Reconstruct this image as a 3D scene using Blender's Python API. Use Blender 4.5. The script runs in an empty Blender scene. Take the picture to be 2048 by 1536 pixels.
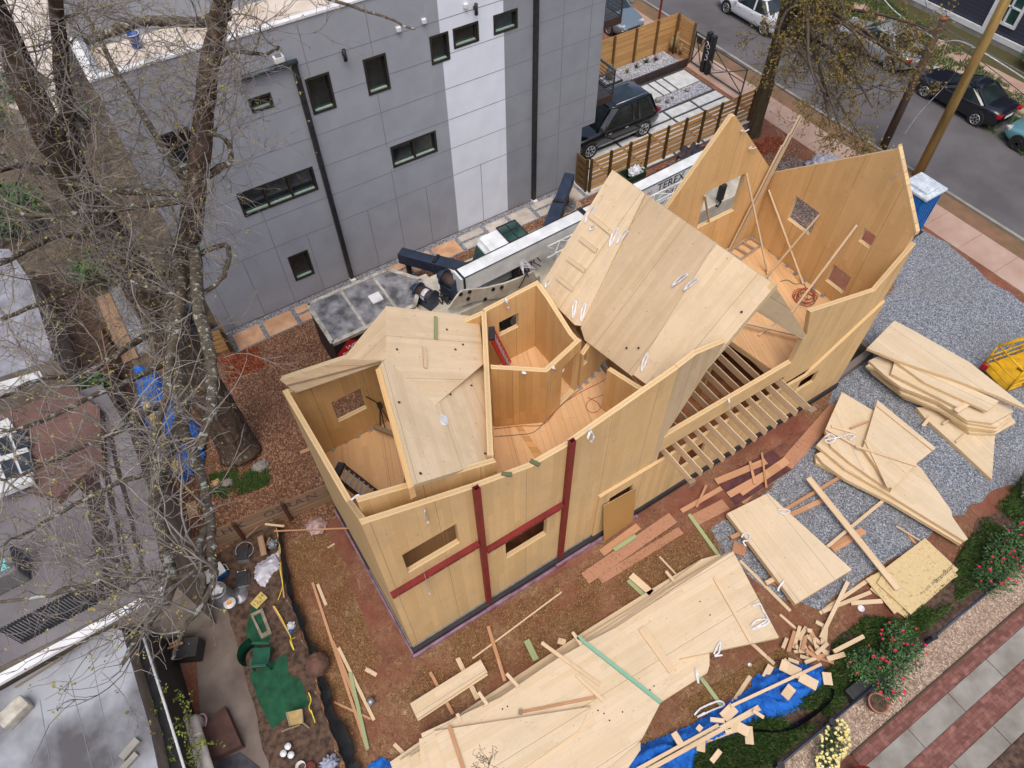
import bpy, bmesh, math, random
from mathutils import Vector, Matrix
from mathutils.geometry import tessellate_polygon
from math import radians, sin, cos, pi
random.seed(7)
SC = bpy.context.scene
COL = SC.collection
# ---------------------------------------------------------------- camera
H = 19.0; F = 1425.0
_y, _p, _r = radians(58.30), radians(53.5), radians(-1.23)
_f = Vector((cos(_p)*cos(_y), cos(_p)*sin(_y), -sin(_p)))
_rt = Vector((sin(_y), -cos(_y), 0)); _u = _rt.cross(_f)
RT = _rt*cos(_r)+_u*sin(_r); UP = -_rt*sin(_r)+_u*cos(_r); FW = _f
EYE = Vector((0, 0, H))
cd = bpy.data.cameras.new("camera"); cam = bpy.data.objects.new("camera", cd); COL.objects.link(cam)
cd.sensor_width = 36; cd.lens = 36*F/2048; cd.clip_start = .1; cd.clip_end = 2000
m = Matrix.Identity(4)
for i in range(3): m[i][0] = RT[i]; m[i][1] = UP[i]; m[i][2] = -FW[i]; m[i][3] = EYE[i]
cam.matrix_world = m; SC.camera = cam
# ---------------------------------------------------------------- sky, sun, exposure
SUN_EL, SUN_AZ = 66, 238        # azimuth: compass-like angle of the sun measured from +X, degrees
W = bpy.data.worlds.new("World"); SC.world = W; W.use_nodes = True
nt = W.node_tree; bg = nt.nodes['Background']; sky = nt.nodes.new('ShaderNodeTexSky')
sky.sky_type = 'NISHITA'; sky.sun_disc = False; sky.sun_elevation = radians(SUN_EL)
sky.sun_rotation = radians(90-SUN_AZ); sky.air_density = 1.0; sky.dust_density = 6; sky.ozone_density = .6; sky.altitude = 200
nt.links.new(sky.outputs[0], bg.inputs[0]); bg.inputs[1].default_value = .15
sl = bpy.data.lights.new("sun", 'SUN'); so = bpy.data.objects.new("sun", sl); COL.objects.link(so)
sl.energy = .95; sl.angle = radians(35); sl.color = (1, .98, .95)
sd = Vector((cos(radians(SUN_AZ))*cos(radians(SUN_EL)), sin(radians(SUN_AZ))*cos(radians(SUN_EL)), sin(radians(SUN_EL))))
so.rotation_euler = sd.to_track_quat('Z', 'Y').to_euler(); so.location = (0, 0, 40)
SC.view_settings.view_transform = 'Standard'; SC.view_settings.look = 'None'
SC.view_settings.exposure = .3; SC.view_settings.gamma = 1
# ---------------------------------------------------------------- from a pixel of the photograph to a place in the world
def ray(x, y): return RT*((x-1024)/F)-UP*((y-768)/F)+FW
def at(x, y, z=0.0):
    d = ray(x, y); return EYE+d*((z-H)/d.z)
def onY(x, y, Y):
    d = ray(x, y); return EYE+d*(Y/d.y)
def onX(x, y, X):
    d = ray(x, y); return EYE+d*(X/d.x)
def V(*a): return Vector(a)
# ---------------------------------------------------------------- objects
def mesh_from(bm, name):
    me = bpy.data.meshes.new(name); bm.to_mesh(me); bm.free(); return me
def tag(o, label=None, cat=None, group=None, kind=None):
    if label: o['label'] = label
    if cat: o['category'] = cat
    if group: o['group'] = group
    if kind: o['kind'] = kind
    return o
def T(name, label, cat, loc, group=None):
    o = bpy.data.objects.new(name, None); COL.objects.link(o); o.location = Vector(loc)
    o.empty_display_size = .2
    return tag(o, label, cat, group)
def worldloc(p):
    v = Vector((0, 0, 0))
    while p: v = v+p.location; p = p.parent
    return v
def obj(name, bm, mats, parent=None, smooth=False, label=None, cat=None, group=None, kind=None):
    """bm in world coordinates; child or single mesh"""
    bm.verts.ensure_lookup_table()
    if parent is not None: base = worldloc(parent)
    elif kind == 'structure' or not bm.verts: base = Vector((0, 0, 0))
    else:
        n = len(bm.verts); base = sum((v.co for v in bm.verts), Vector())/n
        base.z = min(v.co.z for v in bm.verts)
    loc = Vector((0, 0, 0))
    if parent is not None and bm.verts:
        c = sum((v.co for v in bm.verts), Vector())/len(bm.verts)
        loc = c-base; base = c
    bmesh.ops.translate(bm, verts=bm.verts, vec=-base)
    if smooth:
        for f in bm.faces: f.smooth = True
    me = mesh_from(bm, name)
    for m_ in (mats if isinstance(mats, (list, tuple)) else [mats]): me.materials.append(m_)
    o = bpy.data.objects.new(name, me); COL.objects.link(o)
    if parent is not None: o.parent = parent; o.location = loc
    else: o.location = base
    return tag(o, label, cat, group, kind)
def copy_tree(o, parent=None):
    c = o.copy(); COL.objects.link(c)
    if parent is not None: c.parent = parent
    for ch in list(o.children): copy_tree(ch, c)
    return c
# ---- bmesh pieces (all add to bm, world coordinates)
def NB(): return bmesh.new()
def box(bm, c, s, rz=0, rot=None, mi=0, bev=0):
    M_ = Matrix.Translation(Vector(c)) @ (rot.to_4x4() if rot else Matrix.Rotation(rz, 4, 'Z')) @ Matrix.Diagonal((s[0], s[1], s[2], 1))
    r = bmesh.ops.create_cube(bm, size=1, matrix=M_)
    fs = set()
    for v in r['verts']:
        for f in v.link_faces: fs.add(f)
    for f in fs: f.material_index = mi
    if bev:
        es = {e for v in r['verts'] for e in v.link_edges}
        bmesh.ops.bevel(bm, geom=list(es), offset=bev, segments=2, affect='EDGES', profile=.6)
    return r['verts']
def boxb(bm, a, b, mi=0, bev=0):   # axis aligned from corner to corner
    a = Vector(a); b = Vector(b); return box(bm, (a+b)/2, (abs(b.x-a.x), abs(b.y-a.y), abs(b.z-a.z)), mi=mi, bev=bev)
def frame_of(d, upv=None):
    d = d.normalized(); u = upv or Vector((0, 0, 1))
    if abs(d.dot(u)) > .995: u = Vector((1, 0, 0))
    s = d.cross(u).normalized(); t = s.cross(d).normalized()
    return Matrix((d, s, t)).transposed()
def bar(bm, a, b, w, h=None, mi=0, roll=0, bev=0):   # rectangular bar between two points; w across, h up
    a = Vector(a); b = Vector(b); d = b-a
    R_ = frame_of(d)
    if roll: R_ = R_ @ Matrix.Rotation(roll, 3, 'X')
    return box(bm, (a+b)/2, (d.length, w, h or w), rot=R_, mi=mi, bev=bev)
def cyl(bm, a, b, r1, r2=None, n=12, mi=0, caps=True):
    a = Vector(a); b = Vector(b); d = b-a
    if d.length < 1e-6: return
    M_ = Matrix.Translation((a+b)/2) @ (frame_of(d) @ Matrix.Rotation(pi/2, 3, 'Y')).to_4x4()
    r = bmesh.ops.create_cone(bm, cap_ends=caps, segments=n, radius1=r1, radius2=r1 if r2 is None else r2, depth=d.length, matrix=M_)
    for v in r['verts']:
        for f in v.link_faces: f.material_index = mi; f.smooth = len(f.verts) == 4
def ball(bm, c, r, s=(1, 1, 1), n=12, mi=0, rz=0):
    M_ = Matrix.Translation(Vector(c)) @ Matrix.Rotation(rz, 4, 'Z') @ Matrix.Diagonal((s[0]*r, s[1]*r, s[2]*r, 1))
    q = bmesh.ops.create_uvsphere(bm, u_segments=n, v_segments=max(6, n*2//3), radius=1, matrix=M_)
    for v in q['verts']:
        for f in v.link_faces: f.material_index = mi; f.smooth = True
def tube(bm, pts, r, n=6, mi=0, r2=None):
    """tapered tube through points, one continuous surface"""
    pts = [Vector(p) for p in pts]; N_ = len(pts); rings = []
    up = None
    for i, p in enumerate(pts):
        d = (pts[min(i+1, N_-1)]-pts[max(i-1, 0)])
        if d.length < 1e-7: d = Vector((0, 0, 1))
        d.normalize()
        if up is None:
            up = Vector((0, 0, 1)) if abs(d.z) < .9 else Vector((1, 0, 0))
        s = d.cross(up).normalized(); up = s.cross(d).normalized()
        rr = (r[i] if isinstance(r, (list, tuple)) else (r if r2 is None else r+(r2-r)*i/(N_-1)))
        rings.append([bm.verts.new(p+s*(rr*cos(2*pi*k/n))+up*(rr*sin(2*pi*k/n))) for k in range(n)])
    for A_, B_ in zip(rings, rings[1:]):
        for k in range(n):
            f = bm.faces.new((A_[k], A_[(k+1) % n], B_[(k+1) % n], B_[k])); f.smooth = True; f.material_index = mi
    for R_ in (rings[0][::-1], rings[-1]):
        try: bm.faces.new(R_).material_index = mi
        except Exception: pass
def lathe(bm, prof, c, n=20, mi=0, smooth=True):
    rings = [[bm.verts.new((c[0]+r*cos(2*pi*k/n), c[1]+r*sin(2*pi*k/n), c[2]+z)) for k in range(n)] for r, z in prof]
    for A_, B_ in zip(rings, rings[1:]):
        for k in range(n):
            f = bm.faces.new((A_[k], A_[(k+1) % n], B_[(k+1) % n], B_[k])); f.smooth = smooth; f.material_index = mi
def bez(pts, n=8):   # catmull-rom through points
    pts = [Vector(p) for p in pts]; P = [pts[0]]+pts+[pts[-1]]; out = []
    for i in range(1, len(P)-2):
        for k in range(n):
            t = k/n; a, b, c, d = P[i-1], P[i], P[i+1], P[i+2]
            out.append(.5*((2*b)+(c-a)*t+(2*a-5*b+4*c-d)*t*t+(3*b-a-3*c+d)*t**3))
    out.append(pts[-1]); return out
def prism(bm, pts, vec, holes=(), mi=0, mi_side=None, grain=None, off=None):
    """polygon (3D points, planar) pushed along vec; caps carry UVs along the grain, sides across the thickness"""
    uvl = bm.loops.layers.uv.verify()
    pts = [Vector(p) for p in pts]; vec = Vector(vec)
    loops = [pts]+[[Vector(p) for p in h] for h in holes]
    n = Vector((0, 0, 0))
    for i in range(len(pts)): n += (pts[i]-pts[0]).cross(pts[(i+1) % len(pts)]-pts[0])
    n.normalize()
    g = Vector(grain) if grain else (pts[1]-pts[0])
    g = g-n*g.dot(n)
    if g.length < 1e-5: g = pts[1]-pts[0]
    g.normalize(); c = n.cross(g)
    ox, oy = off if off else (random.uniform(0, 40), random.uniform(0, 40))
    flat = [p for l in loops for p in l]
    tris = tessellate_polygon(loops)
    A_ = [bm.verts.new(p) for p in flat]; B_ = [bm.verts.new(p+vec) for p in flat]
    new = []
    for t in tris:
        for S in ((A_, 0), (B_, 1)):
            try: f = bm.faces.new([S[0][k] for k in (t if S[1] else t[::-1])])
            except Exception: continue
            f.material_index = mi; new.append(f)
            for l in f.loops: l[uvl].uv = (l.vert.co.dot(g)+ox, l.vert.co.dot(c)+oy)
    k0 = 0
    ms = mi if mi_side is None else mi_side
    for l_ in loops:
        L = len(l_); run = 0
        for i in range(L):
            a, b = k0+i, k0+(i+1) % L; ln = (flat[b]-flat[a]).length
            try: f = bm.faces.new((A_[a], A_[b], B_[b], B_[a]))
            except Exception: continue
            f.material_index = ms; new.append(f)
            for l, uv in zip(f.loops, ((run+ox, 0), (run+ln+ox, 0), (run+ln+ox, 1), (run+ox, 1))): l[uvl].uv = uv
            run += ln
        k0 += L
    bmesh.ops.recalc_face_normals(bm, faces=new)
def slab(name, pts, vec, mats, parent=None, grain=None, holes=(), **k):
    bm = NB(); prism(bm, pts, vec, holes, 0, 1 if isinstance(mats, (list, tuple)) and len(mats) > 1 else None, grain)
    return obj(name, bm, mats, parent, **k)
def text(bm, s, origin, xdir, ydir, size, mi=0, depth=.004, ext=None):
    """lettering laid on a surface"""
    cu = bpy.data.curves.new('t', 'FONT'); cu.body = s; cu.size = size; cu.extrude = depth; cu.align_x = 'CENTER'; cu.align_y = 'CENTER'
    cu.resolution_u = 2
    to = bpy.data.objects.new('t', cu); COL.objects.link(to)
    dg = bpy.context.evaluated_depsgraph_get(); me = bpy.data.meshes.new_from_object(to.evaluated_get(dg))
    x = Vector(xdir).normalized(); z = x.cross(Vector(ydir)).normalized(); y = z.cross(x)
    M_ = Matrix((x, y, z)).transposed().to_4x4(); M_.translation = Vector(origin)
    me.transform(M_)
    n0 = len(bm.faces); bm.from_mesh(me); bm.faces.ensure_lookup_table()
    for f in bm.faces[n0:]: f.material_index = mi
    bpy.data.objects.remove(to); bpy.data.curves.remove(cu); bpy.data.meshes.remove(me)
# ---------------------------------------------------------------- materials
class NT:
    def __init__(s, name):
        s.m = bpy.data.materials.new(name); s.m.use_nodes = True; s.t = s.m.node_tree; s.b = s.t.nodes['Principled BSDF']
    def n(s, ty, ins=None, **pr):
        x = s.t.nodes.new(ty)
        for k, v in pr.items(): setattr(x, k, v)
        for k, v in (ins or {}).items(): s.set(x.inputs[k], v)
        return x
    def set(s, sock, v):
        if hasattr(v, 'is_output'): s.t.links.new(v, sock)
        elif hasattr(v, 'outputs'): s.t.links.new(v.outputs[0], sock)
        elif isinstance(v, tuple) and len(v) == 3 and sock.type == 'RGBA': sock.default_value = (*v, 1)
        else: sock.default_value = v
    def math(s, op, a, b=0.0, c=None):
        x = s.n('ShaderNodeMath', operation=op); s.set(x.inputs[0], a); s.set(x.inputs[1], b)
        if c is not None: s.set(x.inputs[2], c)
        return x.outputs[0]
    def mix(s, f, a, b, mode='MIX'):
        x = s.n('ShaderNodeMix', data_type='RGBA', blend_type=mode)
        s.set(x.inputs[0], f); s.set(x.inputs[6], a); s.set(x.inputs[7], b); return x.outputs[2]
    def ramp(s, f, stops, interp='LINEAR'):
        x = s.n('ShaderNodeValToRGB'); r = x.color_ramp; r.interpolation = interp
        while len(r.elements) > 1: r.elements.remove(r.elements[-1])
        for i, (p, c) in enumerate(stops):
            e = r.elements[0] if i == 0 else r.elements.new(p)
            e.position = p; e.color = (*c, 1) if len(c) == 3 else c
        s.set(x.inputs[0], f); return x.outputs[0]
    def co(s, which='Object', scale=(1, 1, 1), rot=(0, 0, 0), loc=(0, 0, 0)):
        tc = s.n('ShaderNodeTexCoord'); mp = s.n('ShaderNodeMapping', {'Scale': scale, 'Rotation': rot, 'Location': loc})
        s.t.links.new(tc.outputs[which], mp.inputs[0]); return mp.outputs[0]
    def noise(s, co, scale, detail=3, rough=.55, dist=0):
        return s.n('ShaderNodeTexNoise', {'Vector': co, 'Scale': scale, 'Detail': detail, 'Roughness': rough, 'Distortion': dist}).outputs[0]
    def vor(s, co, scale, feature='F1', rand=1.0):
        return s.n('ShaderNodeTexVoronoi', {'Vector': co, 'Scale': scale, 'Randomness': rand}, feature=feature)
    def bump(s, h, strength=.3, dist=.01):
        x = s.n('ShaderNodeBump', {'Height': h, 'Strength': strength, 'Distance': dist}); s.t.links.new(x.outputs[0], s.b.inputs['Normal'])
    def done(s, col, rough=.8, metal=0.0, spec=.4):
        s.set(s.b.inputs['Base Color'], col); s.set(s.b.inputs['Roughness'], rough); s.b.inputs['Metallic'].default_value = metal
        s.b.inputs['Specular IOR Level'].default_value = spec; return s.m
def lin(r, g, b): # 0-255 sRGB to linear
    return tuple(((c/255+.055)/1.055)**2.4 if c > 10 else c/255/12.92 for c in (r, g, b))
def M(name, c1, c2=None, rough=.8, scale=4, metal=0, bump=0, spec=.4, stretch=(1, 1, 1), detail=4, coords='Object', lo=.35, hi=.65, bscale=None):
    s = NT(name); co = s.co(coords, stretch)
    c2 = c2 or tuple(c*.8 for c in c1)
    f = s.noise(co, scale, detail)
    col = s.ramp(f, [(lo, c1), (hi, c2)])
    if bump: s.bump(s.noise(co, bscale or scale*6, 3), bump)
    return s.done(col, rough, metal, spec)
def clt(name, base, pw=.16, tone=.13, stain=.25, gray=(.33, .29, .22), knots=.9, lines=.28, rot=False, soft=1.0, seam=1.25):
    """cross laminated spruce: planks, finger joints, knots, weathering; UV in metres, grain along U"""
    s = NT(name); uv = s.n('ShaderNodeUVMap').outputs[0]
    sep = s.n('ShaderNodeSeparateXYZ', {0: uv}); u, v = sep.outputs[0], sep.outputs[1]
    row = s.math('FLOOR', s.math('DIVIDE', v, pw))
    rr = s.n('ShaderNodeTexWhiteNoise', {'W': row}, noise_dimensions='1D').outputs[0]
    seg = s.math('FLOOR', s.math('DIVIDE', s.math('ADD', u, s.math('MULTIPLY', rr, 9.0)), 2.1))
    cell = s.n('ShaderNodeCombineXYZ', {0: seg, 1: row, 2: 0.0}).outputs[0]
    wn = s.n('ShaderNodeTexWhiteNoise', {'Vector': cell}, noise_dimensions='3D').outputs[0]
    shift = s.n('ShaderNodeCombineXYZ', {0: s.math('MULTIPLY', rr, 31.0), 1: s.math('MULTIPLY', wn, 17.0), 2: s.math('MULTIPLY', wn, 5.0)}).outputs[0]
    guv = s.n('ShaderNodeVectorMath', {0: uv, 1: shift}, operation='ADD').outputs[0]
    g1 = s.noise(s.n('ShaderNodeVectorMath', {0: guv, 1: (.8, 22, 1)}, operation='MULTIPLY').outputs[0], 1.6, 4, .6, .6)
    g2 = s.noise(s.n('ShaderNodeVectorMath', {0: guv, 1: (3, 3, 1)}, operation='MULTIPLY').outputs[0], 1.2, 4, .65, 2.2)
    hi_ = tuple(min(1, c*(1+tone)) for c in base); lo_ = tuple(c*(1-tone)*(1, .97, .9)[i] for i, c in enumerate(base))
    col = s.ramp(wn, [(0, lo_), (.5, base), (1, hi_)])
    col = s.mix(s.ramp(g1, [(.35, (0, 0, 0)), (.75, (.30*soft,)*3)]), col, tuple(c*.72 for c in base))
    col = s.mix(s.ramp(g2, [(.60, (0, 0, 0)), (.66, (.30*soft,)*3), (.72, (0, 0, 0))]), col, tuple(c*(.70, .58, .42)[i] for i, c in enumerate(base)))
    kv = s.vor(s.n('ShaderNodeVectorMath', {0: uv, 1: (1, 1.35, 1)}, operation='MULTIPLY').outputs[0], 3.7)
    kmask = s.ramp(kv.outputs[0], [(.04, (knots,)*3), (.09, (0, 0, 0))])
    pick = s.math('GREATER_THAN', s.n('ShaderNodeSeparateColor', {0: kv.outputs[1]}).outputs[0], .35)
    col = s.mix(s.math('MULTIPLY', kmask, pick), col, tuple(c*(.42, .30, .22)[i] for i, c in enumerate(base)))
    st = s.noise(uv, .8, 5, .7, .4)
    col = s.mix(s.ramp(st, [(.45, (0, 0, 0)), (.8, (stain,)*3)]), col, gray)
    st2 = s.noise(s.n('ShaderNodeVectorMath', {0: uv, 1: (.6, 2.2, 1)}, operation='MULTIPLY').outputs[0], 1.9, 6, .75)
    col = s.mix(s.ramp(st2, [(.62, (0, 0, 0)), (.8, (stain*1.3,)*3)]), col, tuple(c*.45 for c in gray))
    fr = s.math('FRACT', s.math('DIVIDE', v, pw)); edge = s.math('LESS_THAN', fr, .05)
    thin = s.math('MULTIPLY', edge, s.math('GREATER_THAN', rr, .45))
    col = s.mix(s.math('MULTIPLY', thin, lines), col, tuple(c*.45 for c in base))
    fr2 = s.math('FRACT', s.math('DIVIDE', v, seam))
    col = s.mix(s.math('MULTIPLY', s.math('LESS_THAN', fr2, .008), .75), col, tuple(c*.2 for c in base))
    s.bump(g1, .08, .004)
    return s.done(col, .72, 0, .25)
def cltedge(name, base, layers=3):
    s = NT(name); uv = s.n('ShaderNodeUVMap').outputs[0]
    sep = s.n('ShaderNodeSeparateXYZ', {0: uv}); u, v = sep.outputs[0], sep.outputs[1]
    k = s.math('FLOOR', s.math('MULTIPLY', v, float(layers)))
    odd = s.math('MODULO', k, 2.0)
    g = s.noise(s.n('ShaderNodeVectorMath', {0: uv, 1: (30, 4, 1)}, operation='MULTIPLY').outputs[0], 1, 3, .6)
    g2 = s.noise(s.n('ShaderNodeVectorMath', {0: uv, 1: (1.2, 14, 1)}, operation='MULTIPLY').outputs[0], 1, 3, .6)
    ca = s.mix(s.ramp(g, [(.4, (0, 0, 0)), (.6, (.5,)*3)]), base, tuple(c*.62 for c in base))
    cb = s.mix(s.ramp(g2, [(.4, (0, 0, 0)), (.6, (.5,)*3)]), tuple(min(1, c*1.12) for c in base), tuple(c*.8 for c in base))
    col = s.mix(odd, cb, ca)
    fr = s.math('FRACT', s.math('MULTIPLY', v, float(layers)))
    col = s.mix(s.math('MULTIPLY', s.math('LESS_THAN', fr, .07), .6), col, tuple(c*.4 for c in base))
    return s.done(col, .75, 0, .25)
W_WALL = lin(209, 177, 128); W_ROOF = lin(221, 198, 165); W_IN = lin(213, 175, 122)
m_wall = clt('timber_wall_panel', W_WALL, .17, .065, .50, lin(168, 152, 120))
m_wallgray = clt('timber_wall_weathered', lin(190, 170, 138), .17, .10, .5, lin(150, 140, 118))
m_in = clt('timber_interior_panel', W_IN, .17, .07, .2, lin(150, 120, 80))
m_inO = clt('timber_interior_orange', lin(204, 158, 102), .17, .14, .15, lin(120, 80, 45), lines=.5)
m_roof = clt('timber_roof_panel', W_ROOF, .14, .045, .5, lin(176, 158, 128), knots=1)
m_roof2 = clt('timber_roof_weathered', lin(202, 178, 146), .14, .07, .6, lin(165, 148, 118), knots=1)
m_floor = clt('timber_floor_panel', lin(214, 174, 130), .18, .07, .1, lin(150, 115, 75), lines=.6, seam=1.1)
m_edge = cltedge('timber_panel_edge', lin(212, 182, 136))
m_edgeR = cltedge('timber_roof_edge', lin(206, 186, 148), 5)
m_stack = clt('timber_stack_panel', lin(208, 189, 160), .15, .045, .5, lin(178, 166, 140), knots=.8)
m_lum = clt('lumber', lin(210, 186, 154), .3, .08, .2, lin(150, 130, 100), lines=0, seam=50)
m_lumO = clt('lumber_red', lin(186, 142, 108), .3, .12, .25, lin(120, 80, 50), lines=0, seam=50)
m_lumG = clt('lumber_treated', lin(150, 162, 118), .3, .1, .2, lin(110, 120, 85), lines=0, seam=50)
m_lumT = clt('lumber_teal', lin(120, 168, 146), .3, .1, .3, lin(170, 165, 130), lines=0, seam=50)
m_old = clt('weathered_fence_board', lin(150, 122, 98), .14, .18, .5, lin(105, 92, 80), lines=.9, seam=50)
m_cedar = clt('cedar_fence_board', lin(196, 152, 98), .14, .16, .2, lin(130, 95, 60), lines=.9, seam=50)
m_steel = M('red_primer_steel', lin(128, 38, 36), lin(105, 30, 30), .55, 3, spec=.4, bump=.05)
m_black = M('black_membrane', (.018, .018, .02), (.03, .03, .032), .6, 5)
m_purple = M('purple_insulation', lin(150, 118, 138), lin(118, 88, 100), .8, 4)
m_white = M('white_strap', (.72, .73, .75), (.5, .51, .54), .7, 8)
m_blueplastic = M('blue_plastic', lin(40, 90, 170), None, .4, 3)
m_galv = M('galvanised_metal', (.32, .33, .35), (.2, .2, .22), .4, 8, metal=.6)
m_darkmetal = M('dark_metal', (.022, .023, .026), (.04, .04, .045), .45, 6, metal=.3)
m_alu = M('aluminium', (.55, .56, .58), (.42, .43, .45), .35, 6, metal=.7)
m_rubber = M('rubber', (.012, .012, .012), (.02, .02, .02), .8)
def glass(name, c=(.012, .016, .018), rough=.04):
    s = NT(name); f = s.noise(s.co('Object'), 1.3, 3); return s.done(s.ramp(f, [(.4, c), (.7, tuple(x*2.2 for x in c))]), rough, 0, .9)
m_glass = glass('window_glass'); m_glassg = glass('green_tinted_glass', (.02, .05, .045)); m_carglass = glass('car_glass', (.012, .018, .018))
# ---------------------------------------------------------------- GROUND (setting)
def ground_mat():
    s = NT('clay_and_straw'); co = s.co('Object')
    cl = s.ramp(s.noise(co, .9, 6, .65), [(.3, lin(92, 54, 44)), (.5, lin(122, 76, 62)), (.7, lin(140, 98, 80))])
    warp = s.n('ShaderNodeVectorMath', {0: co, 1: s.n('ShaderNodeVectorMath', {0: s.n('ShaderNodeTexNoise', {'Vector': co, 'Scale': 3.0, 'Detail': 2.0}).outputs[1], 1: (.5, .5, .5)}, operation='MULTIPLY').outputs[0]}, operation='ADD').outputs[0]
    a = s.noise(s.n('ShaderNodeVectorMath', {0: warp, 1: (34, 5, 1)}, operation='MULTIPLY').outputs[0], 1, 3, .7, 1)
    b = s.noise(s.n('ShaderNodeVectorMath', {0: warp, 1: (6, 38, 1)}, operation='MULTIPLY').outputs[0], 1, 3, .7, 1)
    st = s.math('MAXIMUM', a, b)
    straw = s.ramp(st, [(.42, lin(84, 60, 46)), (.55, lin(126, 98, 74)), (.70, lin(178, 150, 118))])
    mk = s.ramp(s.noise(co, .55, 5, .6, .3), [(.38, (0, 0, 0)), (.68, (.8,)*3)])
    col = s.mix(mk, cl, straw)
    dark = s.ramp(s.noise(co, 1.7, 6, .7), [(.55, (0, 0, 0)), (.75, (.45,)*3)])
    col = s.mix(dark, col, lin(92, 52, 38))
    s.bump(st, .5, .02); return s.done(col, .95, 0, .1)
def straw_mat():
    s = NT('straw_cover'); co = s.co('Object')
    warp = s.n('ShaderNodeVectorMath', {0: co, 1: s.n('ShaderNodeVectorMath', {0: s.n('ShaderNodeTexNoise', {'Vector': co, 'Scale': 4.0, 'Detail': 2.0}).outputs[1], 1: (.6, .6, .6)}, operation='MULTIPLY').outputs[0]}, operation='ADD').outputs[0]
    a = s.noise(s.n('ShaderNodeVectorMath', {0: warp, 1: (34, 6, 1)}, operation='MULTIPLY').outputs[0], 1, 3, .7, 1)
    b = s.noise(s.n('ShaderNodeVectorMath', {0: warp, 1: (6, 38, 1)}, operation='MULTIPLY').outputs[0], 1, 3, .7, 1)
    st = s.math('MAXIMUM', a, b)
    col = s.ramp(st, [(.42, lin(84, 60, 44)), (.55, lin(126, 98, 72)), (.70, lin(176, 148, 114))])
    col = s.mix(s.ramp(s.noise(co, 1.1, 5, .65), [(.36, (0, 0, 0)), (.66, (.85,)*3)]), col, lin(116, 72, 56))
    s.bump(st, .5, .02); return s.done(col, .95, 0, .1)
def chips(name, cols, scale, stretch=(1, .38, 1), lowf=.6, bump=.8, patch=None):
    s = NT(name); co = s.co('Object')
    w = s.n('ShaderNodeTexNoise', {'Vector': co, 'Scale': scale*.22, 'Detail': 1.0}).outputs[1]
    wv = s.n('ShaderNodeVectorMath', {0: co, 1: s.n('ShaderNodeVectorMath', {0: w, 1: (6/scale,)*3}, operation='MULTIPLY').outputs[0]}, operation='ADD').outputs[0]
    v = s.vor(s.n('ShaderNodeVectorMath', {0: wv, 1: stretch}, operation='MULTIPLY').outputs[0], scale)
    r = s.n('ShaderNodeSeparateColor', {0: v.outputs[1]}).outputs[0]
    n = len(cols); col = s.ramp(r, [(i/n, c) for i, c in enumerate(cols)], 'CONSTANT')
    col = s.mix(s.ramp(v.outputs[0], [(.45, (0, 0, 0)), (.95, (.8,)*3)]), col, tuple(c*.3 for c in cols[0]))
    col = s.mix(s.ramp(s.noise(co, lowf, 5, .7), [(.42, (0, 0, 0)), (.72, (.45,)*3)]), col, patch or tuple(c*.5 for c in cols[0]))
    s.bump(s.math('SUBTRACT', 1.0, v.outputs[0]), bump, .03); return s.done(col, .9, 0, .15)
m_ground = ground_mat(); m_straw = straw_mat()
m_mulch = chips('bark_mulch', [lin(112, 80, 62), lin(136, 98, 76), lin(156, 116, 90), lin(178, 140, 112), lin(124, 90, 70), lin(98, 68, 52)], 38, (1, .5, 1), .6, .6)
m_mulchr = chips('red_mulch', [lin(110, 56, 38), lin(140, 74, 50), lin(172, 100, 68), lin(120, 62, 44)], 34, (1, .4, 1))
m_gravel = chips('grey_gravel', [lin(122, 128, 138), lin(140, 146, 155), lin(162, 168, 176), lin(102, 107, 116), lin(184, 189, 195), lin(90, 94, 102)], 42, (1, .8, 1), .45, .7, lin(128, 122, 118))
m_wgravel = chips('white_gravel', [lin(150, 152, 160), lin(185, 187, 195), lin(205, 207, 214), lin(130, 132, 140)], 26, (1, .8, 1), .5)
m_pebble = chips('tan_pebbles', [lin(156, 136, 118), lin(180, 158, 138), lin(200, 180, 160), lin(132, 114, 100), lin(166, 144, 128)], 26, (1, .8, 1), .5, .6, lin(150, 128, 112))
m_asphalt = M('asphalt', lin(98, 96, 98), lin(84, 81, 82), .85, .5, bump=.2, bscale=60, spec=.3)
m_conc = M('sidewalk_concrete', lin(176, 152, 138), lin(158, 130, 114), .9, .7, bump=.1, detail=8)
m_concg = M('grey_concrete', lin(150, 147, 140), lin(118, 112, 104), .9, 1.3, bump=.1, detail=9)
m_concw = M('pale_paver', lin(200, 203, 202), lin(178, 180, 180), .85, 3, detail=8)
m_concb = M('stained_concrete', lin(124, 114, 106), lin(90, 78, 72), .9, .8, bump=.1, detail=9)
m_paveO = M('sandstone_paver', lin(204, 164, 128), lin(178, 136, 104), .9, 2.2, detail=8)
m_paveG = M('grey_stone_paver', lin(190, 182, 174), lin(165, 155, 146), .9, 2.2, detail=8)
m_soil = M('dark_soil', lin(104, 82, 68), lin(52, 40, 34), .95, 7, bump=.7, detail=9, lo=.3, hi=.66)
m_soilg = M('grey_brown_soil', lin(112, 98, 84), lin(62, 56, 44), .95, 2.5, bump=.6, detail=9, lo=.3, hi=.68)
m_redclay = M('red_clay', lin(150, 78, 54), lin(122, 62, 46), .95, 2, bump=.5, detail=8)
m_grassbase = M('grass_soil', lin(70, 78, 44), lin(84, 70, 48), .95, 3, bump=.5, detail=8)
m_flat = M('left_terrace', lin(122, 118, 122), lin(96, 90, 92), .85, .6, detail=9)
def jag(poly, amp, step=.5):
    out = []
    for i in range(len(poly)):
        a, b = Vector(poly[i]), Vector(poly[(i+1) % len(poly)]); n = max(1, int((b-a).length/step))
        for k in range(n):
            p = a.lerp(b, k/n)
            if k or True: p = p+Vector((random.uniform(-amp, amp), random.uniform(-amp, amp), 0))
            out.append(p)
    return out
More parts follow.
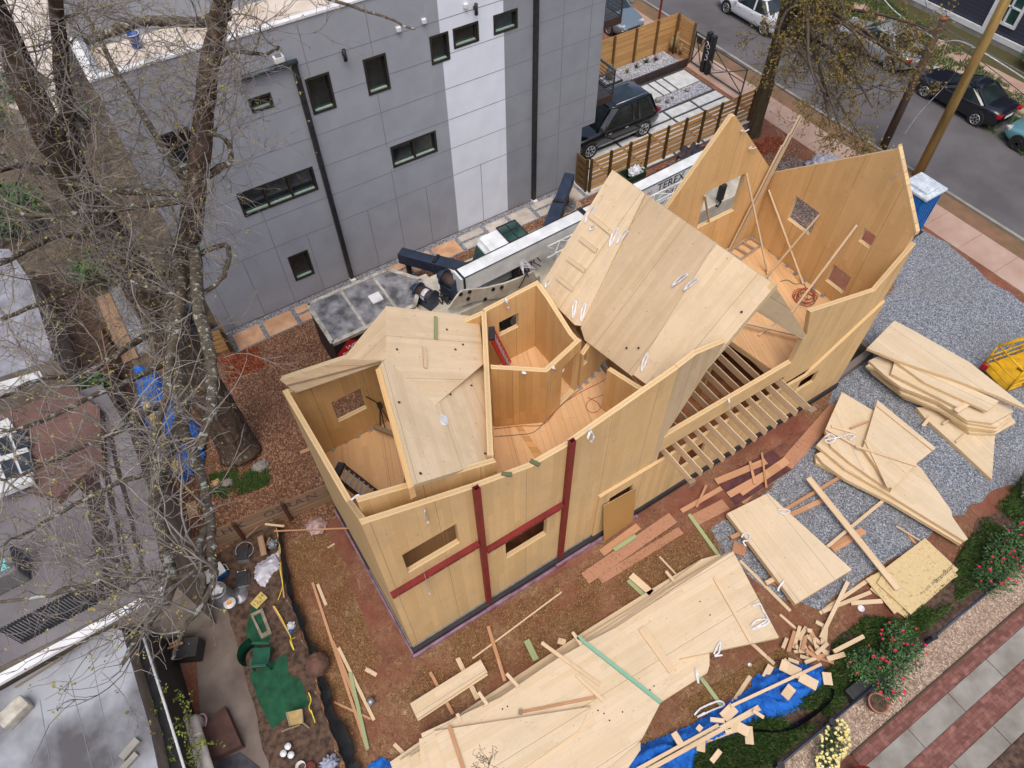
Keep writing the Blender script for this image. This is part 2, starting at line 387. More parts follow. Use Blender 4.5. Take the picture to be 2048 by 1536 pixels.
def sheet(name, pts, z, mat, amp=0, kind='structure', th=.02, **k):
    P = [Vector((p[0], p[1], z)) for p in pts]
    if amp: P = jag(P, amp, .35)
    bm = NB(); prism(bm, P, (0, 0, -th)); return obj(name, bm, mat, kind=kind, **k)
def px(*pts, z=0): return [at(x, y, z) for x, y in pts]
def rect(x0, y0, x1, y1): return [(x0, y0), (x1, y0), (x1, y1), (x0, y1)]
sheet('ground', rect(-150, -150, 250, 250), 0, m_ground, th=.5)
# straw spread on the clay in front of and left of the house
sheet('straw_ground', px((560, 1060), (640, 1020), (700, 1150), (770, 1330), (900, 1250), (1020, 1190), (1180, 1120), (1330, 1040), (1430, 1060), (1500, 1180), (1600, 1200), (1740, 1170), (1640, 1300), (1400, 1420), (1300, 1560), (700, 1600), (620, 1400)), .004, m_straw, .12)
sheet('gravel_ground', px((1842, 455), (1900, 490), (1960, 545), (2060, 615), (2250, 760), (2200, 950), (2020, 970), (1945, 1010), (1860, 1075), (1790, 1120), (1700, 1180), (1640, 1215), (1560, 1190), (1500, 1150), (1440, 1110), (1420, 1050), (1490, 1030), (1560, 960), (1640, 850), (1700, 700), (1770, 600)), .008, m_gravel, .10)
sheet('mulch_ground', [(-6, 11.3), (.4, 10.7), (16.4, 11.2), (21, 12), (24.9, 16), (24.9, 18.6), (17.9, 18.2), (15.4, 18.2), (.1, 18.3), (-5, 18.2)], .012, m_mulch, .1)
sheet('red_mulch_patch', px((435, 715), (515, 690), (530, 730), (460, 765)), .016, m_mulchr, .12)
sheet('side_ground', px((-900, -700), (215, -200), (455, 660), (425, 715), (330, 700), (300, 860), (372, 1100), (330, 1700), (-900, 1700)), .003, m_soilg)
sheet('red_clay_patch', [(17.2, 16.9), (20.5, 16.4), (24.5, 16.2), (24.6, 17.7), (17.2, 18.1)], .016, m_mulchr, .12)
sheet('red_clay_patch', px((1500, 240), (1570, 245), (1550, 275), (1490, 285)), .020, M('dusty_red_clay', lin(136, 84, 66), lin(104, 68, 56), .95, 5, bump=.6, detail=9, lo=.3, hi=.65), .15)
# street, all square to the house
sheet('road', rect(27.55, -60, 34.4, 90), .012, m_asphalt)
bm = NB()
boxb(bm, (27.4, -60, -.1), (27.54, 90, .10)); boxb(bm, (34.41, -60, -.1), (34.56, 90, .12))
obj('kerb', bm, m_concg, kind='structure')
bm = NB()
for x0, x1 in ((25.05, 26.55), (36.1, 37.25)):
    y = -40.
    while y < 60:
        dy = 1.55; boxb(bm, (x0, y, -.05), (x1, y+dy-.012, .03)); y += dy
obj('sidewalk', bm, m_conc, kind='structure')
sheet('verge_ground', rect(26.55, -40, 27.4, 60), .008, M('verge_dirt', lin(128, 96, 76), lin(104, 88, 62), .95, 1.4, bump=.5, detail=8))
sheet('far_verge_ground', rect(34.56, -40, 36.1, 60), .008, m_grassbase)
sheet('far_yard_ground', rect(37.25, -40, 60, 60), .010, m_grassbase)
bm = NB()   # concrete crossing slabs of the verge by the street
boxb(bm, (34.6, 15.2, -.05), (36.08, 17.6, .034)); boxb(bm, (34.6, 11.4, -.05), (36.08, 13.2, .030))
obj('pavement', bm, m_conc, kind='structure')
# stepping pavers along the grey building
x = .3; i = 0; bm = NB(); bm2 = NB()
while x < 15.6:
    w = random.choice((1.0, 1.05, .95)); b_ = bm if x < 9.3 else bm2
    if i % 3 == 2: boxb(b_, (x, 18.33, -.05), (x+w, 18.68, .03)); boxb(b_, (x, 18.8, -.05), (x+w, 19.12, .03))
    else: boxb(b_, (x, 18.33, -.05), (x+w, 19.12, .03))
    x += w+.16; i += 1
sheet('mulch_ground', [(16.3, 7.8), (17.6, 7.6), (19, 9), (20, 11.3), (16.4, 11.2)], .014, m_mulch, .1)
sheet('path_gravel', rect(.1, 18.28, 15.5, 19.36), .018, m_gravel)
obj('paver_path', bm, m_paveO, kind='structure'); obj('paver_path', bm2, m_paveG, kind='structure')
# paved court with the black car
sheet('court_ground', rect(15.5, 18.35, 24.8, 24.2), .018, M('dark_joint', (.035, .035, .04), (.06, .06, .06), .9))
bm = NB(); random.seed(3)
gx = 24.75; col_ = 0
while gx > 15.6:
    w = 1.62; y = 18.45-(col_ % 2)*.0; hs = [1.35, .85] if col_ % 2 else [.8, 1.4]
    k = 0
    while y < 21.3:
        h_ = min(hs[k % 2], 21.32-y)
        if h_ > .2: boxb(bm, (gx-w+.13, y, -.03), (gx, y+h_-.13, .05))
        y += h_; k += 1
    gx -= w; col_ += 1
gx = 24.7; k = 0
while gx > 15.6:
    w = (1.3, .35, .35, .9, .3, .3)[k % 6]; boxb(bm, (gx-w, 22.25, -.03), (gx, 23.4, .05)); gx -= w+.1; k += 1
obj('court_pavement', bm, m_concw, kind='structure')
sheet('court_gravel', rect(15.6, 21.36, 24.7, 22.2), .04, m_wgravel)
sheet('court_gravel', rect(15.6, 23.75, 24.6, 24.9), .36, m_wgravel)
# driveway at the lower right: pebbles, brick and concrete strips
sheet('pebble_path', rect(6.2, -1.68, 30, -.98), .022, m_pebble)
def brick_mat():
    s = NT('brick_paving'); co = s.co('Object')
    b = s.n('ShaderNodeTexBrick', {'Vector': co, 'Color1': (*lin(128, 84, 76), 1), 'Color2': (*lin(100, 62, 56), 1), 'Mortar': (*lin(84, 66, 58), 1), 'Scale': 1.0, 'Mortar Size': .006, 'Brick Width': .2, 'Row Height': .1, 'Bias': 0.0}, offset=.5)
    col = s.mix(s.ramp(s.noise(co, 5, 4), [(.5, (0, 0, 0)), (.75, (.5,)*3)]), b.outputs[0], lin(168, 128, 114))
    s.bump(b.outputs[1], -.6, .01); return s.done(col, .85, 0, .3)
m_brickp = brick_mat()
for y0, y1, mm, nm in ((-2.05, -1.74, m_brickp, 'brick_path'), (-3.12, -2.58, m_brickp, 'brick_path')): sheet(nm, rect(8.2, y0, 40, y1), .022, mm)
bm = NB()
for y0, y1, off in ((-2.57, -2.06, 0), (-3.62, -3.13, .7)):
    x = 8.3+off*.4
    while x < 30: boxb(bm, (x, y0, -.05), (x+1.48, y1, .028)); x += 1.5
obj('driveway_pavement', bm, m_concg, kind='structure')
bm = NB(); boxb(bm, (8.2, -1.735, -.05), (30, -1.69, .07)); obj('path_edging', bm, m_old, kind='structure')
sheet('garden_ground', rect(10.2, -6, 30, -3.64), .022, m_soil)
# planting strip between site and driveway
sheet('planting_ground', px((1190, 1590), (1330, 1500), (1480, 1450), (1600, 1400), (1660, 1350), (1665, 1290), (1730, 1235), (1800, 1240), (1850, 1175), (1930, 1100), (1960, 1040), (2080, 960), (2150, 1050), (1960, 1195), (1840, 1300), (1600, 1500), (1500, 1620)), .016, m_soil, .08)
# alley and yard at the lower left
sheet('alley_path', px((385, 1180), (420, 1165), (478, 1260), (540, 1440), (590, 1600), (420, 1640), (400, 1420)), .03, m_concb)
sheet('alley_path', px((330, 980), (370, 1100), (430, 1190), (385, 1200), (330, 1130), (290, 1000)), .026, m_concb)
sheet('yard_ground', px((430, 1110), (520, 1050), (560, 1050), (580, 1150), (620, 1330), (690, 1560), (560, 1620), (478, 1300)), .034, m_soil, .05)
sheet('yard_straw', px((600, 1380), (650, 1380), (690, 1470), (700, 1600), (610, 1600)), .026, m_straw, .1)
sheet('alley_path', px((0, 560), (120, 540), (260, 700), (300, 860), (330, 1000), (250, 1000), (120, 800), (0, 700)), .022, m_soil, .1)
# ---------------------------------------------------------------- GREY BUILDING
m_gpan = M('grey_stucco', lin(154, 158, 166), lin(146, 150, 158), .85, 1.2, bump=.04, bscale=50)
m_gpan2 = M('dark_grey_stucco', lin(142, 146, 153), lin(134, 138, 145), .85, 1.2, bump=.04, bscale=50)
m_wpan = M('pale_grey_stucco', lin(222, 228, 238), lin(214, 220, 230), .85, 1.2, bump=.04, bscale=50)
m_joint = M('panel_joint', (.2, .21, .225), None, .9)
m_wtrim = M('white_metal_trim', (.75, .76, .77), (.62, .63, .64), .5, 2)
m_roofb = M('beige_membrane_roof', lin(214, 206, 196), lin(186, 172, 158), .85, .8, detail=8)
GB = T('modern_grey_building', 'three storey modern building with flat grey facade panels, one pale stripe and black downpipes', 'building', (8, 24, 0))
Yf = 19.4; ZT = 9.5
WINS = [(2.29, 4.26, 4.70, 5.06, 3), (7.47, 3.97, 9.10, 4.70, 2), (3.10, .98, 3.74, 2.03, 1), (5.26, 6.77, 5.92, 7.82, 1), (7.09, 6.77, 7.75, 7.83, 1), (3.55, 7.43, 4.12, 7.78, 1), (10.15, 7.32, 10.98, 7.87, 1), (11.62, 7.33, 12.44, 7.87, 1), (9.33, 7.05, 9.90, 7.86, 1), (1.0, 6.5, 1.7, 7.6, 1)]
def wallpan(x0, x1, mat, z0=.02, z1=ZT):
    hs = [[V(a, Yf, b), V(c, Yf, b), V(c, Yf, d), V(a, Yf, d)] for a, b, c, d, n in WINS if a > x0 and c < x1]
    slab('wall', [V(x0, Yf, z0), V(x1, Yf, z0), V(x1, Yf, z1), V(x0, Yf, z1)], (0, .3, 0), mat, GB, holes=hs)
# window (9.33..9.90) straddles the pale stripe border at 9.67: keep the border beside it
wallpan(.05, 9.10+.12, m_gpan)
hs = [[V(a, Yf, b), V(c, Yf, b), V(c, Yf, d), V(a, Yf, d)] for a, b, c, d, n in WINS[8:9]]
slab('wall', [V(9.22, Yf, .02), V(9.67, Yf, .02), V(9.67, Yf, 7.05), V(9.90, Yf, 7.05), V(9.90, Yf, 7.86), V(9.67, Yf, 7.86), V(9.67, Yf, ZT), V(9.22, Yf, ZT)], (0, .3, 0), m_gpan, GB, holes=[[V(9.33, Yf, 7.05+.001), V(9.899, Yf, 7.051), V(9.899, Yf, 7.859), V(9.33, Yf, 7.859)]])
hs = [[V(a, Yf, b), V(c, Yf, b), V(c, Yf, d), V(a, Yf, d)] for a, b, c, d, n in (WINS[6],)]
slab('wall', [V(9.67, Yf, .02), V(11.62, Yf, .02), V(11.62, Yf, ZT), V(9.67, Yf, ZT), V(9.67, Yf, 7.86), V(9.90, Yf, 7.86), V(9.90, Yf, 7.05), V(9.67, Yf, 7.05)], (0, .3, 0), m_wpan, GB, holes=hs)
slab('wall', [V(11.62, Yf, .02), V(11.96, Yf, .02), V(11.96, Yf, 7.33), V(11.62, Yf, 7.33)], (0, .3, 0), m_wpan, GB)
slab('wall', [V(11.62, Yf, 7.87), V(11.96, Yf, 7.87), V(11.96, Yf, ZT), V(11.62, Yf, ZT)], (0, .3, 0), m_wpan, GB)
slab('wall', [V(11.96, Yf, .02), V(15.46, Yf, .02), V(15.46, Yf, 2.5), V(16.08, Yf, 2.5), V(16.08, Yf, ZT), V(11.96, Yf, ZT), V(11.96, Yf, 7.87), V(12.44, Yf, 7.87), V(12.44, Yf, 7.33), V(11.96, Yf, 7.33)], (0, .3, 0), m_gpan2, GB)
bm = NB(); boxb(bm, (.05, 19.7, .02), (.35, 29, ZT)); obj('wall', bm, m_gpan, GB)
bm = NB(); boxb(bm, (15.16, 19.7, .02), (15.46, 29, 2.5)); boxb(bm, (15.78, 19.7, 2.5), (16.08, 29, ZT)); boxb(bm, (15.46, 19.7, 2.4), (15.78, 29, 2.5)); obj('wall', bm, m_gpan2, GB)
bm = NB(); boxb(bm, (.1, 28.7, .02), (16, 29, ZT)); obj('wall', bm, m_gpan2, GB)
bm = NB(); boxb(bm, (.36, 19.71, .5), (15.1, 28.6, .6)); boxb(bm, (.36, 19.71, 3.2), (15.1, 28.6, 3.3)); boxb(bm, (.36, 19.71, 6.1), (15.7, 28.6, 6.2)); boxb(bm, (.36, 23, .6), (15.1, 23.2, 9)); obj('floor_slab', bm, M('dark_interior', (.05, .045, .04)), GB)
bm = NB(); boxb(bm, (.2, 19.55, 9.1), (15.95, 28.8, 9.26)); rf = obj('roof', bm, m_roofb, GB)
bm = NB()
for x in (2.6, 6.3, 6.65): boxb(bm, (x, 19.8, 9.262), (x+.03, 21.2, 9.268))
obj('roof_seam', bm, m_joint, rf, kind='stuff')
bm = NB()
boxb(bm, (.0, 19.36, ZT), (16.12, 19.56, ZT+.06)); boxb(bm, (0, 19.56, ZT), (.22, 29.03, ZT+.06)); boxb(bm, (15.92, 19.56, ZT), (16.12, 29.03, ZT+.06)); boxb(bm, (.22, 28.83, ZT), (15.92, 29.03, ZT+.06))
obj('parapet_cap', bm, m_wtrim, GB)
bm = NB(); boxb(bm, (.12, 21.5, 9.27), (12, 28.6, 12.0)); up_ = obj('penthouse_wall', bm, m_gpan, GB)
bm = NB(); boxb(bm, (0.0, 21.38, 12.0), (12.1, 28.7, 12.12)); obj('roof', bm, m_wtrim, up_)
bm = NB()
ZJ = [2.68, 3.8, 4.93, 6.05, 7.18, 8.3]
def hj(x0, x1, z):   # a horizontal joint, interrupted by windows
    segs = [(x0, x1)]
    for a, b, c, d, n in WINS:
        if b-.03 < z < d+.03:
            segs = [q for s_, e_ in segs for q in ((s_, min(e_, a-.05)), (max(s_, c+.05), e_)) if q[1]-q[0] > .02]
    for s_, e_ in segs: boxb(bm, (s_, Yf-.004, z-.009), (e_, Yf+.01, z+.009))
for z in ZJ: hj(.06, 9.66, z); hj(9.68, 11.95, z-.0); hj(11.97, 16.05, z)
for x, z0, z1 in ((.5, .03, 2.68), (1.64, .03, 2.68), (2.79, .03, 4.2), (2.79, 5.12, 8.3), (3.93, .03, 2.68), (6.2, .03, 2.68), (7.33, .03, 3.9), (7.33, 4.76, 6.7), (7.4, 7.9, 9.4), (8.52, .03, 2.68), (10.82, .03, 2.68), (14.33, .03, 9.4), (15.5, 2.68, 9.4), (5.4, 7.9, 9.4), (2.0, 5.1, 8.3)):
    boxb(bm, (x-.009, Yf-.005, z0), (x+.009, Yf+.01, z1))
obj('panel_joints', bm, m_joint, GB)
for x, z1 in ((5.02, 8.42), (13.16, ZT)):
    bm = NB(); boxb(bm, (x-.075, Yf-.14, .05), (x+.075, Yf-.006, z1)); boxb(bm, (x-.09, Yf-.26, .02), (x+.09, Yf-.02, .09), mi=1)
    obj('downpipe', bm, [m_darkmetal, m_wtrim], GB)
bm = NB(); cyl(bm, (3.35, Yf-.12, 8.5), (5.12, Yf-.12, 8.5), .075); boxb(bm, (3.3, Yf-.02, 8.38), (5.12, Yf-.006, 8.46)); obj('rainwater_pipe', bm, M('blue_grey_metal', lin(70, 84, 92), None, .4, 3, metal=.5), GB)
m_wframe = M('bronze_window_frame', (.02, .017, .014), (.03, .026, .02), .5)
m_sill = M('pale_green_sill', lin(150, 172, 160), None, .6)
def win(a, b, c, d, n, P):
    bm = NB(); t = .045
    y0, y1 = Yf-.02, Yf+.1
    boxb(bm, (a-t, y0, b-t), (c+t, y1, b+.02)); boxb(bm, (a-t, y0, d-.02), (c+t, y1, d+t)); boxb(bm, (a-t, y0, b+.021), (a+.02, y1, d-.021)); boxb(bm, (c-.02, y0, b+.021), (c+t, y1, d-.021))
    for k in range(1, n): x = a+(c-a)*k/n; boxb(bm, (x-.035, y0+.02, b+.021), (x+.035, y1, d-.021))
    w = obj('window', bm, m_wframe, P)
    bm = NB(); boxb(bm, (a+.021, Yf+.12, b+.021), (c-.021, Yf+.135, d-.021)); obj('pane', bm, m_glass, w)
    bm = NB(); boxb(bm, (a+.05, Yf+.03, b+.021), (c-.05, Yf+.115, b+.05)); obj('sill', bm, m_sill, w)
for w_ in WINS: win(*w_, GB)
for k, (x, z) in enumerate(((6.5, 8.25), (10.9, 8.35))):
    bm = NB(); cyl(bm, (x, Yf-.14, z-.17), (x, Yf-.14, z+.17), .055, n=16); boxb(bm, (x-.03, Yf-.1, z-.05), (x+.03, Yf-.004, z+.05)); obj('wall_light', bm, m_darkmetal, GB)
for x, z in ((9.15, 8.45), (8.3, 8.45), (10.6, 8.5)):
    bm = NB(); boxb(bm, (x-.07, Yf-.11, z-.07), (x+.07, Yf-.004, z+.07), bev=.02); obj('vent_cap', bm, m_wtrim, GB)
bm = NB(); boxb(bm, (4.5, Yf-.2, 8.62), (4.78, Yf-.004, 8.78), bev=.015); boxb(bm, (4.55, Yf-.19, 8.781), (4.73, Yf-.03, 8.80), mi=1); obj('floodlight', bm, [m_wtrim, m_galv], GB)
# balconies at the street end
m_rail = M('grey_railing', (.09, .095, .1), None, .5, metal=.4)
for z in (2.9, 6.0):
    bm = NB()
    for k in range(11): boxb(bm, (16.1, 20.05+k*.145, z), (17.35, 20.18+k*.145, z+.04), mi=0)
    boxb(bm, (16.09, 20.0, z-.22), (17.4, 20.04, z+.05), mi=1); boxb(bm, (17.36, 20.041, z-.22), (17.4, 21.7, z+.05), mi=1)
    bal = obj('balcony', bm, [M('grey_deck', lin(90, 92, 98), None, .8), M('brown_fascia', lin(70, 50, 44), None, .7)], GB)
    bm = NB()
    for zz in (z+1.05,): bar(bm, (16.1, 20.02, zz), (17.4, 20.02, zz), .07, .05); bar(bm, (17.38, 20.02, zz), (17.38, 21.7, zz), .07, .05)
    for k in range(6): bar(bm, (16.1, 20.02, z+.15+k*.14), (17.38, 20.02, z+.15+k*.14), .02); bar(bm, (17.38, 20.02, z+.15+k*.14), (17.38, 21.7, z+.15+k*.14), .02)
    for p in ((17.38, 20.02), (17.38, 21.7), (16.12, 20.02)): bar(bm, (*p, z-.2), (*p, z+1.08), .05)
    obj('railing', bm, m_rail, bal)
bm = NB(); boxb(bm, (16.09, 20.9, 5.95), (16.13, 21.9, 8.3)); obj('door', bm, M('red_door', lin(170, 20, 28), None, .5), GB)
bm = NB(); lathe(bm, [(.0, .0), (.13, 0), (.16, .36), (.17, .36), (.165, .38), (.15, .37), (.12, .03), (0, .03)], (1.5, 20.9, 9.262), 16, 0)
for f in bm.faces:
    if f.calc_center_median().z > 9.262+.3: f.material_index = 1
tube(bm, [(1.35, 20.9, 9.62), (1.38, 20.72, 9.5), (1.5, 20.68, 9.45), (1.62, 20.72, 9.5), (1.65, 20.9, 9.62)], .006, 5, 1)
obj('paint_bucket', bm, [m_blueplastic, m_white], label='blue and white paint bucket left on the flat roof of the grey building', cat='bucket')
# ---------------------------------------------------------------- THE TIMBER HOUSE
TH = T('timber_house', 'unfinished timber panel house with open rooms, steep gables and two red steel columns', 'house', (8, 8.5, 0))
YF = 6.12; t_ = .13
def wy(name, pts, y, th, mat, holes=(), grain=(0, 0, 1), P=None, **k):   # wall panel in a plane of constant y, given (x, z)
    return slab(name, [V(a, y, b) for a, b in pts], (0, th, 0), [mat, m_edge], P or TH, grain, [[V(a, y, b) for a, b in h] for h in holes], **k)
def wx(name, pts, x, th, mat, holes=(), grain=(0, 0, 1), P=None, **k):
    return slab(name, [V(x, a, b) for a, b in pts], (th, 0, 0), [mat, m_edge], P or TH, grain, [[V(x, a, b) for a, b in h] for h in holes], **k)
def R4(a, b, c, d): return [(a, b), (c, b), (c, d), (a, d)]
wy('wall', [(.6, .28), (2.87, .28), (2.87, 6.5), (.6, 7.45)], YF, t_, m_wall, [R4(1.1, 4.52, 2.36, 5.49)])
wy('wall', [(2.874, .28), (5.2, .28), (5.2, 6.05), (4.2, 6.05), (2.874, 6.5)], YF, t_, m_wall, [R4(3.5, 2.15, 4.71, 3.11)])
wy('wall', [(5.204, .28), (6.3, .28), (6.3, 2.5), (8.05, 2.5), (8.05, 3.4), (8.05, 6.68), (6.83, 6.43), (5.204, 6.09)], YF, t_, m_wall)
wy('wall', [(8.054, 2.5), (8.24, 2.5), (8.24, 3.7), (9.41, 6.68), (8.53, 6.85), (8.054, 6.7)], YF, t_, m_wallgray)
wy('wall', [(8.244, 3.0), (12.77, 3.0), (12.77, 3.6), (8.244, 3.68)], YF, t_, m_wall, grain=(1, 0, 0))
wy('wall', [(12.774, 2.5), (16.15, 2.5), (16.15, 6.2), (15.35, 4.92), (12.5, 5.8), (12.86, 4.7), (12.774, 4.6)], YF, t_, m_wall, [], grain=(0, 0, 1))
wy('wall', [(6.3, .28), (16.15, .28), (16.15, 4.12), (13.8, 2.36), (11, 2.5), (6.3, 2.62)], 6.04, .079, m_wall, [R4(6.66, .6, 7.44, 2.2), R4(13.66, 1.62, 14.42, 2.2), R4(9.1, 1.25, 10.05, 2.1)])
# steep rake of the middle gable, right side
wy('gable_rake', [(10.5, 7.85), (12.86, 4.69), (12.78, 4.55), (10.1, 7.3)], 6.13, .14, m_wallgray, grain=(1, 0, -1))
# left end wall, back walls, right end wall
wx('wall', [(6.255, .28), (10.87, .28), (10.87, 6.0), (7.2, 6.55), (6.255, 7.44)], .6, .12, m_wall)
wy('wall', [(.6, .28), (5.95, .28), (5.95, 5.35), (3.0, 5.4), (.6, 5.85)], 10.87, .13, m_in, [R4(1.52, 3.94, 2.32, 4.82), R4(1.2, .9, 2.2, 2.0)])
wy('wall', [(5.954, .28), (7.65, .28), (7.65, 5.5), (5.954, 5.4)], 10.87, .13, m_in, [R4(6.35, 4.18, 6.97, 4.76)])
wy('wall', [(7.654, .28), (16.15, .28), (16.15, 5.4), (13.68, 8.24), (13.55, 8.26), (11.0, 4.9), (7.654, 4.3)], 10.87, .13, m_in, [R4(13.28, 4.62, 14.79, 5.98)])
wx('wall', [(6.255, .28), (10.865, .28), (10.865, 5.48), (7.66, 8.2), (6.255, 6.55)], 16.02, .13, m_in, [R4(8.91, 4.46, 9.82, 5.34), R4(7.1, 5.34, 7.49, 5.8), R4(7.19, 3.48, 7.86, 4.18)])
bm = NB(); 
prism(bm, [V(16.02, 6.2, 6.5), V(16.15, 6.2, 6.5), V(16.15, 7.66, 8.215), V(16.02, 7.66, 8.215)], (0, .01, .10)); obj('gable_cap', bm, m_edge, TH)
# inner walls, with an added closed box that darkens the left front window
wy('wall', [(.73, 5.69), (3.6, 5.69), (3.6, 6.28), (.73, 7.55)], 6.5, .13, m_in)
wy('wall', [(.73, 3.02), (3.3, 3.02), (3.3, 5.6), (.73, 5.6)], 7.22, .08, m_in)  # added back of the box that keeps the window opening dark
wx('wall', [(6.26, 3.02), (7.21, 3.02), (7.21, 5.6), (6.26, 5.6)], 3.3, .08, m_in)  # added side closing the same box against daylight
closet_shade_lid = slab('shade_lid', [V(a, b, 5.605) for a, b in ((.73, 6.255), (3.42, 6.255), (3.42, 7.3), (.73, 7.3))], (0, 0, .08), [m_in, m_edge], TH)  # added hidden lid, blocks daylight from above behind the left front window
def vwall(p, q, z0, tops, th, mat, holes=(), name='wall', P=None):
    """vertical wall between two plan points; tops = [(fraction, z)...] from p to q; holes = (f0, z0, f1, z1)"""
    p = Vector((p[0], p[1], 0)); q = Vector((q[0], q[1], 0)); d = q-p; n = d.cross(Vector((0, 0, 1))).normalized()
    g = lambda f, z: p+d*f+Vector((0, 0, z))
    return slab(name, [g(0, z0), g(1, z0)]+[g(f, z) for f, z in tops[::-1]], n*-th, [mat, m_edge], P or TH, (0, 0, 1), [[g(a, b), g(c, b), g(c, d_), g(a, d_)] for a, b, c, d_ in holes])
vwall((3.62, 6.64), (5.98, 10.86), 3.02, [(0, 6.35), (.6, 5.62), (1, 5.42)], .13, m_in)
vwall((5.05, 9.12), (6.26, 8.51), 3.02, [(0, 5.55), (1, 5.22)], .13, m_inO)
vwall((6.262, 8.51), (7.62, 8.93), 3.02, [(0, 5.22), (1, 5.13)], .13, m_in, [(.46, 3.05, .93, 4.75)])
wx('wall', [(8.98, 3.02), (10.86, 3.02), (10.86, 5.5), (10.45, 5.42), (9.35, 5.0), (8.98, 5.0)], 7.52, .13, m_in)
vwall((7.75, 8.95), (9.6, 9.5), 3.02, [(0, 4.4), (.3, 4.7), (1, 6.4)], .13, m_in, [(.02, 3.9, .12, 4.35)])
vwall((7.8, 8.05), (8.12, 6.3), 3.02, [(0, 4.72), (1, 5.0)], .13, m_in)
bm = NB(); bar(bm, (8.05, 7.2, 4.72), (8.3, 6.28, 4.62), .14, .25); obj('beam', bm, m_lum, TH)
# floors
def floor(name, pts, z, th, mat, grain): return slab(name, [V(a, b, z) for a, b in pts], (0, 0, -th), [mat, m_edge], TH, grain)
floor('floor', [(.73, 6.26), (8.2, 6.26), (8.9, 10.86), (.73, 10.86)], 3.0, .18, m_floor, (.35, 1, 0))
floor('floor', [(12.66, 6.26), (16.01, 6.26), (16.01, 10.86), (11.9, 10.86), (12.4, 7.86)], 3.0, .2, m_floor, (.35, 1, 0))
floor('floor', [(.73, 6.26), (16.01, 6.26), (16.01, 10.86), (.73, 10.86)], .3, .2, M('dusty_brown_floor', lin(176, 118, 80), lin(140, 90, 60), .9), (1, 0, 0))
vwall((11.95, 7.9), (11.6, 10.8), .3, [(0, 2.78), (1, 2.78)], .12, m_inO)
vwall((8.6, 7.0), (8.9, 10.8), .3, [(0, 2.78), (1, 2.78)], .12, m_inO)
wy('wall', [(9.2, .31), (11.4, .31), (11.4, 2.6), (9.2, 2.6)], 9.6, .12, m_inO)
wx('wall', [(6.3, .31), (9, .31), (9, 2.7), (6.3, 2.7)], 5.5, .12, m_inO)
# strip between floor panels
bm = NB(); prism(bm, [at(1030, 852, 3.004), at(1043, 852, 3.004), at(1093, 920, 3.004), at(1078, 928, 3.004)], (0, 0, .012)); obj('floor_strip', bm, m_inO, TH)
# joists over the middle room, carried on the front wall and overhanging
for k in range(12):
    x = 8.42+k*.378
    bm = NB(); prism(bm, [V(x, 5.08+.01*(k % 3), 2.95), V(x, 10.8 if x < 11.5 else 8+(12.3-x)*1.2, 2.95), V(x, 10.8 if x < 11.5 else 8+(12.3-x)*1.2, 2.71), V(x, 5.08+.01*(k % 3), 2.71)], (.042, 0, 0), grain=(0, 1, 0))
    obj('joist', bm, m_lum, TH)
bm = NB(); prism(bm, [V(12.6, 5.0, 2.95), V(12.6, 7, 2.95), V(12.6, 7, 2.71), V(12.6, 5.0, 2.71)], (.042, 0, 0), grain=(0, 1, 0)); obj('joist', bm, m_lum, TH)
bm = NB(); bar(bm, (12.5, 4.93, 2.9), (12.74, 4.93, 2.9), .14, .04); bar(bm, (8.3, 5.02, 2.86), (8.5, 5.02, 2.86), .1, .2); obj('joist_block', bm, m_lum, TH)
# base of the walls
bm = NB(); boxb(bm, (.55, 5.98, .0), (16.18, 6.115, .27)); boxb(bm, (.55, 6.12, 0), (.595, 10.9, .27)); boxb(bm, (.6, 10.95, 0), (16.1, 11.03, .27)); boxb(bm, (16.152, 6.12, 0), (16.19, 10.9, .27)); obj('foundation', bm, m_black, TH)
bm = NB(); boxb(bm, (.6, 6.085, .271), (7.6, 6.115, .285)); boxb(bm, (.56, 6.13, .271), (.59, 8.6, .285)); obj('flashing', bm, m_galv, TH)
random.seed(5)
bm = NB(); x = .5
while x < 7.5:
    w = random.uniform(.5, .95); hh = .09+random.uniform(-.04, .04)
    boxb(bm, (x, 5.90+random.uniform(-.01, .01), 0), (x+w-.006, 5.975, hh)); x += w
y = 6.0
while y < 10.8:
    w = random.uniform(.6, .95); boxb(bm, (.50, y, 0), (.545, y+w-.006, .1+random.uniform(-.02, .04))); y += w
obj('foundation_insulation', bm, m_purple, TH)
# red steel frame
def hollow(bm, x0, x1, y0, y1, z0, z1, w=.014):
    boxb(bm, (x0, y0, z0), (x1, y0+w, z1)); boxb(bm, (x0, y1-w, z0), (x1, y1, z1)); boxb(bm, (x0, y0+w, z0), (x0+w, y1-w, z1)); boxb(bm, (x1-w, y0+w, z0), (x1, y1-w, z1))
for x, z1 in ((2.78, 6.62), (5.1, 6.32)):
    bm = NB(); hollow(bm, x+.02, x+.155, 6.0, 6.11, .03, z1)
    boxb(bm, (x-.04, 5.88, .0), (x+.21, 6.115, .03))
    obj('steel_column', bm, m_steel, TH)
for x0, x1, z in ((.6, 2.775, 4.1), (2.955, 5.095, 3.5)):
    bm = NB(); boxb(bm, (x0, 5.985, z-.055), (x1, 6.115, z+.055)); b_ = obj('steel_beam', bm, m_steel, TH)
    bm = NB()
    for k in range(6):
        xx = x0+.12+k*(x1-x0-.24)/5; cyl(bm, (xx, 5.975, z), (xx, 5.99, z), .014, n=8)
    obj('bolts', bm, m_galv, b_)
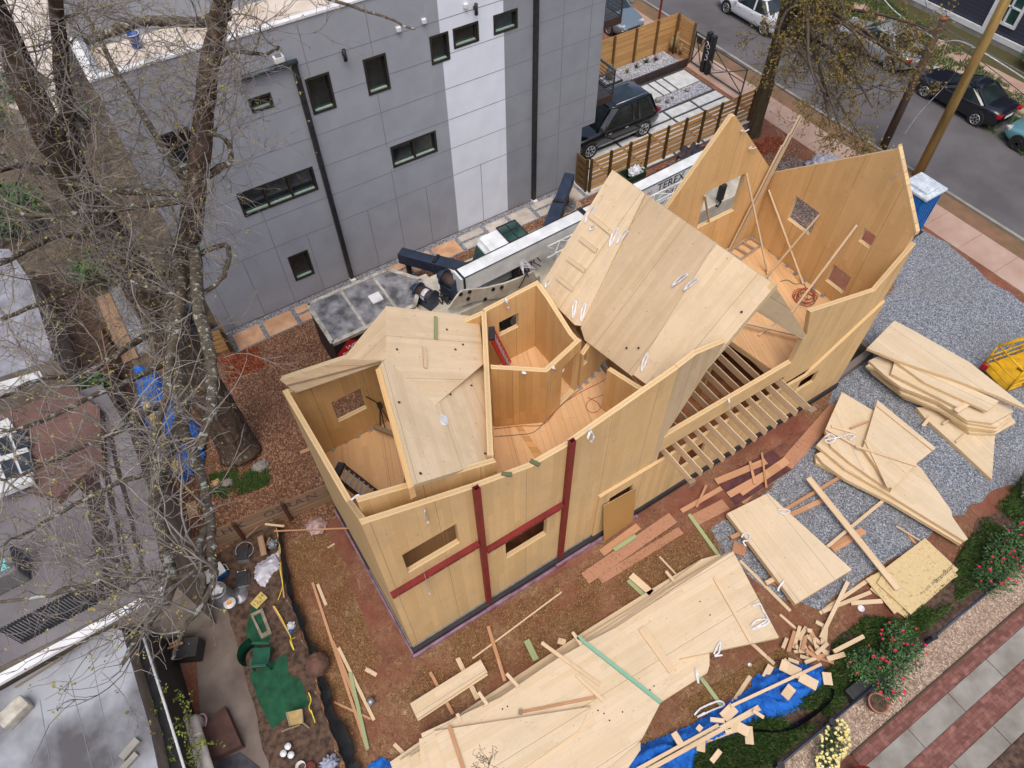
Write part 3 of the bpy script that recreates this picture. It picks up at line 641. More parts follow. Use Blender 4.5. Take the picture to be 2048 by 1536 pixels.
# ---------------- roof plates
def plane3(a, b, c):
    n = (b-a).cross(c-a).normalized(); return (a, n)
def hit(pl, x, y):
    d = ray(x, y); return EYE+d*((pl[0]-EYE).dot(pl[1])/d.dot(pl[1]))
def plate(pl, pix, th, mats, grain, up=0, name='roof_panel', P=None):
    n = pl[1] if pl[1].z > 0 else -pl[1]
    pts = [hit(pl, x, y)+n*up for x, y in pix]
    return slab(name, pts, -n*th, mats, P or TH, grain)
RP = (V(10.51, 6.13, 7.85), V(-1.22, 0, 1).normalized())
gr = V(1, 0, 1.22)
plate(RP, [(1225, 340), (1290, 388), (1162, 652), (1150, 650), (1078, 577)], .14, [m_roof, m_edgeR], gr, .012)
plate(RP, [(1291, 389), (1430, 486), (1266, 749), (1262, 752), (1168, 680), (1160, 655)], .16, [m_roof2, m_edgeR], gr, -.03)
plate(RP, [(1431, 486.5), (1551, 571), (1393, 757), (1330, 800), (1300, 774), (1267, 750)], .16, [m_roof, m_edgeR], gr, 0)
# cleats on the steep roof strip
for a, b in (((1180, 430), (1226, 468)), ((1161, 477), (1195, 503)), ((1137, 517), (1171, 542)), ((1117, 556), (1148, 580))):
    p, q = hit(RP, *a), hit(RP, *b); n = RP[1]
    bm = NB(); d = (q-p).normalized(); s = n.cross(d)*.055
    prism(bm, [p-s+n*.015, q-s+n*.015, q+s+n*.015, p+s+n*.015], n*.04, grain=d); obj('cleat', bm, m_lum, TH)
# left roof
pA, pF, pE = onY(772, 612, 11.2), onY(943, 632, 11.15), onY(969, 726, 9.5)
PU = plane3(pA, pF, pE)
PL = plane3(hit(PU, 871, 810)-V(0, 0, .01), hit(PU, 772, 719), hit(PU, 969, 726)-V(0, 0, .22)+V(-.1, .12, 0))

m_roofd = m_roof
plate(PU, [(772, 612), (943, 632), (958, 640), (969, 726), (871, 810), (772, 719)], .12, [m_roof, m_edgeR], pF-pA, .0)
plate(PL, [(762, 727), (772, 718), (871, 809), (969, 727), (974, 760), (985, 921), (829, 969)], .12, [m_roof, m_edgeR], hit(PL, 828, 970)-hit(PL, 762, 727))
pB, pB2 = onY(560, 760, 10.98), onY(592, 786, 10.75)
PN = plane3(pB, hit(PU, 772, 719), pB2)
plate(PN, [(560, 760), (685, 719), (772, 720), (761, 727), (592, 786)], .14, [m_roof2, m_edgeR], V(1, 0, 0))
pC = hit(PN, 685, 718); PT = plane3(pC, pA, hit(PU, 772, 719))
plate(PT, [(685, 718), (772, 613), (772, 718.5)], .1, [m_roof2, m_edgeR], V(1, .6, .4))
bm = NB()
for a, b, dz in (((575, 772), (762, 724), .03),):
    bar(bm, hit(PN, *a)+V(0, 0, dz), hit(PN, *b)+V(0, 0, dz), .05, .03)
obj('trim_board', bm, m_lum, TH)
# timber below the free edge of the left roof
bm = NB(); p, q = hit(PL, 762, 730), hit(PL, 829, 968)
prism(bm, [p+V(-.14, 0, -.05), q+V(-.14, 0, -.05), q+V(-.14, 0, -.45), p+V(-.14, 0, -.55)], (.12, 0, 0), grain=q-p); obj('beam', bm, m_in, TH)
for a, z1 in ():
    b0 = at(*a, 3.0)
    bm = NB(); boxb(bm, (b0.x+.35, b0.y-.05, 3.0), (b0.x+.47, b0.y+.07, z1+.4)); obj('post', bm, m_in, TH)
bm = NB(); bar(bm, at(750, 854, 3.3), at(797, 872, 3.4), .12, .08); obj('brace', bm, m_lum, TH)
# green and pale battens lying on the left roof
def batten(pl, a, b, w, mat, up=.03, name='batten', h=.03):
    p, q = hit(pl, *a), hit(pl, *b); n = pl[1] if pl[1].z > 0 else -pl[1]; d = (q-p).normalized(); s = n.cross(d)*w/2
    bm = NB(); prism(bm, [p-s+n*up, q-s+n*up, q+s+n*up, p+s+n*up], n*h, grain=d); return obj(name, bm, mat, TH)
batten(PU, (870, 636), (870, 680), .08, m_lumG); batten(PU, (847, 697), (849, 738), .08, m_lum)
n = PL[1] if PL[1].z > 0 else -PL[1]; p = hit(PL, 887, 838); d = (hit(PL, 890, 870)-p).normalized(); s = n.cross(d)
bm = NB(); prism(bm, [p-s*.09-d*.1+n*.002, p+s*.09-d*.1+n*.002, p+s*.09+d*.14+n*.002, p+s*.05+d*.2+n*.002, p-s*.05+d*.2+n*.002, p-s*.09+d*.14+n*.002], n*.02)
tube(bm, [p+d*.18-s*.05+n*.02, p+d*.24+n*.06, p+d*.18+s*.05+n*.02], .01, 6)
obj('lifting_plate', bm, m_white, TH)
# dark lifting holes
bm = NB()
for pl, pts in ((PL, [(797, 806), (942, 772), (840, 948), (969, 908), (851, 762), (900, 790)]), (PU, [(793, 700), (925, 690), (910, 700), (893, 660)]), (RP, [(1278, 696), (1484, 624), (1254, 696)])):
    for x, y in pts:
        n = pl[1] if pl[1].z > 0 else -pl[1]; c = hit(pl, x, y); cyl(bm, c+n*.015, c+n*.03, .028, n=8)
obj('screw_holes', bm, m_black, TH, kind='stuff')
# anchors on the floor line of the left and right rooms, and braces
def anchor(p):
    bm = NB(); box(bm, p+V(0, 0, .015), (.12, .1, .02)); box(bm, p+V(0, .04, .05), (.12, .02, .08)); cyl(bm, p+V(0, 0, .02), p+V(0, 0, .06), .022, n=6)
    obj('floor_anchor', bm, m_alu, TH)
for x, y in ((666, 899), (691, 884), (716, 873), (742, 860)): anchor(at(x, y, 3.0))
for x, y in ((1161, 777), (1173, 766), (1185, 754), (1197, 741), (1209, 731)): anchor(at(x, y, 3.0))
for x, y in ((1542, 504), (1558, 518), (1575, 533), (1591, 549), (1609, 563), (1628, 577), (1645, 593)): anchor(at(x, y, 3.0))
def brace(a, b, w=.06, h=.04, mat=m_lum, name='brace'):
    bm = NB(); d = b-a; R_ = frame_of(d); g = d.normalized(); s = R_.col[1]*w/2; t = R_.col[2]*h
    prism(bm, [a-s, b-s, b+s, a+s], t, grain=g); return obj(name, bm, mat, TH)
brace(onY(1491, 347, 10.8), at(1534, 545, 3.02)); brace(onX(1536, 380, 15.97), at(1605, 568, 3.02)); brace(onX(1640, 430, 15.97), at(1527, 562, 3.02))
brace(onX(1715, 450, 15.97), at(1575, 637, 3.02)); brace(onY(1409, 393, 10.8), at(1425, 500, 3.02)); brace(at(1534, 540, 3.03), at(1562, 640, 3.03), .1)
brace(at(1494, 647, 3.3), at(1606, 673, 3.3), .1, .05); brace(at(1517, 672, 3.03), at(1550, 645, 3.03), .06)
for a, b in (((1532, 500), (1537, 528)), ((1548, 534), (1533, 551))):
    pass
bm = NB()
p0 = at(1468, 500, 3.02); p1 = onY(1605, 233, 10.72)
d = p1-p0; L = d.length; g = d/L; s = V(0, 1, 0); u2 = g.cross(s).normalized()
for off, l1, ww in ((0, 1, .10), (.06, .88, .1), (.12, .8, .1)):
    a = p0+u2*off; b = a+g*L*l1; prism(bm, [a, a+u2*.045, b+u2*.045, b], s*ww, grain=g)
obj('post', bm, m_lum, TH, label='tall leaning bundle of boards rising above the valley of the back walls')
# things on and in the house
def strap(a_pts, w=.05, name='lifting_strap', mat=m_white, label='', grp='white lifting straps', mi2=None):
    bm = NB(); pts = bez(a_pts, 6)
    prev = None
    for i, p in enumerate(pts):
        d = (pts[min(i+1, len(pts)-1)]-pts[max(0, i-1)]); s = d.cross(V(0, 0, 1)); s = (s.normalized() if s.length > 1e-5 else V(1, 0, 0))*w/2
        cur = [bm.verts.new(p+s), bm.verts.new(p-s), bm.verts.new(p-s-V(0, 0, .006)), bm.verts.new(p+s-V(0, 0, .006))]
        if prev:
            for k in range(4):
                bm.faces.new((prev[k], prev[(k+1) % 4], cur[(k+1) % 4], cur[k]))
        prev = cur
    return obj(name, bm, mat, label=label, cat='strap', group=grp)
def strap_on(pl, pix, up=.03, **k):
    n = pl[1] if pl[1].z > 0 else -pl[1]; return strap([hit(pl, x, y)+n*up for x, y in pix], **k)
WF = (V(0, 6.03, 0), V(0, -1, 0)); WFl = (V(0, 5.95, 0), V(0, -1, 0)); GNDP = (V(0, 0, 0), V(0, 0, 1))
def rstrap(x, y, dx, dy, lab, pl=RP, w=.05, up=.04):
    strap_on(pl, [(x, y), (x+dx*.5-3, y+dy*.5-2), (x+dx, y+dy), (x+dx*1.02+2, y+dy*.97), (x+dx*.5+2, y+dy*.5+2), (x+2, y+2)], up, w=w*.8, label=lab)
rstrap(1191, 412, -19, 32, 'folded white strap on the roof strip beside the topmost cleat')
rstrap(1236, 455, -15, 36, 'white strap end lying across the roof seam below the topmost cleat')
rstrap(1256, 460, -20, 26, 'white strap with blue tip on the weathered roof panel near the seam')
rstrap(1190, 452, -8, 8, 'small white strap loop on the roof strip between the upper cleats')
rstrap(1153, 600, -6, 34, 'white strap on the pale roof strip just left of the lower seam')
rstrap(1172, 606, -8, 34, 'white strap on the weathered panel just right of the lower seam')
rstrap(1376, 546, -30, 26, 'white strap loop on the middle of the big roof, left of the panel joint')
rstrap(1397, 556, -27, 24, 'white strap loop right of the joint in the middle of the big roof')
rstrap(1297, 706, -12, 34, 'white strap with blue tip near the lower edge of the big roof')
rstrap(1100, 560, -7, 14, 'thin white strap on the roof strip near its left eave')
strap_on(WF, [(851, 1020), (855, 1035), (859, 1046), (853, 1046), (850, 1030), (852, 1022)], .03, label='white strap hanging above the left front window opening')
strap_on(WFl, [(850, 1150), (855, 1168), (861, 1187), (857, 1188), (852, 1170)], .03, label='white strap hanging over the left red steel beam')
strap([onY(1175, 861, 6.1), onY(1182, 862, 6.0), onY(1187, 872, 5.95), onY(1182, 884, 5.95), onY(1176, 876, 5.95), onY(1180, 864, 6.0)], label='white strap looped over the front wall right of the red columns')
strap([onY(1457, 797, 6.1), onY(1460, 806, 6.0), onY(1464, 818, 5.98), onY(1457, 812, 5.98), onY(1455, 800, 6.02)], label='white strap looped over the low front band above the joists')
strap([at(1011, 597, 5.5), onY(1014, 604, 10.8), onY(1018, 615, 10.8), onY(1012, 613, 10.8), onY(1009, 600, 10.82)], label='white strap over the back wall above the small window')
strap([at(1105, 733, 5.22), at(1108, 736, 5.2), at(1112, 742, 4.9), at(1110, 738, 5.1)], .09, label='white tag strap on the corner of the angled room')
strap([at(1044, 744, 5.34), at(1050, 746, 5.34), at(1046, 748, 5.2)], .08, label='white tag on the top edge of the orange angled wall')
strap([at(1124, 726, 4.9), at(1128, 735, 4.6), at(1125, 744, 4.5), at(1123, 738, 4.6)], .03, label='thin white strap beside the doorway of the angled room')
strap([onY(1498, 258, 10.82), onY(1490, 263, 10.8), onY(1482, 262, 10.8), onY(1486, 260, 10.8), onY(1492, 261, 10.8)], .03, label='white strap near the peak of the back gable')
strap([onY(1513, 294, 10.82), onY(1506, 297, 10.8), onY(1498, 297, 10.8), onY(1504, 293, 10.8)], .03, label='white and blue strap lower on the back gable edge')
strap([onX(1797, 348, 16.0), onX(1790, 352, 15.98), onX(1782, 359, 15.98), onX(1786, 354, 15.98), onX(1796, 346, 15.98)], .03, label='white strap hanging on the right gable near its raking edge')
strap([at(702, 1000, 7.2), at(716, 990, 7.3), at(722, 996, 7.2), at(728, 1004, 7.1), at(722, 1006, 7.1)], .04, label='white clamp with blue end on the left wall top corner')
# extension leads
def cord(pix, z, r, mat, name, label, cat='cable', group='extension leads on the upper floor'):
    bm = NB(); tube(bm, bez([at(x, y, z) for x, y in pix], 6), r, 5); return obj(name, bm, mat, label=label, cat=cat, group=group)
m_orange = M('orange_cable', lin(196, 84, 50), lin(150, 60, 40), .5); m_gcord = M('grey_cable', lin(110, 116, 116), lin(80, 90, 90), .5)
cord([(988, 858), (1040, 852), (1088, 848), (1120, 812), (1160, 785), (1200, 765), (1218, 752)], 3.02, .009, m_orange, 'extension_lead', 'red extension lead running along the foot of the orange angled wall')
cord([(989, 873), (1030, 870), (1065, 865), (1088, 846), (1118, 815), (1158, 780)], 3.03, .009, m_gcord, 'extension_lead', 'grey extension lead crossing the open upper floor')
cord([(1175, 795), (1195, 805), (1200, 818), (1185, 825), (1172, 815), (1180, 800), (1205, 790), (1213, 785)], 3.02, .008, m_orange, 'extension_lead', 'thin red lead looped at the doorway below the big roof')
bm = NB(); random.seed(11); c = at(1610, 595, 3.03)
for k in range(9):
    R_ = random.uniform(.18, .5); ph = random.uniform(0, 6.28); cx, cy = random.uniform(-.14, .14), random.uniform(-.1, .1); ee = random.uniform(.6, 1)
    tube(bm, [c+V(cx+R_*cos(ph+t*.32), cy+ee*R_*sin(ph+t*.32), .015*((k+t) % 4)) for t in range(22)], .010, 5, 0 if k % 4 else 1)
obj('cable_coil', bm, [m_orange, m_gcord], label='tangled heap of red extension cable on the floor of the right room', cat='cable')
cord([(1560, 563), (1575, 560), (1590, 568), (1605, 566), (1612, 575)], 3.02, .01, M('dark_green_cable', lin(70, 90, 74), None, .5), 'extension_lead', 'dark green lead above the red cable heap')
# ladders
def ladder(name, label, p, q, side, w, rails_mat, n=9, depth=.08, double=False, top=None, grp=None):
    t = T(name, label, 'ladder', (p.x, p.y, p.z), grp); d = (q-p); s = Vector(side).normalized(); nn = d.normalized().cross(s)
    for k, sg in enumerate((-1, 1)):
        bm = NB(); a = p+s*(w/2*sg); b = q+s*((w*.42)*sg)
        bar(bm, a, b, .03, depth, roll=0); obj('rail', bm, rails_mat, t)
    for k in range(n):
        f = (k+.6)/n; c_ = p.lerp(q, f); ww = w*(1-f)+w*.84*f
        bm = NB(); bar(bm, c_-s*(ww/2-.01), c_+s*(ww/2-.01), .06, .025); obj('rung', bm, m_alu, t)
    if top:
        bm = NB(); e = frame_of(d); box(bm, q+d.normalized()*.03, (.1, w*1.0, .16), rot=Matrix((d.normalized(), s, nn)).transposed(), bev=.015); obj('top_cap', bm, top, t)
    return t
m_red = M('red_fibreglass', lin(196, 40, 34), lin(170, 30, 28), .5)
ladder('step_ladder', 'red folding stepladder leaning in the corner of the angled room', at(1020, 738, 3.05), at(984, 668, 5.3), (.5, .85, 0), .42, m_red, 9, depth=.13, top=m_black)
ladder('step_ladder', 'dark red-brown stepladder with striped aluminium steps in the left room', at(768, 1012, 3.05), at(678, 942, 5.6), (.75, .65, 0), .4, M('brown_fibreglass', lin(84, 58, 54), None, .5), 10, top=m_black)
ladder('ladder', 'short aluminium ladder lying on the floor of the right room', at(1460, 517, 3.1), at(1533, 468, 3.1), (.15, -1, 0), .5, m_alu, 5)
bm = NB(); tube(bm, [at(808, 980, 3.1), at(813, 925, 4.2)], .03, 8); obj('prop', bm, m_alu, label='slim metal prop leaning under the left roof', cat='prop')
t = T('tripod', 'black folded tripod standing in the back corner of the left room', 'tripod', at(772, 855, 3.0))
for dx, dy in ((.16, 0), (-.1, .14), (-.08, -.16)):
    bm = NB(); b0 = at(772, 855, 3.0); bar(bm, b0+V(dx, dy, .0), b0+V(0, 0, 1.0), .025); obj('leg', bm, m_darkmetal, t)
bm = NB(); b0 = at(772, 855, 3.0); boxb(bm, b0+V(-.06, -.05, .95), b0+V(.06, .05, 1.12), bev=.01); tube(bm, [b0+V(0, 0, 1.1), b0+V(-.25, .1, 1.5)], .015, 6); obj('head', bm, m_darkmetal, t)
for (x, y), rz, lab in (((1013, 978), .9, 'greenish wood block on the front wall top, left one'), ((1068, 937), .5, 'greenish wood block on the front wall top, right one')):
    p = onY(x, y, 6.18); p.z = 6.5-.45*min(1, (p.x-2.87)/1.33); bm = NB(); box(bm, p+V(0, -.03, .035), (.09, .22, .045), rz=rz); obj('wood_block', bm, m_lumG, label=lab, cat='block')
# plywood board leaning over the opening
q = [at(1217, 1088, .02)+V(0, .0, 0)]
y0 = 5.62
p1_, p2_ = at(1208, 1084, .02), at(1266, 1043, .02)
tp1, tp2 = onY(1207, 1012, 5.98), onY(1272, 976, 5.98)
slab('plywood_sheet', [p1_, p2_, tp2, tp1], V(0, .015, 0), [clt('plywood', lin(180, 138, 82), .6, .06, .3, lin(140, 105, 60), knots=.3, lines=0, seam=50), m_lum], None, tp1-p1_, label='bowed plywood sheet leaning over a door opening of the timber house', cat='plywood')
# concrete window well at the right end
WW = T('window_well', 'concrete retaining walls of a light well at the right end of the timber house', 'wall', (17.2, 7.4, 0))
bm = NB(); a = at(1682, 790); b = at(1760, 722)
bar(bm, V(16.2, 6.2, .1), V(18.2, 6.35, .1), .2, .55); obj('wall', bm, m_concb, WW)
bm = NB(); bar(bm, V(16.2, 7.45, .25), V(18.0, 7.6, .25), .14, .8); obj('wall', bm, m_old, WW)
bm = NB(); bar(bm, V(18.1, 6.4, .1), V(18.1, 7.6, .1), .2, .55); obj('wall', bm, m_concb, WW)
bm = NB(); boxb(bm, (16.2, 6.35, 0), (18.0, 7.4, .03)); obj('well_floor', bm, m_black, WW)
# ---------------------------------------------------------------- CRANE
m_crane = M('cream_crane_paint', lin(205, 200, 186), lin(178, 170, 155), .45, 3, detail=7)
m_boom = M('white_boom_paint', lin(226, 230, 232), lin(200, 204, 204), .4, 2, detail=7)
m_navy = M('navy_steel', lin(46, 60, 80), lin(34, 44, 60), .45, 3, spec=.5)
m_rope = M('rusty_wire_rope', lin(88, 66, 56), lin(60, 48, 44), .7, 30, stretch=(1, 12, 1))
CR = T('mobile_crane', 'cream mobile crane with long white boom and navy outriggers beside the grey building', 'crane', (10, 15.6, 0))
bm = NB(); boxb(bm, (5.3, 13.9, .75), (20.5, 16.5, 1.45), bev=.04); boxb(bm, (6.2, 14.2, .45), (20, 16.2, .75)); obj('carrier', bm, m_crane, CR)
bm = NB(); boxb(bm, (11.5, 13.95, 1.451), (20.4, 16.45, 1.47)); boxb(bm, (8.6, 14.0, 1.451), (11.3, 16.4, 1.47)); obj('deck', bm, m_crane, CR)
for x in (7.2, 8.8, 14.6, 16.2, 19.2):
    for y in (14.0, 16.4):
        bm = NB(); cyl(bm, (x, y-.16, .58), (x, y+.16, .58), .58, n=28); w = obj('wheel', bm, m_rubber, CR)
        bm = NB(); cyl(bm, (x, y-.18, .58), (x, y+.18, .58), .26, n=20); obj('rim', bm, m_galv, w)
bm = NB(); lathe(bm, [(0, 1.45), (1.15, 1.45), (1.15, 1.62), (0, 1.62)], (8.3, 15.1, 0), 32, smooth=False); obj('slewing_ring', bm, m_darkmetal, CR)
# side frame: profile plate seen beside the boom
SP = [(894, 621), (905, 606), (916, 590), (925, 581), (970, 577), (1010, 567), (1040, 556), (1066, 544), (1072, 552), (1068, 565), (1030, 586), (1000, 596), (950, 603), (905, 618)]
pls = (V(0, 14.15, 0), V(0, -1, .0))
bm = NB(); prism(bm, [onY(x, y, 14.0) for x, y in SP], (0, .06, 0))
boxb(bm, (6.3, 14.07, 1.45), (9.9, 14.4, 1.9), bev=.03); obj('side_frame', bm, m_crane, CR)
bm = NB()
for x, y in ((921, 588), (939, 583), (936, 597), (970, 598), (986, 578), (1003, 574)):
    p = onY(x, y, 13.985); cyl(bm, p, p+V(0, -.03, 0), .07, n=10)
obj('access_hole', bm, m_black, CR, kind='stuff')
bm = NB(); boxb(bm, (5.6, 13.95, 1.45), (6.7, 16.2, 2.0), bev=.05); boxb(bm, (5.5, 14.0, 1.5), (5.62, 16.1, 2.3), bev=.03); obj('counterweight', bm, m_crane, CR)
# boom
b0 = V(6.95, 14.38, 0); b1 = V(19.6, 14.85, 0); bd = (b1-b0).normalized(); bs = V(-bd.y, bd.x, 0)
def boomsec(x0, x1, w, zt, zb, mat):
    a = b0+bd*x0; b = b0+bd*x1
    bm = NB(); pr = [a-bs*w/2+V(0, 0, zt), a+bs*w/2+V(0, 0, zt), a+bs*w/2+V(0, 0, zb+.1), a+bs*(w/2-.1)+V(0, 0, zb), a-bs*(w/2-.1)+V(0, 0, zb), a-bs*w/2+V(0, 0, zb+.1)]
    prism(bm, pr, b-a); return bm
bm = boomsec(0, 5.0, .50, 3.25, 2.5, m_boom); s_ = obj('boom_section', bm, m_boom, CR)
bm = boomsec(5.02, 11.2, .46, 3.22, 2.5, m_boom); s2 = obj('boom_section', bm, m_boom, CR)
bm = boomsec(11.22, 12.6, .40, 3.18, 2.55, m_boom); obj('boom_section', bm, m_boom, CR)
bm = NB()
for x in (0.1, 4.96, 5.06, 11.15): 
    a = b0+bd*x; box(bm, a+V(0, 0, 2.88), (.06, .58, .82), rz=math.atan2(bd.y, bd.x))
obj('boom_collar', bm, m_darkmetal, CR, kind='stuff')
bm = NB()
for o in (-.245, .245): a = b0+bd*.1+bs*o; b = b0+bd*11+bs*o; bar(bm, a+V(0, 0, 3.262), b+V(0, 0, 3.255), .035, .012)
obj('boom_trim', bm, m_darkmetal, s_, kind='stuff')
bm = NB(); tp = b0+bd*8.75-bs*.235+V(0, 0, 2.98)
text(bm, 'TEREX', tp, bd, (0, 0, 1), .44)
text(bm, 'Toggi', tp+bd*.1-V(0, 0, .42), bd, (0, 0, 1), .26)
obj('boom_lettering', bm, m_black, s2)
bm = NB(); q = b0+bd*7.75-bs*.238+V(0, 0, 2.95); text(bm, '|•|', q, bd, (0, 0, 1), .24); obj('logo', bm, M('red_decal', lin(190, 30, 40)), s2)
# stowed lattice jib along the boom

bm = NB(); ja, jb = b0+bd*3.2-bs*.62, b0+bd*11.9-bs*.62; n_ = 17
ch = [(-.2, 3.05), (.2, 3.05), (-.2, 2.55), (.2, 2.55)]
cc = []
for o, z in ch:
    a = ja+bs*o+V(0, 0, z); b = jb+bs*o*.6+V(0, 0, z*.94+.16); cc.append((a, b)); tube(bm, [a, b], .028, 6)
for k in range(n_):
    f0, f1 = k/n_, (k+1)/n_
    for i, j in ((0, 1), (0, 2), (1, 3), (2, 3)):
        A_, B_ = cc[i], cc[j]
        if k % 2: A_, B_ = B_, A_
        tube(bm, [A_[0].lerp(A_[1], f0), B_[0].lerp(B_[1], f1)], .014, 5)
obj('lattice_jib', bm, m_boom, CR)
bm = NB(); hk = onY(1443, 384, 13.9); boxb(bm, hk+V(-.12, -.1, -.35), hk+V(.12, .1, .35), bev=.04); tube(bm, [hk+V(0, 0, -.3), hk+V(.12, 0, -.5), hk+V(0, 0, -.68), hk+V(-.12, 0, -.55)], .04, 8); tube(bm, [hk+V(0, 0, .3), hk+V(0, 0, .9)], .02, 6); obj('hook_block', bm, m_black, CR)
# winches
for c_, L_, ty in ((at(902, 562, 2.7), .46, 0), (at(851, 589, 2.4), .5, 1)):
    ax = V(.35, -.94, 0).normalized() if ty else V(.3, -.95, 0).normalized()
    bm = NB(); cyl(bm, c_-ax*L_*.55, c_+ax*L_*.55, .2, n=24); w = obj('winch_drum', bm, m_rope, CR)
    bm = NB()
    for s in (-.6, .6): cyl(bm, c_+ax*L_*(s-.05), c_+ax*L_*(s+.05), .29, n=24)
    for k in range(5): aa = k*1.26; o = V(-ax.y, ax.x, 0)*.27*cos(aa)+V(0, 0, .27*sin(aa)); tube(bm, [c_-ax*L_*.6+o, c_+ax*L_*.6+o], .018, 6)
    box(bm, c_-ax*L_*.9, (.2, .26, .2), rz=math.atan2(ax.y, ax.x), bev=.02); box(bm, c_-V(0, 0, .42), (.4, .7, .45), rz=math.atan2(ax.y, ax.x)-pi/2, bev=.02)
    obj('winch_frame', bm, m_navy, w)
    if ty:
        bm = NB(); cyl(bm, c_-ax*.05, c_+ax*.1, .207, n=24); obj('winch_band', bm, m_white, w)
random.seed(21); bm = NB()
for k in range(14):
    a = at(random.uniform(880, 915), random.uniform(595, 612), 2.0); tube(bm, bez([a, a+V(random.uniform(-.2, .2), .2, random.uniform(.1, .4)), a+V(random.uniform(-.1, .5), random.uniform(-.2, .3), random.uniform(-.1, .3))], 5), .022, 5)
for k in range(10):
    a = at(random.uniform(1035, 1070), random.uniform(525, 555), 2.4); tube(bm, bez([a, a+V(random.uniform(-.3, .3), .1, random.uniform(.1, .3)), a+V(random.uniform(-.4, .4), random.uniform(-.2, .2), random.uniform(-.2, .2))], 5), .02, 5)
boxb(bm, at(1035, 548, 2.1)-V(.15, .12, .2), at(1035, 548, 2.1)+V(.2, .15, .3), bev=.03)
obj('hoses', bm, m_black, CR, kind='stuff')
bm = NB()
for k in range(6):
    a = at(1038+k*2, 530+k*4, 2.9); tube(bm, bez([a, a+V(.1, .03*k, .14), a+V(.25+.03*k, 0, .06), a+V(.3, -.1+.03*k, -.12)], 6), .012, 5)
obj('white_hoses', bm, m_white, CR, kind='stuff')
# cab between boom and building
CB = NB()
zt, zb = 3.15, 1.55
roofp = [at(968, 478, zt), at(990, 454, zt), at(1030, 442, zt), at(1050, 462, zt), at(1030, 495, zt), at(985, 505, zt)]
cx = sum(roofp, V(0, 0, 0))/6
c0 = cx
prism(CB, [V(c0.x-1.25, c0.y-.45, zb), V(c0.x+.95, c0.y-.45, zb), V(c0.x+.75, c0.y-.45, zt), V(c0.x-.62, c0.y-.45, zt), V(c0.x-.8, c0.y-.45, zt-.12)], (0, .95, 0))
bmesh.ops.bevel(CB, geom=[e for e in CB.edges if e.calc_face_angle(0) > .5], offset=.10, segments=3, affect='EDGES')
cab = obj('operator_cab', CB, m_boom, CR)
bm = NB(); boxb(bm, (c0.x-.02, c0.y-.36, zt+.002), (c0.x+.66, c0.y+.42, zt+.03), bev=.02); boxb(bm, (c0.x-.6, c0.y-.47, 2.0), (c0.x+.6, c0.y-.452, zt-.2)); obj('pane', bm, m_glassg, cab)
bm = NB(); prism(bm, [V(c0.x-.86, c0.y-.32, 2.92), V(c0.x-.86, c0.y+.36, 2.92), V(c0.x-1.16, c0.y+.36, 1.95), V(c0.x-1.16, c0.y-.32, 1.95)], (-.02, 0, .01)); obj('pane', bm, m_glassg, cab)
bm = NB(); z_ = zt+.04
for a, b in (((-.04, -.38), (.68, -.38)), ((.68, -.38), (.68, .44)), ((.68, .44), (-.04, .44)), ((-.04, .44), (-.04, -.38)), ((.32, -.38), (.32, .44)), ((-.04, .1), (.68, .1))): bar(bm, (c0.x+a[0], c0.y+a[1], z_), (c0.x+b[0], c0.y+b[1], z_), .04, .03)
obj('roof_guard', bm, m_black, cab)
# outriggers
for a, b, ft, lab in ((V(6.7, 18.3, 1.15), V(8.3, 16.0, 1.25), 0, ''), (V(14.25, 18.45, 1.25), V(11.6, 16.1, 1.25), 1, '')):
    bm = NB(); bar(bm, a, a.lerp(b, .55), .40, .44, bev=.02); bar(bm, a.lerp(b, .5), b, .48, .52, bev=.02); d = (a-b).normalized()
    arm = obj('outrigger', bm, m_navy, CR)
    bm = NB(); e = a-d*.25; cyl(bm, (e.x, e.y, .08), (e.x, e.y, 1.0), .1, n=16); bm2 = None
    obj('jack', bm, m_darkmetal, arm)
    if ft:
        bm = NB(); cyl(bm, (e.x, e.y, .06), (e.x, e.y, .12), .38, n=28)
        for k in range(9): aa = k*2*pi/9; bar(bm, V(e.x, e.y, .2)+V(cos(aa), sin(aa), 0)*.08, V(e.x, e.y, .14)+V(cos(aa), sin(aa), 0)*.34, .02, .08)
        obj('foot', bm, m_galv, arm)
        bm = NB(); cyl(bm, (e.x, e.y, .0), (e.x, e.y, .055), .62, n=32); obj('outrigger_mat', bm, m_pebble, label='round tan pad under the right navy crane outrigger', cat='pad')
    else:
        bm = NB(); p = a+d*.02; cyl(bm, p+V(.0, 0, -.12), p+d*.03+V(0, 0, -.12), .09, n=16); obj('reflector', bm, M('red_reflector', lin(200, 30, 30), None, .3), arm)
    bm = NB(); c_ = a.lerp(b, .52); box(bm, c_+V(0, 0, .30), (.12, .4, .06), rot=frame_of(b-a)); obj('bracket', bm, m_darkmetal, arm)
# ---------------------------------------------------------------- CONTAINER TRAILER
TZ = 2.42
m_trtop = M('weathered_trailer_roof', lin(150, 150, 152), lin(84, 84, 88), .9, 2.2, metal=0, detail=10, lo=.36, hi=.62, spec=.15)
m_trside = M('dark_brown_trailer_side', lin(34, 28, 28), lin(22, 18, 18), .55, 4)
m_trim = M('dirty_white_trim', lin(190, 186, 176), lin(140, 132, 120), .7, 5, detail=8)
top = [at(622, 607, TZ), at(662, 687, TZ)]
x0, x1 = 2.72, 5.55; ya, yb = 14.72, 16.62
bp = [V(x0, ya, 0), V(x1, ya, 0), V(6.25, 15.6, 0), V(x1, yb, 0), V(x0, yb, 0)]
bx = T('cargo_trailer', 'dark cargo trailer with weathered grey roof and a red house-shaped sign, behind the left gable', 'trailer', (4.2, 15.6, 0))
bm = NB(); prism(bm, [p+V(0, 0, .55) for p in bp], (0, 0, TZ-.57)); obj('body', bm, m_trside, bx)
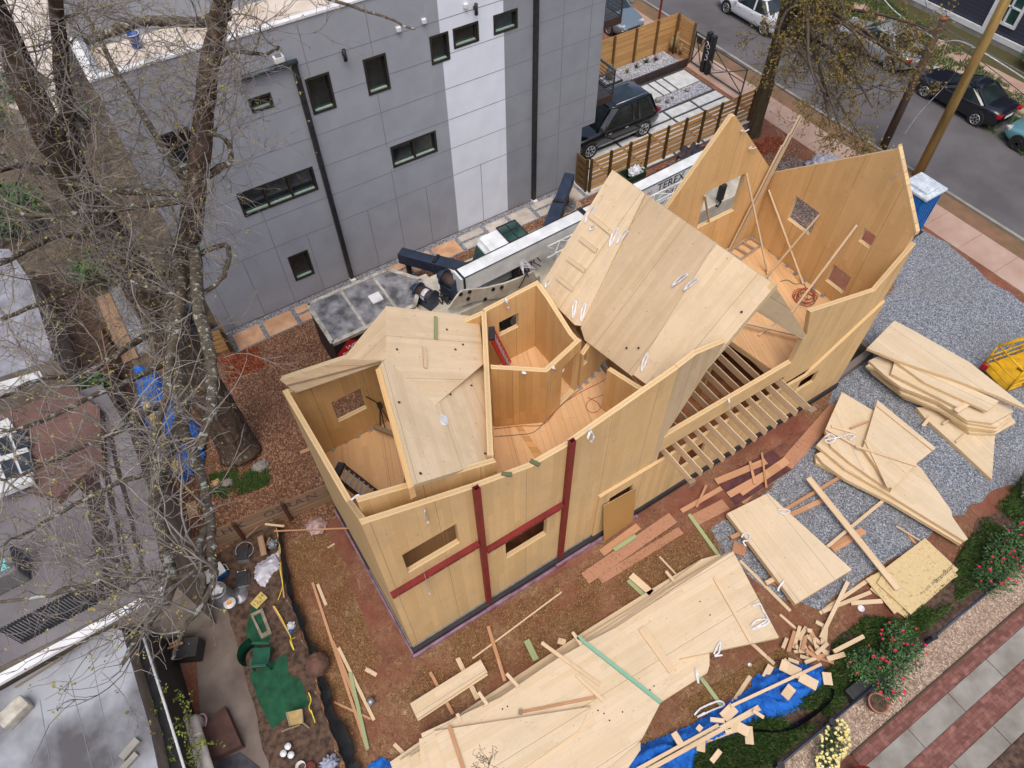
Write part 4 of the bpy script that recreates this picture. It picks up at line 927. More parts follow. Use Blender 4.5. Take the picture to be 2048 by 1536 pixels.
bm = NB(); prism(bm, [V(*(V(4.3, 15.67, 0)+(p-V(4.3, 15.67, 0))*1.015)[:2], TZ-.02) for p in bp], (0, 0, .03)); rf = obj('roof', bm, m_trtop, bx)
bm = NB()
for i in range(5):
    a, b = bp[i]+V(0, 0, TZ+.02), bp[(i+1) % 5]+V(0, 0, TZ+.02); bar(bm, a, b, .13, .035)
for xx in (3.85, 5.0): bar(bm, (xx, ya, TZ+.012), (xx, yb, TZ+.012), .09, .02)
boxb(bm, (x0, ya-.03, TZ-.12), (x1, ya-.001, TZ-.02))
obj('trim', bm, m_trim, bx, kind='stuff')
bm = NB(); c = at(752, 598, TZ+.02); boxb(bm, c+V(-.19, -.19, 0), c+V(.19, .19, .09), bev=.03); obj('roof_vent', bm, m_wtrim, bx)
sb = [onY(x, y, ya-.012) for x, y in ((677, 704), (676, 712), (696, 684), (707, 690), (718, 678), (760, 640), (780, 700), (690, 726))]
c = onY(690, 706, ya-.012); hx = c.x+.38; hz = c.z-.12
m_signred = M('red_sign', lin(178, 26, 34), None, .5)
bm = NB(); prism(bm, [V(hx-.62, ya-.012, hz-.5), V(hx+.62, ya-.012, hz-.5), V(hx+.62, ya-.012, hz+.18), V(hx+.45, ya-.012, hz+.38), V(hx+.28, ya-.012, hz+.30), V(hx-.15, ya-.012, hz+.62), V(hx-.62, ya-.012, hz+.18)], (0, -.012, 0)); sg = obj('sign', bm, m_signred, bx)
bm = NB(); yy = ya-.028
text(bm, 'WE', V(hx-.12, yy, hz+.30), (1, 0, 0), (0, 0, 1), .24); text(bm, 'BUY & SELL', V(hx+.08, yy, hz+.07), (1, 0, 0), (0, 0, 1), .215); text(bm, 'HOUSES', V(hx+.02, yy, hz-.22), (1, 0, 0), (0, 0, 1), .30)
obj('sign_lettering', bm, m_white, sg)
for xx in (3.7, 4.4):
    for y in (ya+.08, yb-.08):
        bm = NB(); cyl(bm, (xx, y-.1, .34), (xx, y+.1, .34), .34, n=24); obj('wheel', bm, m_rubber, bx)
# ---------------------------------------------------------------- CARS
def car(name, label, loc, rz, paint, L=4.5, W=1.76, Hh=1.45, kind='sedan', rimc=None, extra=None, belt=None):
    t = T(name, label, 'suv' if kind == 'suv' else 'car', (0, 0, 0))
    hw = W/2; belt = belt or (.98 if kind == 'suv' else .88); zb = .28 if kind == 'suv' else .2
    a, b = -L/2, L/2       # front is +x
    if kind == 'suv': st = [(a, .55, .78, .80), (a+.10, .42, belt-.02, .90), (a+.7, zb, belt, 1), (a+1.6, zb, belt, 1), (0, zb, belt, 1), (b-1.5, zb, belt, 1), (b-.9, zb, belt-.02, .99), (b-.35, zb+.05, belt-.08, .93), (b-.08, .38, belt-.22, .82), (b, .46, .62, .72)]
    else: st = [(a, .45, .72, .78), (a+.12, .33, belt+.02, .88), (a+.6, zb, belt+.06, .97), (a+1.5, zb, belt, 1), (0, zb, belt-.01, 1), (b-1.5, zb, belt-.03, 1), (b-.95, zb, belt-.08, .98), (b-.4, zb+.03, belt-.17, .92), (b-.1, .34, belt-.28, .80), (b, .42, .55, .68)]
    bm = NB(); rings = []
    for x, z0, z1, k in st:
        w = hw*k; zm = z0+(z1-z0)*.5
        prof = [(w*.86, z0), (w*.985, z0+.08), (w, zm), (w*.985, z1-.10), (w*.93, z1-.02), (w*.6, z1+.025), (0, z1+.045)]
        ring = [bm.verts.new((x, y, z)) for y, z in prof]+[bm.verts.new((x, -y, z)) for y, z in prof[-2::-1]]
        rings.append(ring)
    for A_, B_ in zip(rings, rings[1:]):
        for i in range(len(A_)-1): bm.faces.new((A_[i], A_[i+1], B_[i+1], B_[i]))
        bm.faces.new((A_[-1], A_[0], B_[0], B_[-1]))
    bm.faces.new(rings[0]); bm.faces.new(rings[-1][::-1]); bmesh.ops.recalc_face_normals(bm, faces=bm.faces)
    bmesh.ops.subdivide_edges(bm, edges=[e for e in bm.edges], cuts=1, use_grid_fill=True, smooth=.6)
    body = obj('body', bm, paint, t, smooth=True)
    if kind == 'suv': gl = (a+.16, a+.55, b-2.15, b-1.35)
    elif kind == 'coupe': gl = (a+.62, a+1.45, b-2.35, b-1.35)
    else: gl = (a+.75, a+1.35, b-2.15, b-1.25)
    g0, r0, r1, g1 = gl; zt = Hh
    def loop(xa, xb, w, z, bul=0): return [V(xa, -w*.86, z), V(xa-.0, w*.86, z), V(xa+.25, w, z), V(xb-.35, w, z), V(xb, w*.8, z), V(xb, -w*.8, z), V(xb-.35, -w, z), V(xa+.25, -w, z)]
    lo, hi = loop(g0, g1, hw*.93, belt-.02), loop(r0, r1, hw*.76, zt-.06)
    bm = NB(); A_ = [bm.verts.new(p) for p in lo]; B_ = [bm.verts.new(p) for p in hi]
    for i in range(8): bm.faces.new((A_[i], A_[(i+1) % 8], B_[(i+1) % 8], B_[i]))
    bm.faces.new(B_); obj('window', bm, m_carglass, t)
    bm = NB(); C_ = loop(r0-.05, r1+.06, hw*.79, zt-.075); D_ = loop(r0+.12, r1-.12, hw*.62, zt)
    A_ = [bm.verts.new(p) for p in C_]; B_ = [bm.verts.new(p) for p in D_]
    for i in range(8): bm.faces.new((A_[i], A_[(i+1) % 8], B_[(i+1) % 8], B_[i]))
    bm.faces.new(B_); bm.faces.new(A_[::-1]); bmesh.ops.bevel(bm, geom=bm.edges[:], offset=.05, segments=3, affect='EDGES'); rfo = obj('roof', bm, paint, t, smooth=True)
    bm = NB()
    for sy in (-1, 1):
        for (p, q, w) in (((g1-.03, hw*.80), (r1+.0, hw*.66), .07), ((g0+.06, hw*.84), (r0, hw*.68), .10)):
            bar(bm, (p[0], p[1]*sy, belt), (q[0], q[1]*sy, zt-.05), w, .05)
        xm = (r0+r1)/2; bar(bm, (xm-.05, hw*.935*sy, belt), (xm, hw*.775*sy, zt-.06), .08, .04)
        if kind == 'suv': bar(bm, (a+1.25, hw*.935*sy, belt), (a+1.3, hw*.775*sy, zt-.06), .10, .04)
    obj('pillar', bm, paint, t, kind='stuff')
    wb = L*.6; wr = .36 if kind == 'suv' else .315
    xs = (-wb/2-.02, wb/2-.0)
    for x in xs:
        for sy in (-1, 1):
            y = sy*(hw-.10)
            bm = NB(); cyl(bm, (x, sy*(hw-.28), wr+.02), (x, sy*(hw+.004), wr+.02), wr+.05, n=28); obj('wheel_arch', bm, m_black, t)
            bm = NB(); cyl(bm, (x, y-.11, wr), (x, y+.11+.0, wr), wr, n=28); w = obj('wheel', bm, m_rubber, t)
            bm = NB(); yo = y+sy*.115
            cyl(bm, (x, yo-.006, wr), (x, yo+.006, wr), wr*.2, n=14)
            for k in range(7):
                aa = k*2*pi/7; bar(bm, (x, yo, wr), (x+cos(aa)*wr*.66, yo, wr+sin(aa)*wr*.66), .012, .05)
            tube(bm, [V(x+cos(k*pi/12)*wr*.68, yo, wr+sin(k*pi/12)*wr*.68) for k in range(25)], .016, 5)
            obj('rim', bm, rimc or m_alu, w)
    m_hl = M_HL; m_tl = M_TL
    for sy in (-1, 1):
        bm = NB(); box(bm, (b-.20, sy*hw*.66, .62 if kind != 'suv' else .72), (.26, .30, .12), rz=-sy*.5, bev=.03); obj('headlight', bm, m_hl, t)
        bm = NB(); box(bm, (a+.09, sy*hw*.70, belt-.10), (.22, .34, .15), rz=sy*.35, bev=.03); obj('tail_light', bm, m_tl, t)
        bm = NB(); box(bm, (g1-.25, sy*(hw+.07), belt+.05), (.12, .2, .12), bev=.03); obj('mirror', bm, paint, t)
        for x in ((-.55, .35) if kind != 'coupe' else (-.1,)):
            bm = NB(); boxb(bm, (x, sy*hw*.99, belt-.17), (x+.17, sy*(hw+.02), belt-.14)); obj('door_handle', bm, m_alu if kind == 'suv' else paint, t)
    bm = NB(); boxb(bm, (b-.04, -.4, .36), (b+.012, .4, .55), bev=.02); obj('grille', bm, m_black, t)
    bm = NB(); boxb(bm, (a-.012, -.26, .56), (a+.02, .26, .70)); obj('number_plate', bm, m_white, t)
    if extra: extra(t, a, b, hw, belt, zt, r0, r1)
    t.location = loc; t.rotation_euler = (0, 0, rz)
    return t
M_HL = M('headlight_lens', (.5, .52, .52), (.3, .3, .3), .1); M_TL = M('tail_light_lens', lin(170, 20, 24), lin(120, 10, 16), .2)
def paint(name, c, rough=.25, met=0, coat=.6):
    s = NT(name); s.done((*c, 1)[:3] if 0 else c, rough, met, .5); s.b.inputs['Coat Weight'].default_value = coat; s.b.inputs['Coat Roughness'].default_value = .08; return s.m
p_black = paint('black_car_paint', (.004, .0045, .006), .15, 0, 1); p_white = paint('white_car_paint', (.6, .62, .64)); p_silver = paint('silver_car_paint', (.38, .40, .43), .3, .4); p_teal = paint('teal_car_paint', (.10, .24, .27)); p_blue = paint('grey_blue_car_paint', (.16, .21, .25), .3, .3); p_navy = paint('near_black_car_paint', (.007, .008, .014))
def suvx(t, a, b, hw, belt, zt, r0, r1):
    bm = NB()
    for sy in (-1, 1): tube(bm, [(r0+.2, sy*hw*.62, zt+.05), (r1-.3, sy*hw*.62, zt+.05)], .02, 6); 
    obj('roof_rail', bm, m_alu, t, kind='stuff')
    bm = NB(); boxb(bm, (r0+.5, -.5, zt+.002), (r1-.35, .5, zt+.012), bev=.004); obj('sunroof', bm, m_carglass, t)
    for sy in (-1, 1): bm = NB(); boxb(bm, (-1.0, sy*hw*.985, .40), (1.0, sy*(hw+.025), .43)); obj('side_strip', bm, m_alu, t)
car('parked_suv', 'black suv parked nose-in on pale pavers beside the grey building', (18.15, 21.25, .05), pi, p_black, 4.85, 1.95, 1.78, 'suv', extra=suvx)
car('parked_car', 'white sedan on the street at the top edge, half behind the street tree', (31.1, 25.1, .012), pi/2, p_white, 4.5, 1.78, 1.46)
car('parked_car', 'silver sedan parked at the far kerb, its red rear lamp under the tree', (33.65, 19.35, .012), pi/2, p_silver, 4.6, 1.8, 1.44)
def civx(t, a, b, hw, belt, zt, r0, r1):
    bm = NB(); tube(bm, bez([(a+.2, .25, belt+.11), (a+.3, .1, belt+.12), (a+.38, -.1, belt+.13), (a+.25, -.3, belt+.12)], 5), .02, 5); tube(bm, bez([(r0+.5, .2, zt+.01), (r0+.6, 0, zt+.01), (r0+.45, -.2, zt+.01)], 5), .018, 5); obj('painted_reflection', bm, m_white, t)  # white curves imitate reflections on boot and roof; never called
car('parked_car', 'black coupe with chrome wheels parked at the far kerb behind the yellow pole', (33.2, 14.15, .012), pi/2, p_navy, 4.42, 1.75, 1.38, 'coupe')
car('parked_car', 'teal car cut by the right picture edge, only its front corner showing', (33.1, 9.35, .012), pi/2, p_teal, 4.4, 1.74, 1.46, rimc=m_darkmetal)
car('parked_car', 'grey-blue sedan standing behind the cedar fence, beside the upper balcony', (24.6, 29.6, .012), -pi/2, p_blue, 4.7, 1.82, 1.45)
# ---------------------------------------------------------------- FENCES AND GATES
def slat_fence(name, label, a, b, h, mat, npost, nslat, gap=.03, th=.022, postm=None, side=1, solid=False, extra_top=0):
    a = Vector(a); b = Vector(b); d = b-a; n = V(-d.y, d.x, 0).normalized()*side
    t = T(name, label, 'fence', a.lerp(b, .5)); sh = (h-gap*nslat)/nslat
    for k in range(nslat):
        z = .06+k*(sh+gap); bm = NB(); prism(bm, [a+V(0, 0, z), b+V(0, 0, z), b+V(0, 0, z+sh), a+V(0, 0, z+sh)], n*th, grain=d); obj('board', bm, mat, t)
    for k in range(npost):
        p = a.lerp(b, k/(npost-1)) - n*.06; bm = NB(); box(bm, p+V(0, 0, (h+.08)/2), (.09, .09, h+.08), rz=math.atan2(d.y, d.x)); obj('post', bm, postm or mat, t)
    return t
m_postg = clt('treated_post', lin(128, 100, 56), .3, .1, .2, lin(90, 70, 40), lines=0, seam=50)
slat_fence('slat_fence', 'new horizontal slat fence with treated posts beside the paved court', (15.35, 18.55, 0), (25.3, 18.62, 0), 1.55, m_cedar, 11, 7, .07, postm=m_postg)
GT = T('slat_gate', 'narrow slat gate closing the path at the corner of the grey building', 'gate', (15.3, 18.9, 0))
bm = NB(); boxb(bm, (15.22, 18.6, .05), (15.26, 19.3, 1.5)); obj('panel', bm, m_cedar, GT)
bm = NB()
for k in range(4): boxb(bm, (15.208, 18.72, .3+k*.32), (15.219, 19.15, .34+k*.32))
obj('slot', bm, m_black, GT, kind='stuff')
bm = NB(); boxb(bm, (15.19, 18.55, .05), (15.28, 18.64, 1.6)); obj('post', bm, m_postg, GT)
slat_fence('cedar_fence', 'tall closed cedar fence behind the white gravel bed', (16.2, 24.95, 0), (25.3, 24.95, 0), 1.95, m_cedar, 8, 9, .008, side=1)
slat_fence('cedar_fence', 'short cedar fence panel at the street corner of the gravel bed', (25.3, 24.85, 0), (25.35, 23.75, 0), 1.95, m_cedar, 2, 7, .04)
bm = NB(); boxb(bm, (15.7, 23.6, 0), (25.1, 23.68, .40)); obj('planter_edge', bm, M('rusty_steel_edging', lin(64, 48, 46), lin(46, 38, 38), .7), label='low dark steel edging along the white gravel bed', cat='edging')
GF = T('driveway_gate', 'dark metal swing gate with wire panels across the paved court at the street', 'gate', (25.5, 21.8, 0))
bm = NB(); boxb(bm, (25.28, 22.72, 0), (25.5, 22.92, 1.95)); boxb(bm, (25.28, 22.42, 0), (25.5, 22.62, 1.9)); boxb(bm, (25.34, 22.5, .1), (25.4, 22.9, 1.8)); obj('gate_post', bm, m_darkmetal, GF)
bm = NB(); tube(bm, bez([(25.26, 22.8, 1.3), (25.26, 22.7, 1.5), (25.26, 22.82, 1.55)], 5), .02, 5)
for z in (1.35, 1.05, .8): tube(bm, [V(25.26, 22.67+.09*cos(t_2), z+.1*sin(t_2)) for t_2 in [k*.5+1 for k in range(10)]], .014, 5)
obj('number_plate', bm, m_white, GF)
for y0, y1, nm in ((23.0, 23.7, 1), (20.2, 22.35, 1)):
    bm = NB()
    for z in (.12, 1.6 if y1 > 23 else 1.35): bar(bm, (25.4, y0, z), (25.4, y1, z), .05)
    zt2 = 1.6 if y1 > 23 else 1.35
    for y in (y0, y1): bar(bm, (25.4, y, .1), (25.4, y, zt2+.02), .05)
    bar(bm, (25.4, y0, .14), (25.4, y1, zt2-.03), .035); bar(bm, (25.4, y1, .14), (25.4, y0, zt2-.03), .035)
    if y0 < 22: bar(bm, (25.4, y0, .7), (25.4, y1, .72), .03)
    lf = obj('gate_leaf', bm, m_rail, GF)
bm = NB(); boxb(bm, (25.3, 23.2, 1.2), (25.38, 23.5, 1.5), bev=.01); obj('letter_box', bm, m_darkmetal, GF)
bm = NB(); bar(bm, (25.3, 22.4, .75), (24.9, 21.7, .78), .06); bar(bm, (24.9, 21.7, .78), (25.36, 21.2, .75), .03); obj('gate_opener', bm, m_galv, GF)
# ornaments of the court
def urn():
    t = T('fountain_planter', 'tapered stone urn in a square trough filled with white gravel', 'planter', (18.9, 24.2, .36))
    bm = NB(); c = V(20.6, 24.1, .36)
    lathe(bm, [(0, 0), (.16, 0), (.2, .3), (.17, .5), (.12, .62), (.09, .8), (.07, .82), (0, .82)], c+V(0, 0, .12), 20); obj('urn', bm, m_concb, t)
    bm = NB(); boxb(bm, c+V(-.5, -.45, .0), c+V(.5, .45, .22), bev=.04); obj('trough', bm, M('green_black_trough', lin(38, 46, 36), lin(26, 28, 26), .6), t)
    bm = NB(); boxb(bm, c+V(-.42, -.37, .22), c+V(.42, .37, .24)); obj('gravel_fill', bm, m_wgravel, t)
    t.location = t.location; return t
urn()
random.seed(9)
for x, y, r, z in ((20.3, 21.9, .2, .05), (21.1, 21.95, .12, .05), (21.9, 22.0, .15, .05), (22.2, 21.7, .10, .05), (23.6, 21.9, .12, .05), (20.0, 21.6, .1, .05), (22.6, 21.8, .08, .05)):
    bm = NB(); ball(bm, (x, y, z+r*.6), r, (1, 1, .8), 12); obj('boulder', bm, m_concg if r > .11 else m_concb, label='round decorative stone in the gravel strip of the court', cat='stone', group='round stones in the court gravel')
def spiky(x, y, z, h, lab, mat, n=26):
    bm = NB()
    for k in range(n):
        a = random.uniform(0, 6.28); e = random.uniform(.3, 1.3); d = V(cos(a)*cos(e), sin(a)*cos(e), sin(e))*h*random.uniform(.7, 1.1); s = V(-sin(a), cos(a), 0)*.02
        f = bm.faces.new([bm.verts.new(V(x, y, z)-s), bm.verts.new(V(x, y, z)+s), bm.verts.new(V(x, y, z)+d)])
    return obj('succulent', bm, mat, label=lab, cat='plant')
m_dkleaf = M('dark_leaf', (.02, .035, .02), (.035, .055, .025), .6); m_rdleaf = M('red_leaf', (.12, .02, .02), (.07, .02, .02), .6); m_yleaf = M('yellow_green_leaf', (.22, .22, .04), (.12, .16, .03), .6)
for x, y, h, lab, mm in ((17.3, 24.2, .4, 'blue-grey spiky plant at the near end of the white gravel bed', m_dkleaf), (21.9, 24.35, .3, 'yellowish low plant right of the stone urn', m_yleaf), (22.5, 24.45, .36, 'upright dark green plant in the middle of the gravel bed', m_dkleaf), (23.2, 24.5, .4, 'taller dark cactus-like plant beside the red plant', m_dkleaf), (23.7, 24.4, .3, 'red spiky plant in the white gravel bed', m_rdleaf)): spiky(x, y, .37, h, lab, mm)
bm = NB()
for dx, h in ((0, .95), (-.25, .6), (.28, .45)): cyl(bm, (25.0+dx*.3, 24.5-dx, .36), (25.0+dx*.3, 24.5-dx, .36+h), .09, .07, n=10); ball(bm, (25.0+dx*.3, 24.5-dx, .36+h), .07)
obj('cactus', bm, M('pale_cactus', lin(150, 130, 96), lin(120, 110, 80), .8), label='group of pale columnar cacti in the corner of the cedar fence', cat='cactus')
# recycling box with rubbish bag, pile of sheets, blue bag on the mulch by the slat fence
bx_ = T('storage_box', 'green plastic storage box standing against the slat fence', 'box', (17.3, 17.95, 0)); cb = V(17.15, 18.0, 0)
bm = NB()
for a, b in (((-.5, -.3), (.5, -.26)), ((-.5, .26), (.5, .3)), ((-.5, -.26), (-.46, .26)), ((.46, -.26), (.5, .26))): boxb(bm, cb+V(a[0], a[1], 0), cb+V(b[0], b[1], .6))
boxb(bm, cb+V(-.46, -.26, 0), cb+V(.46, .26, .05)); obj('shell', bm, M('green_plastic', lin(40, 66, 46), lin(30, 50, 38), .5), bx_)
def crumple(name, c, sx, sy, sz, mat, label, cat, amp=.25, seed=1, n=14, rz=0, group=None):
    random.seed(seed); bm = NB(); bmesh.ops.create_icosphere(bm, subdivisions=4, radius=1)
    from mathutils import noise as ns
    for v in bm.verts:
        p = v.co.copy(); k = 1+amp*(abs(ns.noise(p*2.3+V(seed, 0, 0)))*2-.4)+amp*.5*ns.noise(p*6+V(0, seed, 0))
        q = V(p.x*k*sx, p.y*k*sy, max(0, p.z*.9+.25)*k*sz); q.rotate(Matrix.Rotation(rz, 3, 'Z')); v.co = q+Vector(c)
    return obj(name, bm, mat, smooth=True, label=label, cat=cat, group=group)
m_bag = M('white_plastic_bag', (.62, .64, .68), (.42, .45, .5), .35, 5)
crumple('rubbish_bag', cb+V(.15, 0, .45), .3, .24, .28, m_bag, 'white rubbish bag with red print on top of the green box', 'bag', .3, 3)
crumple('rubbish_bag', cb+V(.35, -.05, .4), .16, .14, .16, m_bag, 'smaller white bag beside the red-printed bag in the green box', 'bag', .3, 4)
crumple('blue_sheet', (15.75, 17.85, 0), .32, .3, .2, M('blue_film', lin(24, 100, 190), lin(12, 60, 130), .4), 'crumpled blue film on the mulch at the corner of the slat fence', 'film', .4, 5)
crumple('dark_sheet', (20.3, 17.9, 0), .75, .35, .45, M('dark_purple_cloth', lin(66, 58, 66), lin(40, 36, 42), .7), 'heap of dark sheeting on the red mulch by the slat fence', 'sheet', .4, 6)
crumple('grey_sheet', (19.4, 17.6, 0), .55, .3, .3, M('grey_cloth', lin(150, 146, 146), lin(100, 96, 98), .6), 'crumpled grey tarpaulin beside the dark sheeting', 'sheet', .45, 8)
crumple('clear_wrap', (24.4, 14.3, 0), .8, .5, .5, M('clear_plastic_wrap', lin(190, 190, 200), lin(140, 138, 148), .25), 'pile wrapped in clear plastic behind the right gable', 'wrap', .25, 9)
bm = NB(); c = V(18.0, 12.3, 0)
boxb(bm, (16.4, 12.1, 0), (17.5, 13.2, 1.6), bev=.08); obj('wrapped_bundle', bm, M('pale_blue_wrap', lin(206, 214, 226), lin(176, 184, 200), .4), label='pale plastic-wrapped bundle seen through the big back window opening', cat='bundle')
sheet('gravel_ground', [(14.8, 11.2), (24.6, 10.9), (25, 14), (24, 15.6), (17, 15.3)], .020, chips('brown_gravel', [lin(112, 98, 92), lin(140, 124, 116), lin(168, 150, 138), lin(88, 74, 70), lin(124, 100, 88)], 24, (1, .8, 1), .6, .7), .15)
# low retaining fence right of the house seen through the gable window
slat_fence('board_fence', 'weathered board fence seen through the rhombic window of the right gable', (18.2, 12.6, 0), (20.4, 10.0, 0), .9, m_old, 3, 5, .005, postm=m_steel)
# ---------------------------------------------------------------- PORTABLE TOILET
PT_ = T('portable_toilet', 'blue portable toilet with pale roof between the right gable and the street', 'toilet', (24.1, 9.95, 0)); c = V(24.1, 9.95, 0)
m_ptb = M('blue_toilet_plastic', lin(30, 112, 186), lin(24, 92, 160), .5, 2)
bm = NB(); boxb(bm, c+V(-.52, -.52, .06), c+V(.52, .52, 2.05), bev=.05); obj('cabin', bm, m_ptb, PT_)
bm = NB(); boxb(bm, c+V(-.6, -.6, 2.0), c+V(.6, .6, 2.14), bev=.06); boxb(bm, c+V(-.42, -.42, 2.1), c+V(.42, .42, 2.24), bev=.06); obj('roof', bm, M('pale_toilet_roof', lin(206, 216, 224), lin(170, 180, 190), .5, 5), PT_)
bm = NB(); boxb(bm, c+V(-.58, -.4, .1), c+V(-.53, .4, 1.95), bev=.02); obj('door', bm, m_ptb, PT_)
bm = NB()
for k in range(5): boxb(bm, c+V(.525, -.42+k*.19, .2), c+V(.55, -.34+k*.19, 1.95)); boxb(bm, c+V(-.42+k*.19, -.55, .2), c+V(-.34+k*.19, -.525, 1.95))
obj('ribs', bm, m_ptb, PT_, kind='stuff')
bm = NB(); boxb(bm, c+V(-.6, -.6, 0), c+V(.6, .6, .08)); obj('skid', bm, m_black, PT_)
# ---------------------------------------------------------------- POLES AND WIRES
m_pole = clt('yellow_pole_wood', lin(168, 138, 78), .5, .08, .3, lin(110, 96, 60), lines=0, seam=50, knots=.9)
def pole_m(name, c1, c2): return M(name, c1, c2, .85, 6, bump=.3, stretch=(1, 1, .12), detail=7)
m_dpole = pole_m('dark_pole_wood', lin(92, 74, 62), lin(62, 50, 44)); m_ypole = pole_m('new_pole_wood', lin(172, 142, 84), lin(132, 110, 64))
UP1 = T('utility_pole', 'old dark wooden pole by the road with a black cylinder near its top', 'pole', at(1765, 297))
b = at(1765, 297); bm = NB(); tube(bm, [b, b+V(.0, 0, 2.8), b+V(0, 0, 5.6)], [.17, .155, .14], 16); obj('shaft', bm, m_dpole, UP1)
bm = NB(); cyl(bm, b+V(0, 0, 5.6), b+V(0, 0, 5.66), .15, n=16); obj('cap', bm, M('rusty_cap', lin(150, 92, 66), None, .8), UP1)
bm = NB(); cyl(bm, b+V(-.15, .05, 4.3), b+V(-.7, .75, 4.45), .11, n=16); obj('splice_case', bm, m_black, UP1)
b = at(1833, 354); tp = b+V(-.25, .15, 11)
bm = NB(); tube(bm, [b, b.lerp(tp, .5), tp], [.19, .17, .15], 18); obj('utility_pole', bm, m_ypole, label='new yellow wooden pole rising past the top right corner', cat='pole')
p5 = at(1765, 297)+V(0, 0, 5.3)
def wire(pts, r, mat, label): bm = NB(); tube(bm, bez(pts, 8), r, 5); obj('overhead_wire', bm, mat, label=label, cat='wire')
wire([onX(1740, -40, 34), onX(1785, 18, 31), p5+V(0, .4, -.4), p5+V(.3, -.2, -.55), onX(1940, 90, 27.5), onX(2100, 190, 27)], .025, m_white, 'thick pale cable looping past the dark pole')
wire([onX(1850, 0, 31), p5+V(.1, 0, 0), onX(2100, 175, 27)], .018, m_galv, 'thin upper wire running right from the dark pole top')
wire([onX(1945, 95, 27), at(1900, 160, 3.2), at(1840, 225, 2.2), at(1808, 270, 1.5)], .016, m_galv, 'thin wire hanging down in front of the yellow pole')
wire([at(1700, 20, 5), p5+V(.1, .1, -.25), at(2100, 230, 4.0)], .014, m_darkmetal, 'thin dark wire below the upper wire')
MP = T('meter_post', 'short post with silver meter box behind the right gable', 'meter', at(1796, 300)); b = at(1797, 305, 0)
b = V(25.6, 12.6, 0)
bm = NB(); boxb(bm, b+V(-.05, -.05, 0), b+V(.05, .05, 1.3)); obj('post', bm, m_dpole, MP)
bm = NB(); boxb(bm, b+V(-.2, -.14, .75), b+V(.2, -.05, 1.15), bev=.02); cyl(bm, b+V(-.15, -.2, .95), b+V(-.15, -.1, .95), .09, n=14); obj('meter_box', bm, m_galv, MP)
bm = NB(); tube(bm, bez([b+V(0, 0, 1.3), b+V(.1, -.1, 1.6), b+V(.2, 0, 1.4), b+V(.05, .1, 1.25)], 6), .02, 5); obj('cable_loop', bm, m_galv, MP)
b = at(1318, 38)   # thin brown post near the top
bm = NB(); bar(bm, b, b+V(0, 0, 2.3), .08); obj('sign_post', bm, m_steel, label='thin rust-brown post on the pavement behind the cedar fence', cat='post')
# ---------------------------------------------------------------- DARK HOUSE ACROSS THE STREET
m_siding = NT('dark_blue_siding'); _co = m_siding.co('Object'); _z = m_siding.n('ShaderNodeSeparateXYZ', {0: _co}).outputs[2]
_f2 = m_siding.math('FRACT', m_siding.math('MULTIPLY', _z, 5.5)); m_siding.bump(_f2, .8, .03)
m_siding = m_siding.done(m_siding.mix(m_siding.math('LESS_THAN', _f2, .1), lin(66, 68, 84), lin(34, 35, 44)), .8)
DH = T('dark_sided_house', 'dark blue-grey house with white trim and a green-framed window across the street', 'house', (42, 16, 0))
bm = NB(); boxb(bm, (39.2, 2, .25), (48, 27, 5.5)); obj('wall', bm, m_siding, DH)
bm = NB(); boxb(bm, (39.1, 1.9, .0), (48.1, 27.1, .25)); obj('foundation', bm, m_concg, DH)
bm = NB(); boxb(bm, (39.08, 2, .25), (39.19, 27, .5)); boxb(bm, (39.08, 17.2, .5), (39.19, 17.5, 5.4)); boxb(bm, (39.08, 12.0, .5), (39.19, 12.2, 5.4)); obj('trim', bm, m_wtrim, DH, kind='stuff')
bm = NB(); prism(bm, [V(38.6, 1.5, 5.5), V(48.6, 1.5, 5.5), V(43.6, 1.5, 8.2)], (0, 26, 0)); obj('roof', bm, M('dark_shingle', lin(70, 66, 66), lin(50, 48, 50), .9, 6), DH)
for y, z in ((13.2, 1.0), (16.0, 1.0), (20.5, 1.0)):
    bm = NB()
    for a, b in (((0, 0), (1.3, .12)), ((0, 1.6), (1.3, 1.72)), ((0, .12), (.12, 1.6)), ((1.18, .12), (1.3, 1.6)), ((.6, .12), (.68, 1.6)), ((.12, .82), (1.18, .88))): boxb(bm, (39.07, y+a[0], z+a[1]), (39.18, y+b[0], z+b[1]))
    w = obj('window', bm, M('cream_window_frame', lin(206, 210, 180), None, .6) if y < 16 else m_wtrim, DH)
    bm = NB(); boxb(bm, (39.16, y+.1, z+.1), (39.195, y+1.2, z+1.65)); obj('pane', bm, m_glassg, w)
# ---------------------------------------------------------------- PANEL STACKS, BOARDS, TARPS
def panel(name, pix, zt, th, label, cat, mat=None, grain=None, group=None, parent=None, edge=m_edge):
    pts = [at(x, y, zt) for x, y in pix]
    g = (at(*grain[1], zt)-at(*grain[0], zt)) if grain else None
    if parent: return slab(name, pts, (0, 0, -th), [mat or m_stack, edge], parent, g)
    return slab(name, pts, (0, 0, -th), [mat or m_stack, edge], None, g, label=label, cat=cat, group=group)
GR = ((842, 1467), (1465, 1102))
PS = 'cut timber panels in the long stack'
low = [(780, 1524), (905, 1437), (1160, 1268), (1300, 1180), (1404, 1117), (1407, 1134), (1440, 1150), (1350, 1330), (1180, 1500), (1000, 1620), (820, 1640)]
def shift(pix, dx, dy): return [(x+dx, y+dy) for x, y in pix]
panel('timber_sheet', shift(low, 0, 0), .14, .12, 'lowest panel of the long front stack, reaching farthest towards the house', 'panel', grain=GR, group=PS)
panel('timber_sheet', [(800, 1520), (930, 1434), (1175, 1270), (1310, 1187), (1404, 1118), (1440, 1108), (1450, 1140), (1350, 1330), (1180, 1500), (1000, 1620), (820, 1640)], .27, .12, 'second panel from the ground in the long front stack', 'panel', grain=GR, group=PS)
